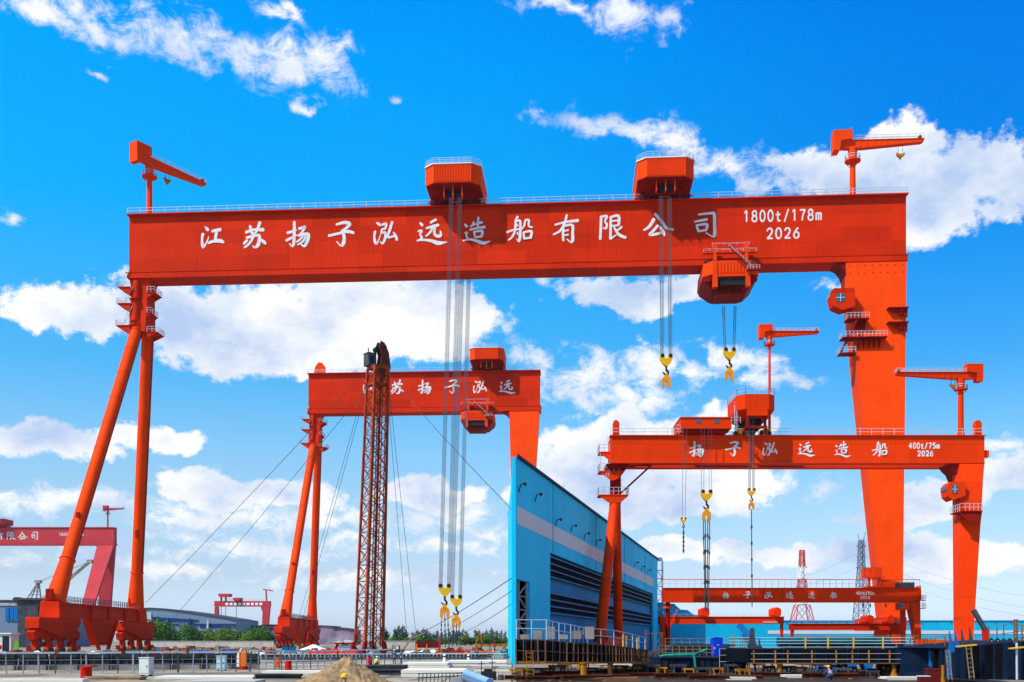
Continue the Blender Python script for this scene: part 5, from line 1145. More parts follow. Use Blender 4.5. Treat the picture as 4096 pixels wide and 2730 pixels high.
b = MB(); b.prism([(us(822), 0), (us(832), 0), (us(838), pz(2482, SY)), (us(832), pz(2480, SY))], 'y', -2, -1); b.build('column', mat('pale_pink_concrete', (0.50, 0.42, 0.40), 0.8), t)
shed('low grey sheds and blue clutter between the far crane and the second crane legs', [(944, 2508), (1030, 2506), (1030, 2516), (1110, 2514)], 720, 40, mat('mixed_blue_grey', (0.10, 0.14, 0.25), 0.7, var=.6, scale=.12))
shed('low dusty pink and crimson hull sections right of the far crane', [(1020, 2514), (1030, 2506), (1060, 2500), (1125, 2502), (1126, 2524)], 760, 30, mat('dusty_crimson', (0.42, 0.10, 0.12), 0.8, var=.4, scale=.1), 'hull_section', 'hull section')
shed('grey and mauve ship hull and stacked sections left of the lattice tower', [(1268, 2504), (1330, 2507), (1332, 2515), (1360, 2513), (1415, 2521)], 640, 30, mat('mauve_grey_hull', (0.25, 0.18, 0.22), 0.8, var=.6, scale=.12, streak=.5, streakcol=(.3, .32, .36)), 'hull_section', 'hull section')
t, wl, o = shed('dark blue and grey hall at the left edge behind the huge crane foot', [(-60, 2405), (40, 2405), (185, 2412), (200, 2418)], 420, 40, GRBLUE)
def ul(x): return px(x, 420) - o.x
b = MB()
for x in (24, 42, 58): b.box(ul(x), ul(x + 14), -.5, .02, pz(2484, 420), pz(2432, 420))
b.build('blue_door', MIDBLUE, wl)
b = MB(); b.box(ul(-20), ul(185), -.35, -.05, pz(2424, 420), pz(2412, 420)); b.build('window_band', mat('mixed_pale_strip', (0.35, 0.33, 0.32), 0.7, var=.6, scale=.4), wl)
b = MB(); b.box(ul(75), ul(185), -.8, -.4, pz(2455, 420), pz(2428, 420)); b.build('hull_patch', mat('maroon_blue_mix', (0.09, 0.06, 0.10), 0.7, var=.8, scale=.35), wl)
t = thing('luffing_crane', 'weathered grey luffing crane with raised lattice jib behind the huge slanting leg', 'crane', (px(145, 400), 400, 0))
def uc(x): return px(x, 400) - px(145, 400)
b = MB(); b.box(uc(65), uc(190), -3, 3, pz(2402, 400), pz(2394, 400)); b.box(uc(80), uc(160), -2, 2, 0, pz(2402, 400)); b.box(uc(66), uc(78), -2, 2, pz(2394, 400), pz(2390, 400)); b.build('upper_deck', DKGREY, t)
b = MB(); a = (uc(155), 0, pz(2326, 400))
for x in (115, 130, 150, 168): b.bar((uc(x), -1, pz(2394, 400)), a, .45)
for y in (2345, 2365, 2380): b.bar((uc(155 - (y - 2326) * .5), -1, pz(y, 400)), (uc(155 + (y - 2326) * .18), -1, pz(y, 400)), .3)
b.box(uc(143), uc(164), -1.2, 1, pz(2334, 400), pz(2322, 400)); b.build('a_frame', mat('weathered_grey_brown', (0.28, 0.24, 0.21), 0.8, var=.3), t)
b = MB(); p, q = Vector((uc(175), 0, pz(2400, 400))), Vector((uc(362), 0, pz(2246, 400)))
for e in (-.8, .8):
    for f in (-.8, .8): b.bar(p + Vector((0, e, f)), q + Vector((0, e * .4, f * .4)), .28)
for i in range(18):
    r, s_ = p.lerp(q, i / 18), p.lerp(q, (i + 1) / 18); g1 = .8 - .4 * i / 18; b.bar(r + Vector((0, -g1, -g1)), s_ + Vector((0, -g1, g1)), .2)
b.box(q.x - 1.2, q.x + .8, -.9, .9, q.z - .8, q.z + .6); b.build('jib', MATS['weathered_grey_brown'], t)
b = MB(); b.bar(a, (q.x, q.y, q.z), .14); b.bar((a[0], -.8, a[2] - .6), (q.x - 1, -.5, q.z - .6), .12); b.build('pendant_line', GREY, t)

# ------------------------------------------------------------------ trees
def leaf_mesh(name, blobs, n, size, m, par, seed):
    rd = random.Random(seed); b = MB()
    tot = sum(r[3] * r[4] for r in blobs)
    for (cx_, cy_, cz_, rx, rz_) in blobs:
        for _ in range(int(n * rx * rz_ / tot)):
            th, u = rd.uniform(0, 2 * math.pi), rd.uniform(-1, 1); k = rd.uniform(.45, 1.0) ** .45
            lump = 1 + .22 * math.sin(3 * th + cx_ * 5) * math.cos(4 * u + cz_)
            s_ = math.sqrt(1 - u * u); c = Vector((cx_ + rx * k * lump * s_ * math.cos(th), cy_ + rx * k * lump * s_ * math.sin(th), cz_ + rz_ * k * lump * u))
            nrm = Vector((rd.uniform(-1, 1), rd.uniform(-1, 1), rd.uniform(-.3, 1.2))).normalized(); a = nrm.orthogonal().normalized(); d = nrm.cross(a)
            ro = rd.uniform(0, 6.28); a, d = a * math.cos(ro) + d * math.sin(ro), d * math.cos(ro) - a * math.sin(ro)
            z = size * rd.uniform(.6, 1.3)
            b.add([c - a * z * .5, c + d * z * .32, c + a * z * .6, c - d * z * .32], [(0, 1, 2, 3)])
    return b.build(name, m, par, smooth=False)
LV = [LEAF, mat('bush_foliage_light', (.11, .20, .025), .7, var=.4, scale=.35), mat('bush_foliage_dark', (.035, .10, .028), .7, var=.4, scale=.35)]
def bush(label, seed, group, m=None, h=9.5, w=5.2, n=1500):
    rd = random.Random(seed); t = thing('bushy_tree', label, 'tree', (0, 0, 0), 0, group)
    b = MB(); b.tube((0, 0, 0), (0, 0, h * .45), .35, .2, 8)
    for i in range(5):
        a = i * 1.26 + seed; b.tube((0, 0, h * (.2 + .05 * i)), (math.cos(a) * w * .6, math.sin(a) * w * .6, h * (.5 + .06 * i)), .16, .06, 6)
    b.build('trunk', BARK, t)
    bl = [(rd.uniform(-.55, .55) * w, rd.uniform(-.5, .5) * w, h * rd.uniform(.28, .72), w * rd.uniform(.38, .6), h * rd.uniform(.2, .3)) for _ in range(8)] + [(0, 0, h * .45, w * .8, h * .38), (rd.uniform(-.3, .3) * w, 0, h * .82, w * .36, h * .2)]
    leaf_mesh('crown', bl, n, .75, m or LV[seed % 3], t, seed); return t
def poplar(label, seed, group, h=20, w=2.6):
    rd = random.Random(seed); t = thing('poplar_tree', label, 'tree', (0, 0, 0), 0, group)
    b = MB(); b.tube((0, 0, 0), (0, 0, h * .9), .3, .06, 8)
    for i in range(7): a = i * 2.1; b.tube((0, 0, h * (.15 + .09 * i)), (math.cos(a) * w * .5, math.sin(a) * w * .5, h * (.28 + .09 * i)), .12, .04, 6)
    b.build('trunk', BARK, t)
    bl = []
    for i in range(8):
        f = i / 7; bl.append((rd.uniform(-.25, .25) * w, rd.uniform(-.25, .25) * w, h * (.16 + .74 * f), w * (.95 - .75 * abs(f - .25) ** 1.1) * (1 if f < .9 else .45) * rd.uniform(.7, .95), h * .10))
    leaf_mesh('crown', bl, 950, .8, LEAF2, t, seed); return t
BG = 'round green bushes before the grey shed'; BL = 'round green bush in the belt between the grey shed and the low concrete wall'
pro = [bush(BL, s, BG) for s in (3, 10, 23)]
spots = [(618, 2500, .95), (634, 2510, .7), (690, 2516, .8), (720, 2520, .72), (752, 2514, .85), (775, 2524, .6), (800, 2518, .78), (830, 2522, .7), (862, 2518, .78), (890, 2526, .6), (905, 2524, .68), (932, 2527, .62), (960, 2528, .6), (985, 2520, .75), (1010, 2528, .6), (1035, 2526, .66), (1060, 2524, .7), (1078, 2532, .55), (705, 2542, .45), (740, 2545, .42), (800, 2545, .42), (850, 2548, .38), (900, 2547, .4), (950, 2548, .38), (1000, 2548, .4), (1050, 2548, .4),
         (10, 2478, .95), (45, 2484, .85), (80, 2482, .9), (112, 2490, .8), (1172, 2515, .8), (1196, 2530, .6)]
for i, (x, y, s) in enumerate(spots):
    Y = 470 + (i * 37) % 60; s = (HY - y + 18) / F * Y / 9.2
    s = (pz(y, Y)) / 9.0 * (1.3, .92, 1.1, .85, 1.2)[i % 5]
    p = Vector((px(x, Y), Y, 0))
    if i < 3: o = pro[i]; o.location = p; o.scale = (s * 1.15, s, s); o.rotation_euler.z = i
    else: o = dup(pro[i % 3], p, i * 1.7, s=(s * 1.15, s, s))
    if x < 120: o['label'] = 'round green bush in the strip at the left edge below the dark blue hall'; o['group'] = 'bushes at the left edge'
    elif 1150 < x < 1210: o['label'] = 'yellowish green bush seen between the legs of the second gantry crane'; o['group'] = 'bushes between the crane legs'
PG = 'dark poplars along the horizon'; PL = 'dark slender poplar in the row along the horizon right of the lattice tower'
pp_ = [poplar(PL, s, PG) for s in (5, 17)]
ps = [(1534, 2502, 1.5), (1548, 2520, 1.3), (1580, 2512, 1), (1592, 2502, 1.1), (1610, 2500, 1.1), (1624, 2516, 1), (1652, 2528, 1.2), (1668, 2518, 1.1), (1690, 2512, 1.2), (1706, 2515, 1.2), (1722, 2528, 1.1), (1735, 2530, 1), (1748, 2520, 1.1), (1766, 2530, 1.1), (1782, 2528, 1), (1800, 2524, 1.1), (1815, 2516, 1.1), (1830, 2522, 1.2), (1850, 2516, 1.1), (1866, 2524, 1.1), (1904, 2516, 1), (1916, 2518, 1), (1930, 2528, 1.1), (1944, 2518, 1), (1958, 2528, 1.1), (1970, 2512, 1.2), (1988, 2520, .9), (2004, 2520, .8), (2020, 2524, .8), (2038, 2530, .8)]
for i, (x, y, wd) in enumerate(ps):
    Y = 560 + (i * 53) % 80; s = (pz(y, Y) - 0) / 19.5; p = Vector((px(x, Y), Y, 0)); sc = (s * wd * 1.75, s * wd * 1.75, s)
    if i < 2: o = pp_[i]; o.location = p; o.scale = sc
    else: dup(pp_[i % 2], p, i * 1.3, s=sc)
bs = [(1645, 2548), (1680, 2545), (1720, 2548), (1760, 2550), (1860, 2540), (1880, 2548), (1920, 2545), (1950, 2540), (1985, 2548), (2015, 2550), (1570, 2545), (1610, 2546)]
for i, (x, y) in enumerate(bs):
    Y = 520 + (i * 31) % 30; s = pz(y, Y) / 9.4; o = dup(pro[i % 3], Vector((px(x, Y), Y, 0)), i * 2.1, 'dark green bush at the feet of the poplars on the horizon', s=(s * 1.9, s * 1.5, s)); o['group'] = 'bushes under the poplars'
# ------------------------------------------------------------------ people
def person(name_label, loc, rz, pose='stand', top=VEST, legs=CLOTHB, helm=HELM, group=None):
    """one continuous skinned body, with clothing, hair cover and helmet as children"""
    t = thing('person', name_label, 'person', loc, rz, group)
    if pose == 'stand':
        J = {'pel': (0, 0, .95), 'chest': (0, 0, 1.28), 'neck': (0, -.01, 1.46), 'head': (0, -.02, 1.62), 'crown': (0, -.02, 1.72),
             'kl': (-.11, -.03, .50), 'fl': (-.12, 0, .08), 'tl': (-.12, -.15, .04), 'kr': (.11, -.05, .50), 'fr': (.12, -.02, .08), 'tr': (.12, -.17, .04),
             'sl': (-.19, 0, 1.40), 'el': (-.26, -.03, 1.13), 'wl': (-.22, -.20, .95), 'sr': (.19, 0, 1.40), 'er': (.27, .0, 1.12), 'wr': (.25, -.16, .92)}
    else:                               # crouching, arms forward
        J = {'pel': (0, .12, .42), 'chest': (0, -.02, .74), 'neck': (0, -.14, .90), 'head': (0, -.22, 1.03), 'crown': (0, -.25, 1.13),
             'kl': (-.16, -.28, .50), 'fl': (-.14, 0, .08), 'tl': (-.15, -.16, .04), 'kr': (.16, -.28, .50), 'fr': (.14, 0, .08), 'tr': (.15, -.16, .04),
             'sl': (-.19, -.10, .84), 'el': (-.25, -.33, .66), 'wl': (-.18, -.52, .55), 'sr': (.19, -.10, .84), 'er': (.25, -.33, .66), 'wr': (.16, -.54, .58)}
    rad = {'pel': .155, 'chest': .165, 'neck': .062, 'head': .098, 'crown': .07, 'kl': .066, 'kr': .066, 'fl': .05, 'fr': .05, 'tl': .038, 'tr': .038, 'sl': .07, 'sr': .07, 'el': .05, 'er': .05, 'wl': .034, 'wr': .034}
    E = [('pel', 'chest'), ('chest', 'neck'), ('neck', 'head'), ('head', 'crown'), ('pel', 'kl'), ('kl', 'fl'), ('fl', 'tl'), ('pel', 'kr'), ('kr', 'fr'), ('fr', 'tr'), ('chest', 'sl'), ('sl', 'el'), ('el', 'wl'), ('chest', 'sr'), ('sr', 'er'), ('er', 'wr')]
    V = dict(J); RR = dict(rad)
    for s, wn in (('l', 'wl'), ('r', 'wr')):
        w = Vector(J[wn]); e = Vector(J['e' + s]); d = (w - e).normalized(); sx = -1 if s == 'l' else 1
        pm = 'p' + s; V[pm] = tuple(w + d * .08); RR[pm] = .036; E.append((wn, pm))
        for k in range(4):
            f1, f2 = f'{s}a{k}', f'{s}b{k}'; off = Vector((0, .028 - .019 * k, .004)); ln = (.075, .088, .08, .062)[k]
            V[f1] = tuple(w + d * .12 + off); V[f2] = tuple(w + d * (.12 + ln) + off + Vector((-sx * .02, 0, -.02))); RR[f1] = .011; RR[f2] = .009; E += [(pm, f1), (f1, f2)]
        V[s + 'th'] = tuple(w + d * .07 + Vector((-sx * .045, -.035, 0))); RR[s + 'th'] = .012; E.append((wn, s + 'th'))
    def skin(keys, edges, grow, nm, m, par, root):
        ks = [k for k in V if k in keys]; ix = {k: i for i, k in enumerate(ks)}
        me = bpy.data.meshes.new(nm); me.from_pydata([V[k] for k in ks], [(ix[a], ix[b]) for a, b in edges if a in ix and b in ix], [])
        o = bpy.data.objects.new(nm, me); COL.objects.link(o)
        o.modifiers.new('skin', 'SKIN'); o.modifiers.new('sub', 'SUBSURF').levels = 2
        for k in ks:
            sv = me.skin_vertices[0].data[ix[k]]; r = RR[k] + grow; sv.radius = (r, r * (.72 if k in ('pel', 'chest') else 1)); sv.use_root = (k == root)
        dg = bpy.context.evaluated_depsgraph_get(); me2 = bpy.data.meshes.new_from_object(o.evaluated_get(dg)); bpy.data.objects.remove(o)
        me2.materials.clear(); me2.materials.append(m); me2.polygons.foreach_set('use_smooth', [True] * len(me2.polygons))
        p = bpy.data.objects.new(nm, me2); COL.objects.link(p); p.parent = par; return p
    body = skin(set(V), E, 0, 'body', SKIN, t, 'pel')
    skin({'pel', 'chest', 'sl', 'el', 'sr', 'er'}, E, .022, 'jacket', top, t, 'pel')
    skin({'pel', 'kl', 'fl', 'kr', 'fr'}, E, .017, 'trousers', legs, t, 'pel')
    skin({'fl', 'tl'}, E, .02, 'boot', DARK, t, 'fl'); skin({'fr', 'tr'}, E, .02, 'boot', DARK, t, 'fr')
    h = Vector(J['head']); c = Vector(J['crown']); up = (c - h).normalized(); fw = Vector((0, -1, 0)); fw = (fw - up * fw.dot(up)).normalized()
    b = MB(); rings = []; ctr = h + up * .055; sd = up.cross(fw)
    for r, z in ((.150, 0), (.135, .015), (.132, .05), (.115, .10), (.07, .135), (.012, .15)):
        rings.append([ctr + fw * (r * math.cos(6.2832 * i / 16) * 1.1) + sd * (r * math.sin(6.2832 * i / 16)) + up * z for i in range(16)])
    b.loft(rings); b.hexa([ctr + fw * .13 - sd * .08, ctr + fw * .21 - sd * .06, ctr + fw * .21 + sd * .06, ctr + fw * .13 + sd * .08] + [q + up * .012 for q in (ctr + fw * .13 - sd * .08, ctr + fw * .21 - sd * .06, ctr + fw * .21 + sd * .06, ctr + fw * .13 + sd * .08)]); b.build('helmet', helm, t)
    fc = h + fw * .09
    for s in (-1, 1):
        b = MB(); e = fc + sd * (.036 * s) + up * .01; b.tube(e, e + fw * .012, .012, .008, 8); b.build('eye', DARK, t)
        b = MB(); e = h + sd * (.098 * s); b.tube(e - up * .03, e + up * .03, .014, n=8); b.build('ear', SKIN, t)
    b = MB(); b.hexa([fc - up * .035 - sd * .015, fc - up * .035 + fw * .03 - sd * .012, fc - up * .035 + fw * .03 + sd * .012, fc - up * .035 + sd * .015, fc + up * .01 - sd * .008, fc + up * .01 + fw * .012 - sd * .006, fc + up * .01 + fw * .012 + sd * .006, fc + up * .01 + sd * .008]); b.build('nose', SKIN, t)
    b = MB(); q = fc - up * .055; b.bar(q - sd * .025 + fw * .004, q + sd * .025 + fw * .004, .012); b.build('mouth', mat('lip', (0.30, 0.10, 0.08)), t)
    return t
p_ = gd(1376, 2780); person('worker in a yellow helmet before the sand pile, only head and shoulders in view', (px(1377, 40), 40, -.12), R(160), 'stand', CLOTHD, CLOTHD)
person('crouching worker in a lime vest beside the red drum near the sand pile', (px(1503, 112), 112, 0), R(150), 'crouch', VEST, CLOTHD, WHITE)
person('worker in blue clothes standing left of another by the black sheet stack', (px(1577, 128), 128, 0), R(200), 'stand', MIDBLUE, CLOTHB, HELM, 'blue-clothed workers')
person('worker in darker blue clothes standing right of another by the black sheet stack', (px(1604, 126), 126, 0), R(120), 'stand', CLOTHB, CLOTHB, BRIGHTRED, 'blue-clothed workers')
person('crouching worker in a yellow helmet under the long black hull block', (px(3320, 71.5), 71.5, 0), R(190), 'crouch', CLOTHB, CLOTHD)

# ------------------------------------------------------------------ dock edge
def fence(label, pts, h, step, name='dock_railing'):
    t = thing(name, label, 'railing', pts[0])
    o = Vector(pts[0]); pts = [Vector(p) - o for p in pts]
    for a, b in zip(pts, pts[1:]):
        n = max(1, round((b - a).length / step))
        for i in range(n):
            p = a.lerp(b, i / n); q = MB(); lean = random.uniform(-.12, .12); q.bar(p, p + Vector((lean, 0, h)), .085 if i % 3 else .13); q.build('post', GREY if (i % 4) else DKGREY, t)
    r = MB()
    for a, b in zip(pts, pts[1:]):
        n = max(1, round((b - a).length / (step * 4)))
        for i in range(n): p, q = a.lerp(b, i / n), a.lerp(b, (i + .93) / n); r.bar(p + Vector((0, 0, h + random.uniform(-.02, .02))), q + Vector((0, 0, h + random.uniform(-.02, .02))), .16, .14)
    r.build('top_rail', RAILW, t)
    r = MB()
    for a, b in zip(pts, pts[1:]):
        for z in (.42, .66): r.bar(a + Vector((0, 0, h * z)), b + Vector((0, 0, h * z)), .05)
    r.build('middle_rail', GREY, t); return t
fence('long grey dock-edge railing with leaning posts from the left edge to the sand pile', [(px(-40, 88), 88, 0), (px(1000, 96), 96, 0), (px(1560, 120), 120, 0)], 1.86, 1.25)
fence('lower grey railing beyond the black sheet stack towards the shed corner', [(px(1580, 150), 150, 0), (px(2035, 150), 150, 0)], 1.0, .9)
t = thing('dock_wall', 'dark steel and concrete wall of the dock behind the left railing', 'dock wall', (px(-60, 100), 100, 0))
L_ = px(1040, 106) - px(-60, 100)
def dw(z0, z1, y0, m, nm, par=t):
    b = MB(); n = 9
    for i in range(n): x0, x1 = L_ * i / n, L_ * (i + 1) / n - .02; b.box(x0, x1, y0 + 6 * x0 / L_, y0 + .6 + 6 * x0 / L_, z0, z1)
    return b.build(nm, m, par)
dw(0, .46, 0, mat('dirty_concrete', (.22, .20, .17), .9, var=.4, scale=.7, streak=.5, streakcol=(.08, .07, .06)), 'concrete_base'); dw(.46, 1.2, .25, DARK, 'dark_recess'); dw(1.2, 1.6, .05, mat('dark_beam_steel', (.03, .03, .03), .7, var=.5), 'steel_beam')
b = MB()
for i in range(34): x = i * L_ / 34; b.box(x, x + .12, -.1 + 6 * x / L_, .2 + 6 * x / L_, .52, 1.12)
b.build('stiffener', DKGREY, t)
t = thing('dock_wall', 'low dark slatted barrier beyond the railing, behind the sand pile and workers', 'barrier', (px(1045, 146), 146, 0))
b = MB(); L_ = px(1950, 152) - px(1045, 146)
for i in range(58): x = L_ * i / 58; b.box(x, x + L_ / 58 * .72, 4 * x / L_, 4 * x / L_ + .2, .12, .9)
b.build('slat', DKGREY, t); b = MB(); b.bar((0, -.1, .95), (L_, 3.9, .95), .12); b.bar((0, .3, .3), (L_, 4.3, .3), .2, .4); b.build('rail', RAILW, t)

def simple(name, label, cat, loc, rz=0, group=None): return thing(name, label, cat, loc, rz, group)
# bollard
t = simple('mooring_bollard', 'red mooring bollard with a flared cap at the dock edge', 'bollard', gd(345, 2720))
b = MB(); b.lathe([(.55, 0), (.55, .06), (.42, .1), (.40, .85), (.44, .95)], n=20); b.build('post', BRIGHTRED, t)
b = MB(); b.loft([[(.62 * math.cos(a) + .22, .5 * math.sin(a), .93 + .06 * math.cos(a)) for a in [6.283 * i / 20 for i in range(20)]], [(.60 * math.cos(a) + .22, .48 * math.sin(a), 1.06 + .05 * math.cos(a)) for a in [6.283 * i / 20 for i in range(20)]]]); b.build('cap', BRIGHTRED, t)
def cabinet(label, x, yb, w, h, m, d=.6, lean=0, cat='cabinet', name='electrical_cabinet'):
    t = simple(name, label, cat, gd(x, yb), lean)
    b = MB(); b.box(-w / 2, w / 2, 0, d, .12, h); b.box(-w / 2 - .05, w / 2 + .05, -.06, d + .06, h, h + .06); b.build('body', m, t)
    b = MB(); b.box(-w / 2 + .06, w / 2 - .06, -.03, .01, .25, h - .1); dr = b.build('door', m, t); b = MB(); b.box(w / 2 - .2, w / 2 - .14, -.07, -.025, h * .5, h * .6); b.build('handle', DARK, dr)
    b = MB()
    for sx in (-1, 1): b.box(sx * w / 2 * .8 - .05, sx * w / 2 * .8 + .05, .1, d - .1, 0, .12)
    b.build('foot', DARK, t); return t
cabinet('pale beige cabinet standing at the dock railing right of the red bollard', 576, 2706, .92, 1.5, BEIGE, .7, R(-14))
cabinet('pale blue cabinet behind the railing left of the orange column', 883, 2684, .85, 1.4, PALEBLUE)
cabinet('small orange box on a stand left of the red drum', 1107, 2676, .55, 1.1, ORANGE, .4, cat='box', name='orange_box')
t = simple('wrapped_column', 'tall orange column with cream tarpaulin leaning on it at the railing', 'column', gd(966, 2680))
b = MB(); b.loft([[(-.25, 0, .35), (.42, 0, .35), (.42, .5, .35), (-.25, .5, .35)], [(-.3, 0, 1.5), (.42, 0, 1.5), (.42, .5, 1.5), (-.3, .5, 1.5)], [(-.1, .05, 2.0), (.4, .05, 2.05), (.4, .45, 2.05), (-.1, .45, 2.0)]]); b.build('orange_body', ORANGE, t)
b = MB(); b.loft([[(-.6, -.05, .3), (-.2, -.08, .3), (-.2, .3, .3), (-.6, .3, .3)], [(-.42, -.05, 1.6), (-.22, -.08, 1.6), (-.22, .3, 1.6), (-.42, .3, 1.6)], [(-.02, -.02, 2.2), (.1, -.02, 2.2), (.1, .3, 2.2), (-.02, .3, 2.2)]]); b.build('tarpaulin', CREAM, t)
b = MB(); b.lathe([(.6, 0), (.55, .1), (.4, .35)], (.1, .25, 0)); b.build('base', DKRED, t)
def drum(label, x, yb, m, r=.33, h=.95):
    t = simple('oil_drum', label, 'drum', gd(x, yb)); b = MB(); b.lathe([(r, 0), (r, h * .32), (r * 1.05, h * .34), (r, h * .36), (r, h * .64), (r * 1.05, h * .66), (r, h * .68), (r, h), (r * .9, h - .02), (0.01, h - .02)], n=18); b.build('body', m, t)
    b = MB(); b.box(-r * 1.6, r * 1.9, -r * 1.2, r * 1.2, -.0, .03); b.build('tray', DARK, t)
drum('red drum on a dark tray left of the sand pile', 1153, 2684, BRIGHTRED)
drum('red drum right of the sand pile beside the crouching worker', 1477, 2660, BRIGHTRED, .36, .9)
# sand pile: a bumpy heap
rd = random.Random(4); b = MB(); n, mrings = 110, 40; vs, fs = [], []
from mathutils import noise as mnoise
for j in range(mrings + 1):
    f = j / mrings
    for i in range(n):
        a = 6.28318 * i / n; r0 = 1.0 + .18 * math.sin(a * 2 + 1) + .10 * math.sin(a * 5)
        ex = 1.0 + .5 * max(0, -math.cos(a)) ** 1.5
        r = 3.0 * f * r0 * ex; z = 2.05 * (1 - f) ** 1.15 if math.cos(a) > -.3 else 2.05 * ((1 - f) ** 1.6)
        z = 2.05 * (1 - f) ** (1.15 if math.cos(a) > 0 else 1.15 + .45 * abs(math.cos(a)))
        q = mnoise.noise(Vector((r * math.cos(a) * 1.6, r * math.sin(a) * 1.6, 3))) * .20 + mnoise.noise(Vector((r * math.cos(a) * 5, r * math.sin(a) * 5, 9))) * .11 + mnoise.noise(Vector((r * math.cos(a) * 11, r * math.sin(a) * 11, 1))) * .07
        vs.append((r * math.cos(a), r * math.sin(a), max(0, z + q * (1 if f < .98 else 0)) if j < mrings else 0))
for j in range(mrings):
    for i in range(n): k = (i + 1) % n; fs.append((j * n + i, j * n + k, (j + 1) * n + k, (j + 1) * n + i))
b.add(vs, fs); o = b.build('sand_pile', SAND); o.location = (px(1382, 59), 59, 0); tag(o, 'brown conical heap of sand in the foreground left of the black sheet stack', 'sand pile')
# flat sheets, slabs and beams lying about the dock edge
def stack(name, label, cat, x0, x1, y0, yb, z0, m, dep=3.0, lay=4, group=None, rz=0, jit=.08, sm=None):
    """pile of plates between pixel columns x0..x1, front at ground row yb, top at picture row y0"""
    Y = F * CAMH / (yb - HY); top = max(.05, pz(y0, Y)); w = px(x1, Y) - px(x0, Y)
    t = simple(name, label, cat, (px((x0 + x1) / 2, Y), Y, 0), rz, group); rd = random.Random(int(x0 * 7 + yb))
    for i in range(lay):
        a, c = top * i / lay, top * (i + .86) / lay; e = rd.uniform(-jit, jit) * w; q = rd.uniform(0, .25)
        b = MB(); b.box(-w / 2 + e, w / 2 + e * .5, q, dep + q, a, c); b.build('layer', m if not sm or i % 2 else sm, t)
    return t
stack('sheet_stack', 'stack of black plastic sheets right of the sand pile', 'sheet stack', 1456, 1612, 2664, 2702, 0, DARK, 5, 4, sm=DKGREY)
stack('slab_stack', 'long cream slab stack just beyond the black sheets', 'slab stack', 1612, 1790, 2652, 2672, 0, CREAM, 7, 2)
stack('slab_stack', 'cream slab stack reaching the shed corner, behind the dark frames', 'slab stack', 1800, 2030, 2644, 2664, 0, CREAM, 7, 2)
stack('slab_stack', 'nearest low cream slabs with the blue tarpaulin rolls at their right', 'slab stack', 1608, 1860, 2680, 2708, 0, CREAM, 6, 2)
stack('slab_stack', 'cream and grey slab stack in the lower corner before the shed', 'slab stack', 1890, 2046, 2664, 2700, 0, CREAM, 5, 3, sm=CONC)
stack('timber_planks', 'weathered timber planks at the bottom edge between bollard and cabinet', 'planks', 330, 560, 2706, 2722, 0, TAN, 1.5, 2)
stack('timber_planks', 'long cream boards along the bottom edge left of the sand pile', 'planks', 600, 1000, 2706, 2718, 0, CREAM, 3, 1)
stack('steel_beam', 'dark steel beam lying before the cream boards left of the sand pile', 'beam', 1000, 1190, 2697, 2716, 0, DARK, 1.2, 2)
stack('slab_stack', 'thin pale slab under the railing left of the sand pile', 'slab', 1040, 1300, 2684, 2694, 0, CREAM, 2.5, 1)
stack('timber_planks', 'cream edge boards at the bottom left corner under the railing', 'planks', -40, 320, 2716, 2728, 0, CREAM, 1.2, 1)
stack('concrete_slab', 'grey concrete slab along the bottom edge below the pale cabinet', 'slab', 740, 1010, 2722, 2745, 0, CONC, 3, 1)
t = simple('tarpaulin_roll', 'two light blue tarpaulin rolls lying slanted at the bottom beside the shed', 'tarpaulin rolls', gd(1895, 2742))
b = MB(); b.tube((-.55, 1.6, .75), (1.1, -2.2, .28), .26, n=18); b.build('roll', TARPB, t); b = MB(); b.tube((-.75, 1.2, .45), (.55, -2.4, .10), .22, n=18); b.build('roll', mat('slate_tarpaulin', (0.10, 0.14, 0.22), 0.6), t)
b = MB(); b.box(-1.6, .3, .9, 1.6, 0, .45); b.build('cradle', GREY, t)
t = simple('bar_grille', 'dark upright bar frame standing in the pale slabs, like a low fence', 'frame', gd(1775, 2738))
b = MB()
for i in range(14): b.bar((-1.7 + i * .26, 0, 0), (-1.66 + i * .26, .1, .75), .06)
b.bar((-1.8, 0, .42), (1.8, .1, .6), .08); b.bar((-1.8, .02, .72), (1.75, .1, .78), .06); b.build('bars', DKGREY, t)
for (x, yb, h, lab) in ((1925, 2706, 1.25, 'thin dark scaffold post among the pale slabs, left of another'), (1968, 2700, 1.3, 'thin dark scaffold post among the pale slabs near the black generator')):
    t = simple('scaffold_post', lab, 'post', gd(x, yb)); b = MB(); b.bar((0, 0, 0), (.02, 0, h), .07); b.bar((-.25, 0, h * .8), (.3, 0, h * .82), .06); b.box(-.2, .2, -.2, .2, 0, .05); b.build('post_and_arm', DARK, t)
t = simple('generator', 'small black generator with a fuel can on the slabs before the shed', 'generator', gd(1955, 2722)); b = MB(); b.box(-.55, .55, 0, .6, .15, .65); b.prism([(-.4, .65), (.3, .65), (.2, .85), (-.3, .85)], 'y', .1, .5); b.build('housing', DARK, t)
b = MB(); b.tube((.9, .1, .02), (.9, .1, .4), .22, n=14); b.build('fuel_can', DKGREY, t); b = MB()
for x in (-.45, .45): b.tube((x, -.05, .15), (x, .05, .15), .15, n=12)
b.build('wheel', DARK, t)

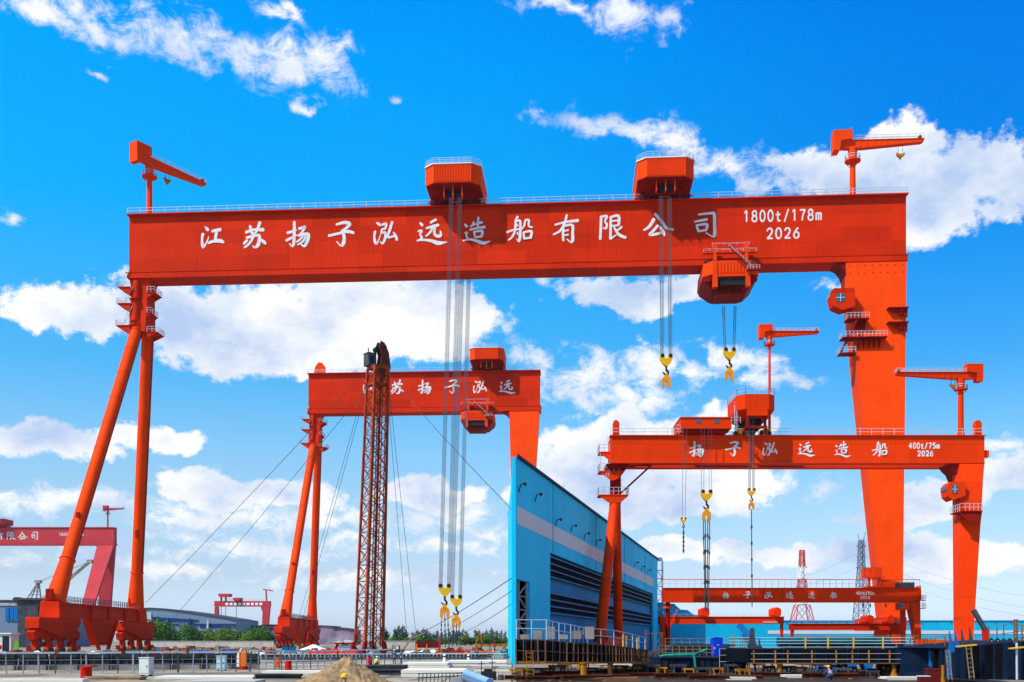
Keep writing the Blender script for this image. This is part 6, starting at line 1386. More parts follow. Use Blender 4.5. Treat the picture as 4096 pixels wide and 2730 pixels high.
# ------------------------------------------------------------------ yard objects under the cranes
for x, lab in ((1142, 'bright blue skip under the second crane, left of an identical one'), (1170, 'bright blue skip under the second crane, right of an identical one')):
    t = simple('waste_skip', lab, 'skip', (px(x, 230), 230, 0), 0, 'blue skips'); b = MB(); b.hexa([(-.55, -.5, .1), (.55, -.5, .1), (.55, .5, .1), (-.55, .5, .1), (-.75, -.7, 1.5), (.75, -.7, 1.5), (.75, .7, 1.5), (-.75, .7, 1.5)]); b.build('body', MIDBLUE, t); b = MB(); b.box(-.8, .8, -.75, .75, 1.5, 1.62); b.build('rim', DKGREY, t)
o = MB(); o.lathe([(3.4, 0.7), (2.6, 1.0), (1.6, 1.35), (.7, 1.75), (.05, 1.95)], n=18); oo = MB()
t = simple('canopy_tent', 'white conical tent roof beside the second crane foot', 'tent', (px(1255, 235), 235, 0)); o.build('roof', WHITE, t)
b = MB()
for i in range(6): a = i * 1.047; b.bar((3 * math.cos(a), 3 * math.sin(a), 0), (3 * math.cos(a), 3 * math.sin(a), .95), .12)
b.build('pole', GREY, t)
for i, (x, y, w_, h, lab, m) in enumerate([(1370, 2560, 2.0, 2.6, 'pale green rounded canopy left of the lattice tower', mat('pale_green_canvas', (.55, .62, .52), .7)), (1402, 2552, 2.2, 2.9, 'pale slanting canopy touching the lattice tower', mat('pale_grey_canvas', (.58, .60, .56), .7))]):
    t = simple('canopy', lab, 'canopy', (px(x, 260), 260, 0)); b = MB(); b.loft([[(-w_, -1, h - 1.2), (w_, -1, h - 1.2 - .6 * i), (w_, 1, h - 1.2 - .6 * i), (-w_, 1, h - 1.2)], [(-w_ * .9, -1, h - .4), (w_ * .8, -1, h - .7 - .6 * i), (w_ * .8, 1, h - .7 - .6 * i), (-w_ * .9, 1, h - .4)], [(-w_ * .5, -1, h + .1), (w_ * .3, -1, h - .2), (w_ * .3, 1, h - .2), (-w_ * .5, 1, h + .1)]]); b.build('cover', m, t)
    b = MB(); b.bar((-w_ * .8, 0, 0), (-w_ * .8, 0, h - 1), .15); b.bar((w_ * .8, 0, 0), (w_ * .8, 0, h - 1.6), .15); b.build('pole', GREY, t)
t = simple('steel_cradle', 'red steel cradle frame attached beside the lattice tower foot', 'cradle', (px(1378, 215), 215, 0))
b = MB(); b.box(-2.2, 2.4, -.6, .6, .5, .9); b.box(-2.0, 2.4, -.6, .6, 2.0, 2.4); b.bar((-2, 0, .9), (-1.4, 0, 2.1), .5); b.box(2.0, 2.4, -.6, .6, .9, 2.0); b.build('frame', DKRED, t); b = MB(); b.box(-1.2, 2.0, -.2, .2, .95, 1.9); b.build('pale_panel', PALEBLUE, t)
for x, w_, lab in ((1256, .9, 'orange-red cone-shaped cover beside the white tent'), (1350, 2.6, 'bright red tarpaulin heap under the steel cradle'), (1412, 1.1, 'small bright red tarpaulin heap at the lattice tower foot'), (1300, 1.3, 'red and white covered heap between tent and lattice tower')):
    t = simple('covered_heap', lab, 'heap', (px(x, 200), 200, 0)); b = MB(); b.loft([[(-w_, -.8, 0), (w_, -.8, 0), (w_, .8, 0), (-w_, .8, 0)], [(-w_ * .9, -.6, .7), (w_ * .85, -.6, .6), (w_ * .85, .6, .6), (-w_ * .9, .6, .7)], [(-w_ * .45, -.3, 1.25), (w_ * .3, -.3, 1.15), (w_ * .3, .3, 1.15), (-w_ * .45, .3, 1.25)]]); b.build('tarpaulin', mat('signal_red_canvas', (.62, .03, .02), .7), t)
    b = MB(); b.box(-w_ - .2, w_ + .2, -1, 1, 0.005, .12); b.build('pallet', TAN, t)
t = simple('steel_portal', 'maroon panel portal frame with orange legs right of the lattice tower', 'portal frame', (px(1710, 190), 190, 0))
b = MB(); b.box(-2.1, 2.1, -.25, .25, 1.5, 2.7); b.build('panel', mat('maroon_panel', (.11, .012, .012), .6), t)
b = MB(); b.box(-2.25, -2.05, -.4, .4, 0, 2.75); b.box(2.05, 2.35, -.4, .4, 0, 3.3); b.build('side_post', BRIGHTRED, t)
for x in (-1.95, -.1):
    b = MB(); b.prism([(x - .35, 0), (x + .3, 0), (x + .08, 2.3), (x - .05, 2.3)], 'y', -.55, -.3); b.build('leg', ORANGE, t)
b = MB(); b.box(-1.9, 2.0, -.1, .1, .9, 1.2); b.build('crossbar', ORANGE, t)
t = simple('crash_barrier', 'long low bright red barrier under the hook blocks', 'barrier', (px(1835, 200), 200, 0)); b = MB(); b.box(-3.8, 3.8, -.2, .2, .35, .85)
for i in range(12): b.box(-3.7 + i * .65, -3.5 + i * .65, -.26, .26, .85, 1.15)
b.build('rail', BRIGHTRED, t); b = MB()
for i in range(7): b.box(-3.6 + i * 1.2, -3.4 + i * 1.2, -.3, .3, 0, .36)
b.build('foot', DKGREY, t)
for x, lab in ((1778, 'white concrete post left of the other under the hook blocks'), (1874, 'white concrete post right of the other under the hook blocks')):
    t = simple('marker_post', lab, 'post', (px(x, 140), 140, 0)); b = MB(); b.lathe([(.26, 0), (.24, .2), (.2, .25), (.2, .95), (.14, 1.02)], n=12); b.build('post', WHITE, t); b = MB(); b.lathe([(.215, .6), (.215, .8)], n=12); b.build('band', DKRED, t)
t = simple('forklift', 'dark and orange forklift with mast right of the hook blocks near the shed', 'forklift', (px(1945, 165), 165, 0), R(10))
b = MB(); b.prism([(-1.3, .45), (1.2, .45), (1.2, 1.1), (.7, 1.25), (-.9, 1.25), (-1.3, 1.0)], 'y', -.6, .6); b.build('body', ORANGE, t)
b = MB(); b.box(-1.6, -1.2, -.55, .55, .4, 1.1); b.build('counterweight', DARK, t)
b = MB()
for x in (-.9, .7): b.bar((x, -.5, 1.2), (x * .8, -.5, 2.3), .08); b.bar((x, .5, 1.2), (x * .8, .5, 2.3), .08)
b.box(-.9, .8, -.6, .6, 2.3, 2.42); b.build('cab_guard', DARK, t)
b = MB()
for y in (-.35, .35): b.box(1.3, 1.45, y - .08, y + .08, .1, 2.9)
b.box(1.45, 2.4, -.4, -.3, .1, .17); b.box(1.45, 2.4, .3, .4, .1, .17); b.box(1.3, 1.45, -.35, .35, 2.75, 2.88); b.build('mast', RUSTB, t)
for x, r in ((-.9, .33), (.85, .42)):
    for y in (-.6, .6): b = MB(); b.tube((x, y - .12, r), (x, y + .12, r), r, n=16); w_ = b.build('wheel', DARK, t); b = MB(); b.tube((x, y - .14, r), (x, y + .14, r), r * .45, n=10); b.build('rim', OCHRE, w_)
t = simple('beam_gantry', 'long yellow beam on posts near the shed corner under the poplars', 'beam gantry', (px(1975, 230), 230, 0)); b = MB(); b.box(-4.2, 5.0, -.3, .3, 1.5, 2.1); b.build('beam', OCHRE, t)
for x in (-3.8, .2, 4.4): b = MB(); b.box(x - .2, x + .2, -.25, .25, 0, 1.5); b.build('post', OCHRE, t)
b = MB(); b.bar((-4.0, 0, 2.1), (-3.2, 0, 5.0), .2); b.bar((-2.6, 0, 2.1), (-3.2, 0, 5.0), .2); b.build('brace', OCHRE, t)
t = simple('boom_arm', 'ochre boom arm slanting up in front of the poplars right of the lattice tower', 'boom', (px(1608, 255), 255, 0)); b = MB(); b.bar((0, 0, 0), (2.3, 0, 3.4), .45); b.bar((2.3, 0, 3.4), (5.8, 0, 4.8), .3); b.build('arm', TAN, t); b = MB(); b.box(-.6, .6, -.5, .5, 0, .5); b.build('base', DKGREY, t)
t = simple('lime_barrier', 'lime green folded barrier sheet leaning at the huge crane foot', 'barrier', (px(62, 205), 205, 0), R(20)); b = MB(); b.loft([[(-.9, 0, 0), (-.2, 0, 0), (-.2, .3, 0), (-.9, .3, 0)], [(-.3, .2, 1.6), (.5, .2, 1.6), (.5, .4, 1.6), (-.3, .4, 1.6)], [(-.1, .3, 3.0), (.5, .3, 2.7), (.5, .45, 2.7), (-.1, .45, 3.0)]]); b.build('sheet', mat('lime_plastic', (.22, .48, .03), .6), t)
t = simple('site_hut', 'pale grey site hut with a black doorway at the left picture edge', 'hut', (px(10, 250), 250, 0)); b = MB(); b.box(-4, 3.0, -2, 2, 0, 4.4); b.build('wall', BEIGE, t); b = MB(); b.box(-4.3, 3.3, -2.4, 2.4, 4.4, 4.65); b.build('roof', WHITE, t); b = MB(); b.box(1.0, 2.6, -2.06, -1.98, 0, 3.9); b.build('doorway', DARK, t); b = MB(); b.box(-4, .8, -2.1, -1.98, .8, 1.7); b.build('red_band', BRIGHTRED, t)
t = simple('boundary_wall', 'low pale concrete wall along the feet of the green bushes', 'wall', (px(900, 430), 430, 0)); b = MB(); b.box(px(600, 430) - px(900, 430), px(1095, 430) - px(900, 430), 0, .5, 0, 2.3); b.build('panel', CONC, t); b = MB(); b.box(px(600, 430) - px(900, 430) - .2, px(1095, 430) - px(900, 430) + .2, -.15, .65, 2.3, 2.5); b.build('coping', CONC, t)
t = simple('boundary_wall', 'low pale concrete wall under the poplars right of the lattice tower', 'wall', (px(1600, 400), 400, 0)); b = MB(); b.box(px(1520, 400) - px(1600, 400), px(1665, 400) - px(1600, 400), 0, .5, 0, 2.4); b.build('panel', CONC, t); b = MB(); b.box(px(1520, 400) - px(1600, 400) - .2, px(1665, 400) - px(1600, 400) + .2, -.15, .65, 2.4, 2.6); b.build('coping', CONC, t)
# heaps of stores behind the railing
SG = 'stores heaped behind the dock railing'
def lump(name, lab, m, seed, sx=1.0, sz=1.0):
    rd = random.Random(seed); t = thing(name, lab, 'stores', (0, 0, 0), 0, SG); b = MB(); n = 14
    rings = []
    for z, r in ((0, .9), (.35, 1.08), (.75, .95), (1.05, .6), (1.2, .12)):
        rings.append([(r * sx * math.cos(6.283 * i / n) * rd.uniform(.86, 1.1), r * math.sin(6.283 * i / n) * rd.uniform(.86, 1.1), z * sz * rd.uniform(.93, 1.05)) for i in range(n)])
    b.loft(rings); b.build('sack', m, t); b = MB(); b.box(-1.1 * sx, 1.1 * sx, -1, 1, -.005, .06); b.build('pallet', TAN, t); return t
def crate(lab, m, seed):
    t = thing('crate', lab, 'crate', (0, 0, 0), 0, SG); b = MB(); b.box(-1, 1, -.7, .7, .12, 1.3); b.build('box_body', m, t); b = MB()
    for x in (-1.02, -.05, .95): b.box(x - .02, x + .09, -.76, .76, .1, 1.34)
    b.box(-1.05, 1.05, -.77, .77, 1.3, 1.38); b.build('battens', TAN, t); return t
def coil(lab, m):
    t = thing('cable_drum', lab, 'cable drum', (0, 0, 0), 0, SG)
    for y in (-.5, .42): b = MB(); b.tube((0, y, .85), (0, y + .08, .85), .85, n=18); b.build('flange', TAN, t)
    b = MB(); b.tube((0, -.42, .85), (0, .42, .85), .55, n=18); b.build('wound_cable', m, t); return t
def bundle(lab, m):
    t = thing('pipe_bundle', lab, 'pipes', (0, 0, 0), 0, SG)
    for r_ in range(3):
        for i in range(4 - r_): b = MB(); b.tube((-1.6 + i * .5 + r_ * .25 + .7, -1.5, .25 + r_ * .43), (-1.6 + i * .5 + r_ * .25 + .7, 1.5, .25 + r_ * .43), .24, n=12); b.build('pipe', m, t)
    return t
protos = [lump('sack_pile', 'white sack heap in the stores behind the dock railing', WHITE, 1), lump('sack_pile', 'grey sack heap in the stores behind the dock railing', GREY, 2, 1.2, .8), lump('sack_pile', 'dark covered heap in the stores behind the dock railing', DARK, 3, 1.3, .9), lump('sack_pile', 'tan sack heap in the stores behind the dock railing', TAN, 6, 1.4, .7),
          crate('pale crate with battens in the stores behind the dock railing', CREAM, 1), crate('rusty crate with battens in the stores behind the dock railing', RUSTB, 2), coil('dark cable drum in the stores behind the dock railing', DARK), lump('sack_pile', 'orange covered heap in the stores behind the dock railing', ORANGE, 8, .8, .9), crate('blue crate with battens in the stores behind the dock railing', MIDBLUE, 4), bundle('pale pipe bundle in the stores behind the dock railing', GREY), bundle('rusty pipe bundle in the stores behind the dock railing', RUSTB)]
rd = random.Random(12); used = set(); cnt = 0
def put(x, Y, s):
    global cnt
    k = rd.randrange(len(protos)); p = Vector((px(x, Y), Y, 0)); cnt += 1
    if k not in used: used.add(k); o = protos[k]; o.location = p; o.rotation_euler.z = rd.uniform(-.6, .6); o.scale = (s, s, s)
    else: dup(protos[k], p, rd.uniform(-.6, .6), s=s)
for i in range(78): put(612 + i * 6.2 + rd.uniform(-6, 6), rd.choice((180, 195, 210, 225, 250, 290)), rd.uniform(.5, 1.05))
for i in range(26): put(1195 + i * 12 + rd.uniform(-6, 6), rd.choice((215, 235, 250, 280)), rd.uniform(.5, 1.1))
for i in range(48): put(1500 + i * 11.2 + rd.uniform(-8, 8), rd.choice((165, 175, 185, 215, 240, 300)), rd.uniform(.5, 1.0))
for i in range(30): put(5 + i * 19 + rd.uniform(-9, 9), rd.choice((150, 165, 180, 190)), rd.uniform(.45, .9))
for x, lab in ((250, 'dark machinery skid among the huge crane wheels'), (120, 'ochre wheel chocks at the slanting leg of the huge crane')):
    t = simple('machinery_skid', lab, 'machinery', (px(x, 200), 200, 0)); b = MB()
    for i in range(9): b.tube((-4 + i, -.5, .35), (-4 + i, .5, .35), .34, n=10)
    b.build('roller', OCHRE if x == 120 else RUSTB, t); b = MB(); b.box(-4.5, 4.5, -.7, .7, .0, .12); b.box(-4.5, 4.5, -.3, .3, .6, .75); b.build('frame', DARK, t)
# ------------------------------------------------------------------ hull blocks on stands before the cyan shed
BROWN = mat('scaffold_brown_tube', (0.20, 0.085, 0.035), 0.7, var=.35)
def block(name, label, secs, dep, m, back_same=True):
    """secs = [(pixel x, distance, top row, bottom row)] along the front edge"""
    o = Vector((px(secs[0][0], secs[0][1]), secs[0][1], 0)); t = thing(name, label, 'hull block', o)
    rings = []
    for x, Y, yt, yb in secs:
        X = px(x, Y) - o.x; y = Y - o.y; zt, zb = pz(yt, Y), pz(yb, Y)
        rings.append([(X, y, zb), (X, y + dep, zb), (X, y + dep, zt), (X, y, zt)])
    b = MB(); b.loft(rings); h = b.build('shell', m, t)
    return t, o, h, rings
# 1 black curved block, left
S1 = [(2064, 76, 2556, 2646), (2180, 76.5, 2559, 2647), (2290, 78, 2571, 2650), (2420, 81, 2579, 2648), (2520, 85, 2590, 2648), (2590, 90, 2600, 2646)]
t, o, h, rg = block('hull_block', 'black curved hull block with brown scaffold tubes before the cyan shed', S1, 9, BLKHULL)
hb1 = t
b = MB()
for k in range(len(rg) - 1):
    for i in range(3):
        p, q = Vector(rg[k][0]).lerp(Vector(rg[k + 1][0]), i / 3), Vector(rg[k][3]).lerp(Vector(rg[k + 1][3]), i / 3); b.bar(p + Vector((0, -.08, .05)), q + Vector((0, -.08, -.05)), .12, .16)
b.build('frame_rib', NAVY, h)
t = thing('scaffold', 'brown tube scaffold with ochre deck wrapped round the black curved hull block', 'scaffold', o)
dk, tb, rl = MB(), MB(), MB()
fr = [Vector(r[0]) + Vector((0, -1.1, 0)) for r in rg]; tp = [Vector(r[3]) + Vector((0, -1.1, 0)) for r in rg]
for k in range(len(fr) - 1):
    a, c = fr[k], fr[k + 1]; e, f_ = tp[k], tp[k + 1]
    dk.hexa([a + Vector((0, 0, -.12)), a + Vector((0, 1.05, -.12)), c + Vector((0, 1.05, -.12)), c + Vector((0, 0, -.12)), a, a + Vector((0, 1.05, 0)), c + Vector((0, 1.05, 0)), c])
    for g_ in (.48, .97): tb.bar(a.lerp(e, g_), c.lerp(f_, g_), .055)
    n = max(2, round((c - a).length / .62))
    for i in range(n): tb.bar(a.lerp(c, i / n), e.lerp(f_, i / n) + Vector((random.uniform(-.05, .05), 0, 0)), .05 if i % 3 else .10)
    for i in range(0, n, 2): tb.bar(a.lerp(c, i / n), a.lerp(c, i / n) + Vector((0, 1.1, 0)), .06)
dk.build('deck', OCHRE, t); tb.build('tubes', BROWN, t)
t = thing('railing', 'pale grey handrail along the top edge of the black curved hull block', 'railing', o)
pts = [(2066, 2480), (2185, 2480), (2235, 2492), (2282, 2500), (2315, 2507), (2350, 2513), (2455, 2522), (2530, 2538), (2580, 2552)]
def topz(x):
    for (a, Ya, ta, _), (c, Yc, tc_, _) in zip(S1, S1[1:]):
        if x <= c: f = (x - a) / (c - a); Y = Ya + (Yc - Ya) * f; return Y + .5, pz(ta + (tc_ - ta) * f, Y)
    return S1[-1][1], pz(S1[-1][2], S1[-1][1])
b = MB(); pr = None
for x, y in pts:
    Y, z = topz(x); p = Vector((px(x, Y), Y, z)) - o; q = Vector((px(x, Y), Y, pz(y, Y))) - o; b.bar(p, q, .075)
    if pr:
        for g_ in (1, .55): b.bar(pr[0].lerp(pr[1], g_), p.lerp(q, g_), .06)
        m1, m2 = pr[0].lerp(p, .5), pr[1].lerp(q, .5); b.bar(m1, m2, .05)
    pr = (p, q)
b.build('rails', RAILW, t)
for x, lab in ((2495, 'yellow guard post on the black curved hull block, leftmost of three'), (2509, 'yellow guard post on the black curved hull block, middle of three'), (2552, 'yellow guard post on the black curved hull block, right of three')):
    t = thing('guard_post', lab, 'post', Vector((px(x, 84), 84.6, topz(x)[1] - .05)), 0); b = MB(); b.tube((0, 0, 0), (0, 0, .9), .06, n=8); b.tube((0, 0, .9), (0, 0, .96), .09, n=8); b.build('post', YEL, t)
b = MB()
for i in range(6): b.box(.25 + i * 1.0, .9 + i * 1.0, 2.5, 3.6, 0, .35 + .3 * (i % 3)); 
t = thing('deck_plates', 'rusty bracket plates standing on the black curved hull block deck', 'plates', o + Vector((.1, 0, rg[0][3][2] - .02))); b.build('plates', MATS['weathered_grey_brown'], t)
def stand(name, label, x, Y, yt, w, m, group, yb=None):
    z = pz(yt, Y); t = thing(name, label, 'support stand', (px(x, Y), Y, 0), 0, group)
    hw_ = w / F * Y / 2; b = MB(); b.lathe([(hw_ * 1.8, 0), (hw_ * 1.8, .06), (hw_ * 1.25, .25), (hw_, .45), (hw_, z - .1), (hw_ * 1.3, z - .08), (hw_ * 1.3, z)], n=16); b.build('column', m, t); return t
SGp = 'columns carrying the hull blocks'
for x, Y, yt, w, lab, m in ((2335, 75.4, 2651, 26, 'thick ochre support column under the black curved hull block', OCHRE), (2441, 79.6, 2649, 22, 'dark brown support column under the black curved hull block', mat('dark_brown_column', (.09, .045, .015), .7, var=.4)),
                            (3118, 82.4, 2654, 20, 'ochre support column under the left end of the railed black block', OCHRE), (3576, 82.4, 2654, 19, 'ochre support column under the right end of the railed black block', OCHRE), (3355, 84, 2654, 9, 'thin black support column under the middle of the railed black block', DARK), (3522, 85, 2654, 17, 'thick black support column near the right end of the railed black block', DARK), (3772, 72, 2662, 12, 'ochre support column under the navy hull block with fins', OCHRE)):
    stand('support_column', lab, x, Y, yt, w, m, SGp)
def ladder(label, x0, y0, x1, y1, Y, w=.36, m=BROWN, cat='ladder'):
    p, q = at(x0, y0, Y), at(x1, y1, Y); t = thing('ladder', label, 'ladder', p); q = q - p; p = Vector((0, 0, 0)); b = MB()
    for e in (0, w): b.bar(p + Vector((e, 0, 0)), q + Vector((e, 0, 0)), .05)
    n = int((q - p).length / .28)
    for i in range(n): r = p.lerp(q, (i + .5) / n); b.bar(r, r + Vector((w, 0, 0)), .035)
    b.build('rails_and_rungs', m, t)
ladder('brown ladder leaning on the scaffold of the black curved hull block', 2108, 2722, 2104, 2604, 74.6, .48, OCHRE)
ladder('thin tan ladder on the left of the finned navy hull block', 3794, 2722, 3782, 2600, 69.5, .25, TAN)
ladder('tan ladder hanging from the yellow plank on the finned navy hull block', 3878, 2716, 3864, 2588, 67.5, .32, TAN)
ladder('short ochre ladder at the right end of the railed black block', 3642, 2650, 3640, 2606, 80.6, .26, OCHRE)
# 2 navy block with green hose and blue cubicle
S2 = [(2640, 92, 2632, 2678), (2800, 92, 2632, 2681), (2985, 92, 2634, 2679)]
t, o, h, rg = block('hull_block', 'low navy hull block carrying the blue portable toilet and the green hose', S2, 24, NAVY)
for x, r in ((2658, 13), (2734, 7), (2812, 13), (2873, 8)):
    b = MB(); X = px(x, 92) - o.x; Z = pz(2655, 92); rr = r / F * 92; b.loft([[(X + rr * 1.1 * math.cos(6.283 * i / 18), d, Z + rr * math.sin(6.283 * i / 18)) for i in range(18)] for d in (-.02, .05)]); b.build('manhole', DARK, h)
b = MB()
for i in range(12): X = i * .64 + .1; b.bar((X, -.06, rg[0][0][2]), (X, -.06, rg[0][3][2] - .02), .05, .1)
b.bar((0, -.1, rg[0][3][2]), (px(2985, 92) - o.x, -.1, rg[0][3][2] - .03), .06, .1); b.build('frame_rib', BLKHULL, h)
t = thing('hose', 'sea-green hose draped over the navy hull block, one branch hanging down', 'hose', at(2648, 2624, 91.3)); A0 = at(2648, 2624, 91.3)
b = MB(); b.path([at(x, y, 91.3 + (x > 2790) * 6) - A0 for x, y in ((2640, 2628), (2655, 2623), (2700, 2621), (2776, 2619), (2800, 2610), (2830, 2598))], .12, 10); b.path([at(x, y, 91.2) - A0 for x, y in ((2775, 2620), (2779, 2640), (2785, 2690))], .1, 10); b.build('hose', TEAL, t)
t = thing('hose', 'short sea-green hose end hanging below the left part of the navy block', 'hose', at(2696, 2680, 91.3)); b = MB(); b.tube((0, 0, 0), (.03, 0, -.6), .1, .08, 10); b.build('hose', TEAL, t)
t = thing('portable_toilet', 'bright blue portable toilet standing on the navy hull block', 'portable toilet', (px(2863, 113), 112, pz(2632, 113) + .01)); hwt = 43 / F * 113 / 2; ht = 82 / F * 113
b = MB(); b.box(-hwt, hwt, 0, 1.1, 0, ht * .94); b.build('cabin', BLUE, t); b = MB(); b.prism([(-hwt - .04, ht * .94), (hwt + .04, ht * .94), (hwt, ht * .97), (-hwt * .3, ht), (-hwt * .6, ht * .985)], 'y', -.05, 1.15); b.build('roof', BLUE, t)
b = MB(); b.box(-hwt * .75, hwt * .75, -.04, .01, .08, ht * .86); dr = b.build('door', mat('deep_blue_plastic', (.008, .04, .42), .4), t); b = MB(); b.box(-hwt * .62, -hwt * .5, -.08, -.03, ht * .42, ht * .52); b.build('handle', WHITE, dr); b = MB(); b.box(-.08, .14, -.06, -.03, ht * .62, ht * .64); b.build('vent', WHITE, dr)
t = thing('hatch_cover', 'black ribbed cover behind tan rails on the navy block, left of the blue toilet', 'cover', (px(2655, 108), 107, pz(2620, 108)))
W_ = px(2838, 108) - px(2655, 108); b = MB(); b.prism([(0, 0), (W_, 0), (W_, 1.1), (.9, 1.1), (0, .35)], 'y', 0, 4)
for i in range(6): b.box(.9 + i * .72, .95 + i * .72, -.05, 0, .05, 1.1)
b.build('cover', DARK, t); b = MB(); b.rail([(-.8, -1, -.1), (W_, -1, -.1)], h=1.05, step=.75, t=.05, mids=2); b.build('rails', TAN, t)
t = thing('hatch_cover', 'dark grey ribbed container on the navy block right of the blue toilet', 'container', (px(2886, 112), 114, pz(2616, 114)))
b = MB(); W_ = px(2940, 114) - px(2886, 114); b.box(0, W_, 0, 3, 0, pz(2577, 114) - pz(2616, 114)); 
for i in range(5): b.box(.05, W_ - .05, -.04, 0, .1 + i * .2, .2 + i * .2)
b.build('body', DKGREY, t)
t = thing('railing', 'thin white wire railing on the right part of the navy block', 'railing', at(2878, 2632, 91.5)); b = MB(); b.rail([(0, 0, -.9), (px(2990, 91.5) - px(2878, 91.5), 0, -.9)], h=1.7, step=1.2, t=.04, mids=2); b.build('rails', RAILW, t)
t = thing('equipment_board', 'dark grey steel board in a brown frame on the ground below the navy block', 'panel', (px(2902, 78), 78, 0)); b = MB(); b.box(-.42, .42, 0, .12, .05, pz(2692, 78)); b.build('panel', DKGREY, t); b = MB()
for x in (-.47, .42): b.box(x, x + .05, -.03, .15, 0, pz(2688, 78))
b.build('frame', BROWN, t)
# 3 railed black block
S3 = [(2992, 83, 2597, 2653), (3300, 83, 2598, 2654), (3655, 83, 2598, 2656)]
t, o, h, rg = block('hull_block', 'long black hull block with ochre rail posts across the middle foreground', S3, 11, BLKHULL)
LX = px(3655, 83) - o.x
b = MB()
for i in range(16): b.bar((.3 + i * .86, -.05, rg[0][0][2] + .02), (.3 + i * .86, -.05, rg[0][3][2] - .02), .05, .09)
b.build('frame_rib', NAVY, h)
t = thing('walkway', 'narrow walkway with ochre posts and wire rails on the front of the long black block', 'walkway', o)
zd = rg[0][0][2]; b = MB(); b.box(0, LX, -.95, -.1, zd - .05, zd + .02); b.build('deck', BROWN, t)
for x in (3016, 3102, 3152, 3249, 3346, 3411, 3477, 3560):
    b = MB(); X = px(x, 82) - o.x; b.box(X - .045, X + .045, -.98, -.9, zd, zd + .95); b.tube((X, -.94, zd + .95), (X, -.94, zd + 1.02), .08, n=8); b.build('post', OCHRE, t)
b = MB()
for z in (.32, .78): b.bar((0, -.94, zd + z), (LX, -.94, zd + z), .035)
b.build('wire_rail', RAILW, t)
t = thing('railing', 'pale wire railing with yellow posts along the far edge of the long black block', 'railing', o + Vector((0, 8, 0))); zt3 = rg[0][3][2]; b = MB(); k = 91 / 83
for y in (2551, 2563, 2575, 2589): b.bar((.2, 0, pz(y, 91)), (px(3655, 91) - o.x, 0, pz(y, 91)), .05)
b.build('wire_rail', mat('pale_cyan_wire', (.45, .62, .60), .5), t)
for x in (3006, 3222, 3312, 3414, 3532): b = MB(); X = px(x, 91) - o.x; b.box(X - .06, X + .06, -.06, .06, zt3 - .02, pz(2548, 91)); b.build('post', YEL, t)
t = thing('hull_fin', 'tall dark curved fin plate on the left end of the long black block', 'fin plate', (px(3012, 86), 86, zt3)); s = 86 / F
b = MB(); b.prism([(-22 * s, 0), (36 * s, 0), (24 * s, 6 * s), (12 * s, 22 * s), (7 * s, 44 * s), (6 * s, 82 * s), (-11 * s, 82 * s), (-14 * s, 40 * s)], 'y', 0, .12); b.prism([(26 * s, 0), (46 * s, 0), (34 * s, 12 * s), (29 * s, 40 * s), (26 * s, 42 * s)], 'y', .2, .3); b.build('plate', DKGREY, t)
t = thing('deck_tank', 'long dark tank lying on the long black block behind its rails', 'tank', (px(3072, 96), 92.5, zt3 + .55)); b = MB(); b.tube((0, 0, 0), (px(3500, 96) - px(3072, 96), 0, 0), .5, n=18); b.build('shell', mat('dark_teal_steel', (.012, .06, .08), .5, var=.3), t); b = MB()
for i in range(4): b.box(.8 + i * 2.6, 1.1 + i * 2.6, -.45, .45, -.56, -.2)
b.build('saddle', DARK, t)
# 4 finned navy block
S4 = [(3650, 84, 2604, 2662), (3700, 80, 2602, 2666), (3790, 73, 2594, 2712), (3900, 69.5, 2582, 2718), (3980, 68, 2575, 2720), (4140, 66, 2562, 2722)]
t, o, h, rg = block('hull_block', 'big navy hull block with pointed fins at the right picture edge', S4, 10, NAVY)
for k in range(len(rg) - 1):
    n = 3 if k != 1 else 4
    for i in range(n):
        p, q = Vector(rg[k][0]).lerp(Vector(rg[k + 1][0]), (i + .3) / n), Vector(rg[k][3]).lerp(Vector(rg[k + 1][3]), (i + .3) / n)
        b = MB(); w_ = .34 if (i + k) % 2 else .2; b.hexa([p + Vector((-w_, -.16, .25 * (i % 2))), p + Vector((w_, -.2, .1)), p + Vector((w_, .1, .1)), p + Vector((-w_, .1, .25 * (i % 2))), q + Vector((-w_, -.16, -.05)), q + Vector((w_, -.2, -.05)), q + Vector((w_, .1, -.05)), q + Vector((-w_, .1, -.05))]); b.build('web_plate', MIDBLUE if (i + k) % 5 == 2 else (NAVY if i % 2 else BLKHULL), h)
for j, (x, yt, yb) in enumerate(((3800, 2525, 2598), (3822, 2518, 2594), (3848, 2515, 2592), (3880, 2505, 2588))):
    Y = 71.5; s = Y / F; hh = (yb - yt) * s
    b = MB(); b.prism([(-4 * s, -.2), (30 * s, -.2), (24 * s, .06), (11 * s, hh * .28), (3 * s, hh * .62), (-3 * s, hh)], 'y', -.1, .06); f_ = b.build('fin', MIDBLUE if j < 2 else DKGREY, t); f_.location = Vector((px(x, Y), Y, pz(yb, Y))) - o
t = thing('plank', 'yellow plank walkway along the top of the finned navy block below the fins', 'plank', at(3830, 2587, 68)); b = MB(); b.bar((0, 0, 0), at(3900, 2580, 68) - at(3830, 2587, 68), .6, .07); b.build('board', YEL, t)
t = thing('plank', 'yellow plank sticking out at the right picture edge on the finned navy block', 'plank', at(4040, 2595, 64)); b = MB(); b.bar((0, 0, 0), at(4110, 2588, 64) - at(4040, 2595, 64), .5, .07); b.build('board', YEL, t)
t = thing('bracket_plates', 'row of dark perforated bracket plates on the deck of the finned navy block', 'brackets', at(3955, 2572, 70)); b = MB()
for i in range(5): b.prism([(i * .42, -.2), (i * .42 + .36, -.2), (i * .42 + .34, .22), (i * .42 + .2, .34), (i * .42 + .06, .22)], 'y', 0, .08)
b.build('plate', DARK, t); b = MB()
for i in range(5): b.tube((i * .42 + .2, -.03, .12), (i * .42 + .2, .01, .12), .05, n=10)
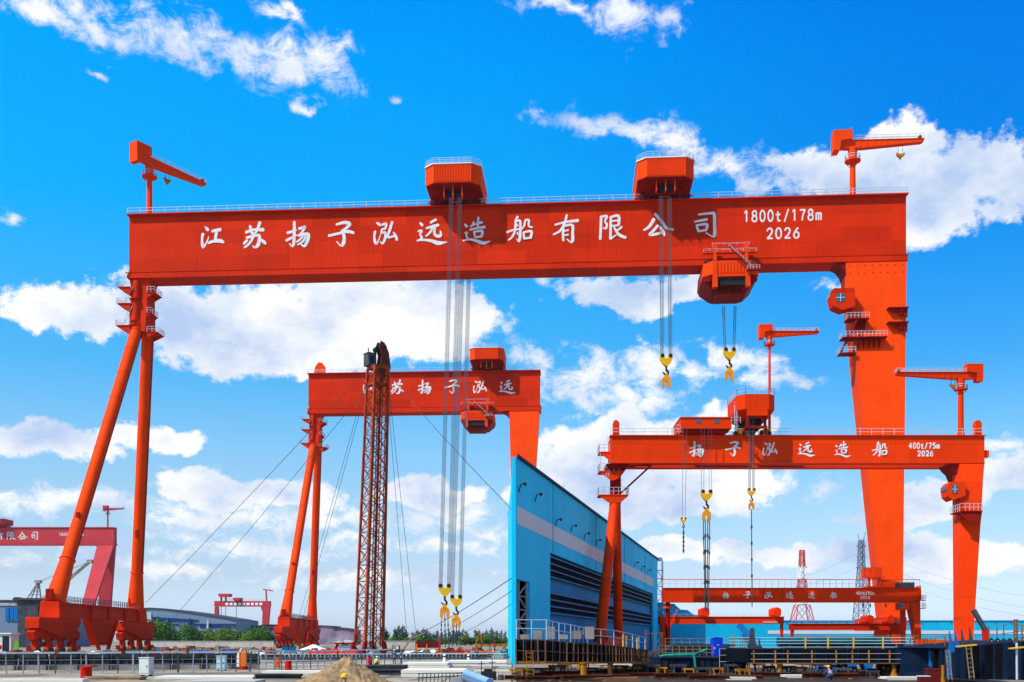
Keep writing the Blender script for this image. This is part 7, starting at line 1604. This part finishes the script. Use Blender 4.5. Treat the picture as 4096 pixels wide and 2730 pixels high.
b.build('lug_hole', RAILW, t)
t = thing('railing', 'thin dark railing with rope along the finned navy block towards the right edge', 'railing', at(3780, 2600, 74)); A0 = at(3780, 2600, 74); b = MB(); pr = None
for x, yt, yb, Y in ((3640, 2560, 2600, 82), (3700, 2556, 2600, 79), (3740, 2552, 2597, 76), (3780, 2545, 2594, 74), (3955, 2506, 2574, 71), (3988, 2508, 2572, 70.5), (4015, 2500, 2570, 70), (4056, 2493, 2568, 69)):
    p, q = at(x, yb, Y) - A0, at(x, yt, Y) - A0; b.bar(p, q, .06)
    if pr and x != 3955:
        for g_ in (1, .5): b.bar(pr[0].lerp(pr[1], g_), p.lerp(q, g_), .04)
    pr = (p, q)
b.build('rails', BROWN, t)
t = thing('scaffold', 'dark brown scaffold tower standing on the navy block at the right picture edge', 'scaffold', at(4062, 2600, 67)); s = 67 / F; b = MB()
for x in (-4, 6, 26, 52): b.bar((x * s, 0, -.5), (x * s, 0, 2.0 if x < 10 else 1.6), .09 if x < 10 else .07)
for z in (.3, .75, 1.2, 1.6): b.bar((-6 * s, .05, z), (60 * s, .05, z + .04), .06)
b.bar((6 * s, 0, .3), (52 * s, 0, 1.2), .05); b.build('tubes', BROWN, t)
t = thing('standpipe', 'bright galvanised pipe standing before the navy block near the right edge', 'pipe', at(4068, 2700, 64)); b = MB(); b.tube((0, 0, -.3), (-.02, 0, 2.0), .07, n=10); b.build('pipe', RAILW, t)
t = thing('tool_cabinet', 'maroon tool cabinet on the ground between the long black block and the navy block', 'cabinet', (px(3738, 67), 67, 0)); b = MB(); b.box(-.42, .42, 0, .6, .06, 1.05); b.build('body', MATS['maroon_panel'], t); b = MB(); b.box(-.02, .02, -.03, 0, .1, 1.0); b.box(-.46, .46, -.04, .64, 1.05, 1.1); b.build('trim', DKRED, t)
t = thing('tool_box', 'lower maroon tool box beside the maroon cabinet', 'box', (px(3700, 66), 66, 0)); b = MB(); b.box(-.32, .32, 0, .5, .0, .62); b.build('body', MATS['maroon_panel'], t); b = MB(); b.box(-.35, .35, -.03, .53, .62, .68); b.build('lid', BEIGE, t)
t = thing('knuckle_boom', 'dark and red knuckle boom rising beside the 400t/75m crane foot', 'boom', at(3948, 2578, 165)); A0 = at(3948, 2578, 165); b = MB(); b.bar((0, 0, -2.5), at(3942, 2522, 165) - A0, .9, .9); b.build('red_section', BRIGHTRED, t); b = MB(); b.bar(at(3944, 2526, 165) - A0, at(3893, 2440, 165) - A0, .8, .6); b.build('dark_section', DKGREY, t); b = MB(); b.box(-1.6, 1.6, -1, 1, -2.6, -1.6); b.build('chassis', DARK, t)
# trestles, beams and plates under and behind the blocks
tr_ = thing('trestle', 'ochre steel trestle among the stands under the hull blocks', 'trestle', (0, 0, 0), 0, 'trestles under the hull blocks'); b = MB()
for x in (-.45, .35):
    b.box(x, x + .1, -.3, .3, .5, .58); b.bar((x + .05, -.25, .52), (x + .05, -.38, 0), .09); b.bar((x + .05, .25, .52), (x + .05, .38, 0), .09)
b.build('legs', OCHRE, tr_); b = MB(); b.box(-.6, .6, -.1, .1, .58, .74); b.build('beam', OCHRE, tr_)
rd = random.Random(31); first = True
for i in range(44):
    x = 2080 + i * 37 + rd.uniform(-12, 12); Y = rd.choice((79, 84, 88, 97, 104)); 
    if 3640 < x: Y = rd.choice((86, 92))
    p = (px(x, Y), Y, 0); s = rd.uniform(.85, 1.25)
    if first: tr_.location = p; first = False
    else:
        c_ = dup(tr_, p, rd.uniform(-.5, .5), s=s)
        if i % 3: 
            for k_ in c_.children: k_.data = k_.data.copy(); k_.data.materials[0] = BROWN if i % 3 == 1 else DKGREY
            c_['label'] = 'brown steel trestle among the stands under the hull blocks' if i % 3 == 1 else 'dark grey steel trestle among the stands under the hull blocks'
bm_ = thing('steel_beam', 'rusty steel beam lying on blocks under the hull blocks', 'beam', (0, 0, 0), 0, 'beams under the hull blocks'); b = MB(); b.box(-1.6, 1.6, -.18, .18, .32, .38); b.box(-1.6, 1.6, -.02, .02, .12, .32); b.box(-1.6, 1.6, -.18, .18, .06, .12); b.build('section', mat('dark_rust_beam', (.10, .028, .012), .8, var=.5, scale=1.2), bm_); b = MB(); b.box(-1.2, -1.0, -.25, .25, 0, .06); b.box(1.0, 1.2, -.25, .25, 0, .06); b.build('packing', TAN, bm_)
first = True
for i in range(22):
    x = 2100 + i * 42 + rd.uniform(-14, 14) if i < 14 else 2720 + (i - 14) * 120; Y = rd.choice((74.5, 76, 78, 82, 90)); p = (px(x, Y), Y, 0)
    if first: bm_.location = p; first = False
    else: dup(bm_, p, rd.uniform(-.25, .25), s=rd.uniform(.8, 1.3))
for x, Y, w_, lab, m in ((3225, 80, 1.7, 'cream plate on the ground under the long black block', CREAM), (3420, 88, 2.2, 'blue grey plate stack on the ground behind the black column', MIDBLUE), (3600, 76, 1.3, 'cream plate on the ground at the right end of the long black block', CREAM), (2960, 76, .9, 'cream plate on the ground between the navy and long black blocks', CREAM), (2400, 75, 2.8, 'brown plate pile on the ground beside the ochre column', BROWN)):
    t = thing('plate_stack', lab, 'plates', (px(x, Y), Y, 0)); 
    for i in range(3): b = MB(); e = rd.uniform(-.2, .2); b.box(-w_ + e, w_ + e, -.6, .8, .01 + i * .09, .08 + i * .09); b.build('plate', m, t)
t = thing('hull_block', 'blue frame section with cut-outs on the ground behind the long black block', [], (0, 0, 0)) if False else thing('frame_section', 'blue steel frame section with cut-outs seen under the long black block', 'steel section', (px(3400, 100), 100, 0)); b = MB()
for i in range(4): b.prism([(-3 + i * 1.6, 0), (-2.7 + i * 1.6, 0), (-2.4 + i * 1.6, .75), (-1.9 + i * 1.6, .75), (-1.6 + i * 1.6, 0), (-1.4 + i * 1.6, 0), (-1.4 + i * 1.6, 1.3), (-3 + i * 1.6, 1.3)], 'y', 0, 1.4)
b.build('web', MIDBLUE, t); b = MB(); b.box(-3, 3.4, -.05, 1.5, 1.3, 1.4); b.build('flange', NAVY, t)
t = thing('dark_dock_floor', 'oil-dark steel plating on the ground under the hull blocks', 'plating', (px(2066, 70) , 70, 0)); b = MB()
for i in range(9): b.box(i * 3.9, i * 3.9 + 3.86, 0 + (i % 2) * .4, 40, .004, .03)
b.build('plate', mat('oily_floor_plate', (.045, .032, .022), .6, var=.6, scale=.5, streak=.4, streakcol=(.14, .09, .05)), t)

# further blocks and gear between the front blocks and the portal cranes
for (x0, x1, Y, yt, yb, lab, m) in ((3190, 3420, 122, 2578, 2640, 'black hull section behind the rails of the long black block, left of a navy one', BLKHULL), (3430, 3700, 128, 2574, 2640, 'navy hull section behind the rails of the long black block, near the big crane foot', NAVY), (2660, 2990, 132, 2584, 2642, 'low black hull section behind the blue portable toilet', BLKHULL), (3705, 3860, 104, 2582, 2650, 'dark grey machinery block with yellow rails left of the fins', DKGREY)):
    o = Vector((px(x0, Y), Y, 0)); t = thing('hull_section', lab, 'hull section', o); W_ = px(x1, Y) - o.x; z0, z1 = max(.4, pz(yb, Y)), pz(yt, Y)
    b = MB(); n = 7
    for i in range(n): a_, c_ = W_ * i / n, W_ * (i + .9) / n; b.box(a_, c_, .1 * (i % 2), 6, z0, z1 - .25 * ((i * 3) % 4) / 3)
    b.box(0, W_, .3, 5.8, z0, z1 - .3); h_ = b.build('plating', m, t)
    for i in range(n + 1): b = MB(); X = W_ * i / n; b.bar((X, -.1, z0), (X, -.1, z1 + .1 * (i % 3)), .08); b.build('frame_rib', BROWN if i % 2 else OCHRE, h_)
    b = MB(); b.rail([(0, -.2, z1), (W_, -.2, z1)], h=.95, step=1.1, t=.05, mids=1); b.build('railing', TAN if m is BLKHULL else OCHRE, t)
    for X in (W_ * .12, W_ * .88): b = MB(); b.box(X - .3, X + .3, .5, 1.1, 0, z0 + .02); b.build('stand', OCHRE, t)
for i, (x, yt, Y, lab) in enumerate(((2615, 2520, 97, 'brown scaffold frame at the right end of the black curved block'), (2965, 2540, 98, 'brown scaffold frame between the blue toilet and the dark fin'), (3690, 2545, 90, 'brown scaffold frame left of the finned navy block'))):
    t = thing('scaffold', lab, 'scaffold', (px(x, Y), Y, 0)); H_ = pz(yt, Y); b = MB()
    for X in (-.7, .1, .8):
        for y in (0, 1): b.bar((X, y, 0), (X + .03, y, H_ - .2 * (X > 0)), .055)
    for z in (1.0, 1.8, H_ - .35): b.bar((-.9, 0, z), (1.0, 0, z + .03), .05); b.bar((-.9, 1, z), (1.0, 1, z), .05)
    b.bar((-.7, 0, 1.0), (.8, 0, H_ - .4), .04); b.build('tubes', BROWN, t); b = MB(); b.box(-.8, .9, 0, 1, 1.75, 1.8); b.build('board', TAN, t)
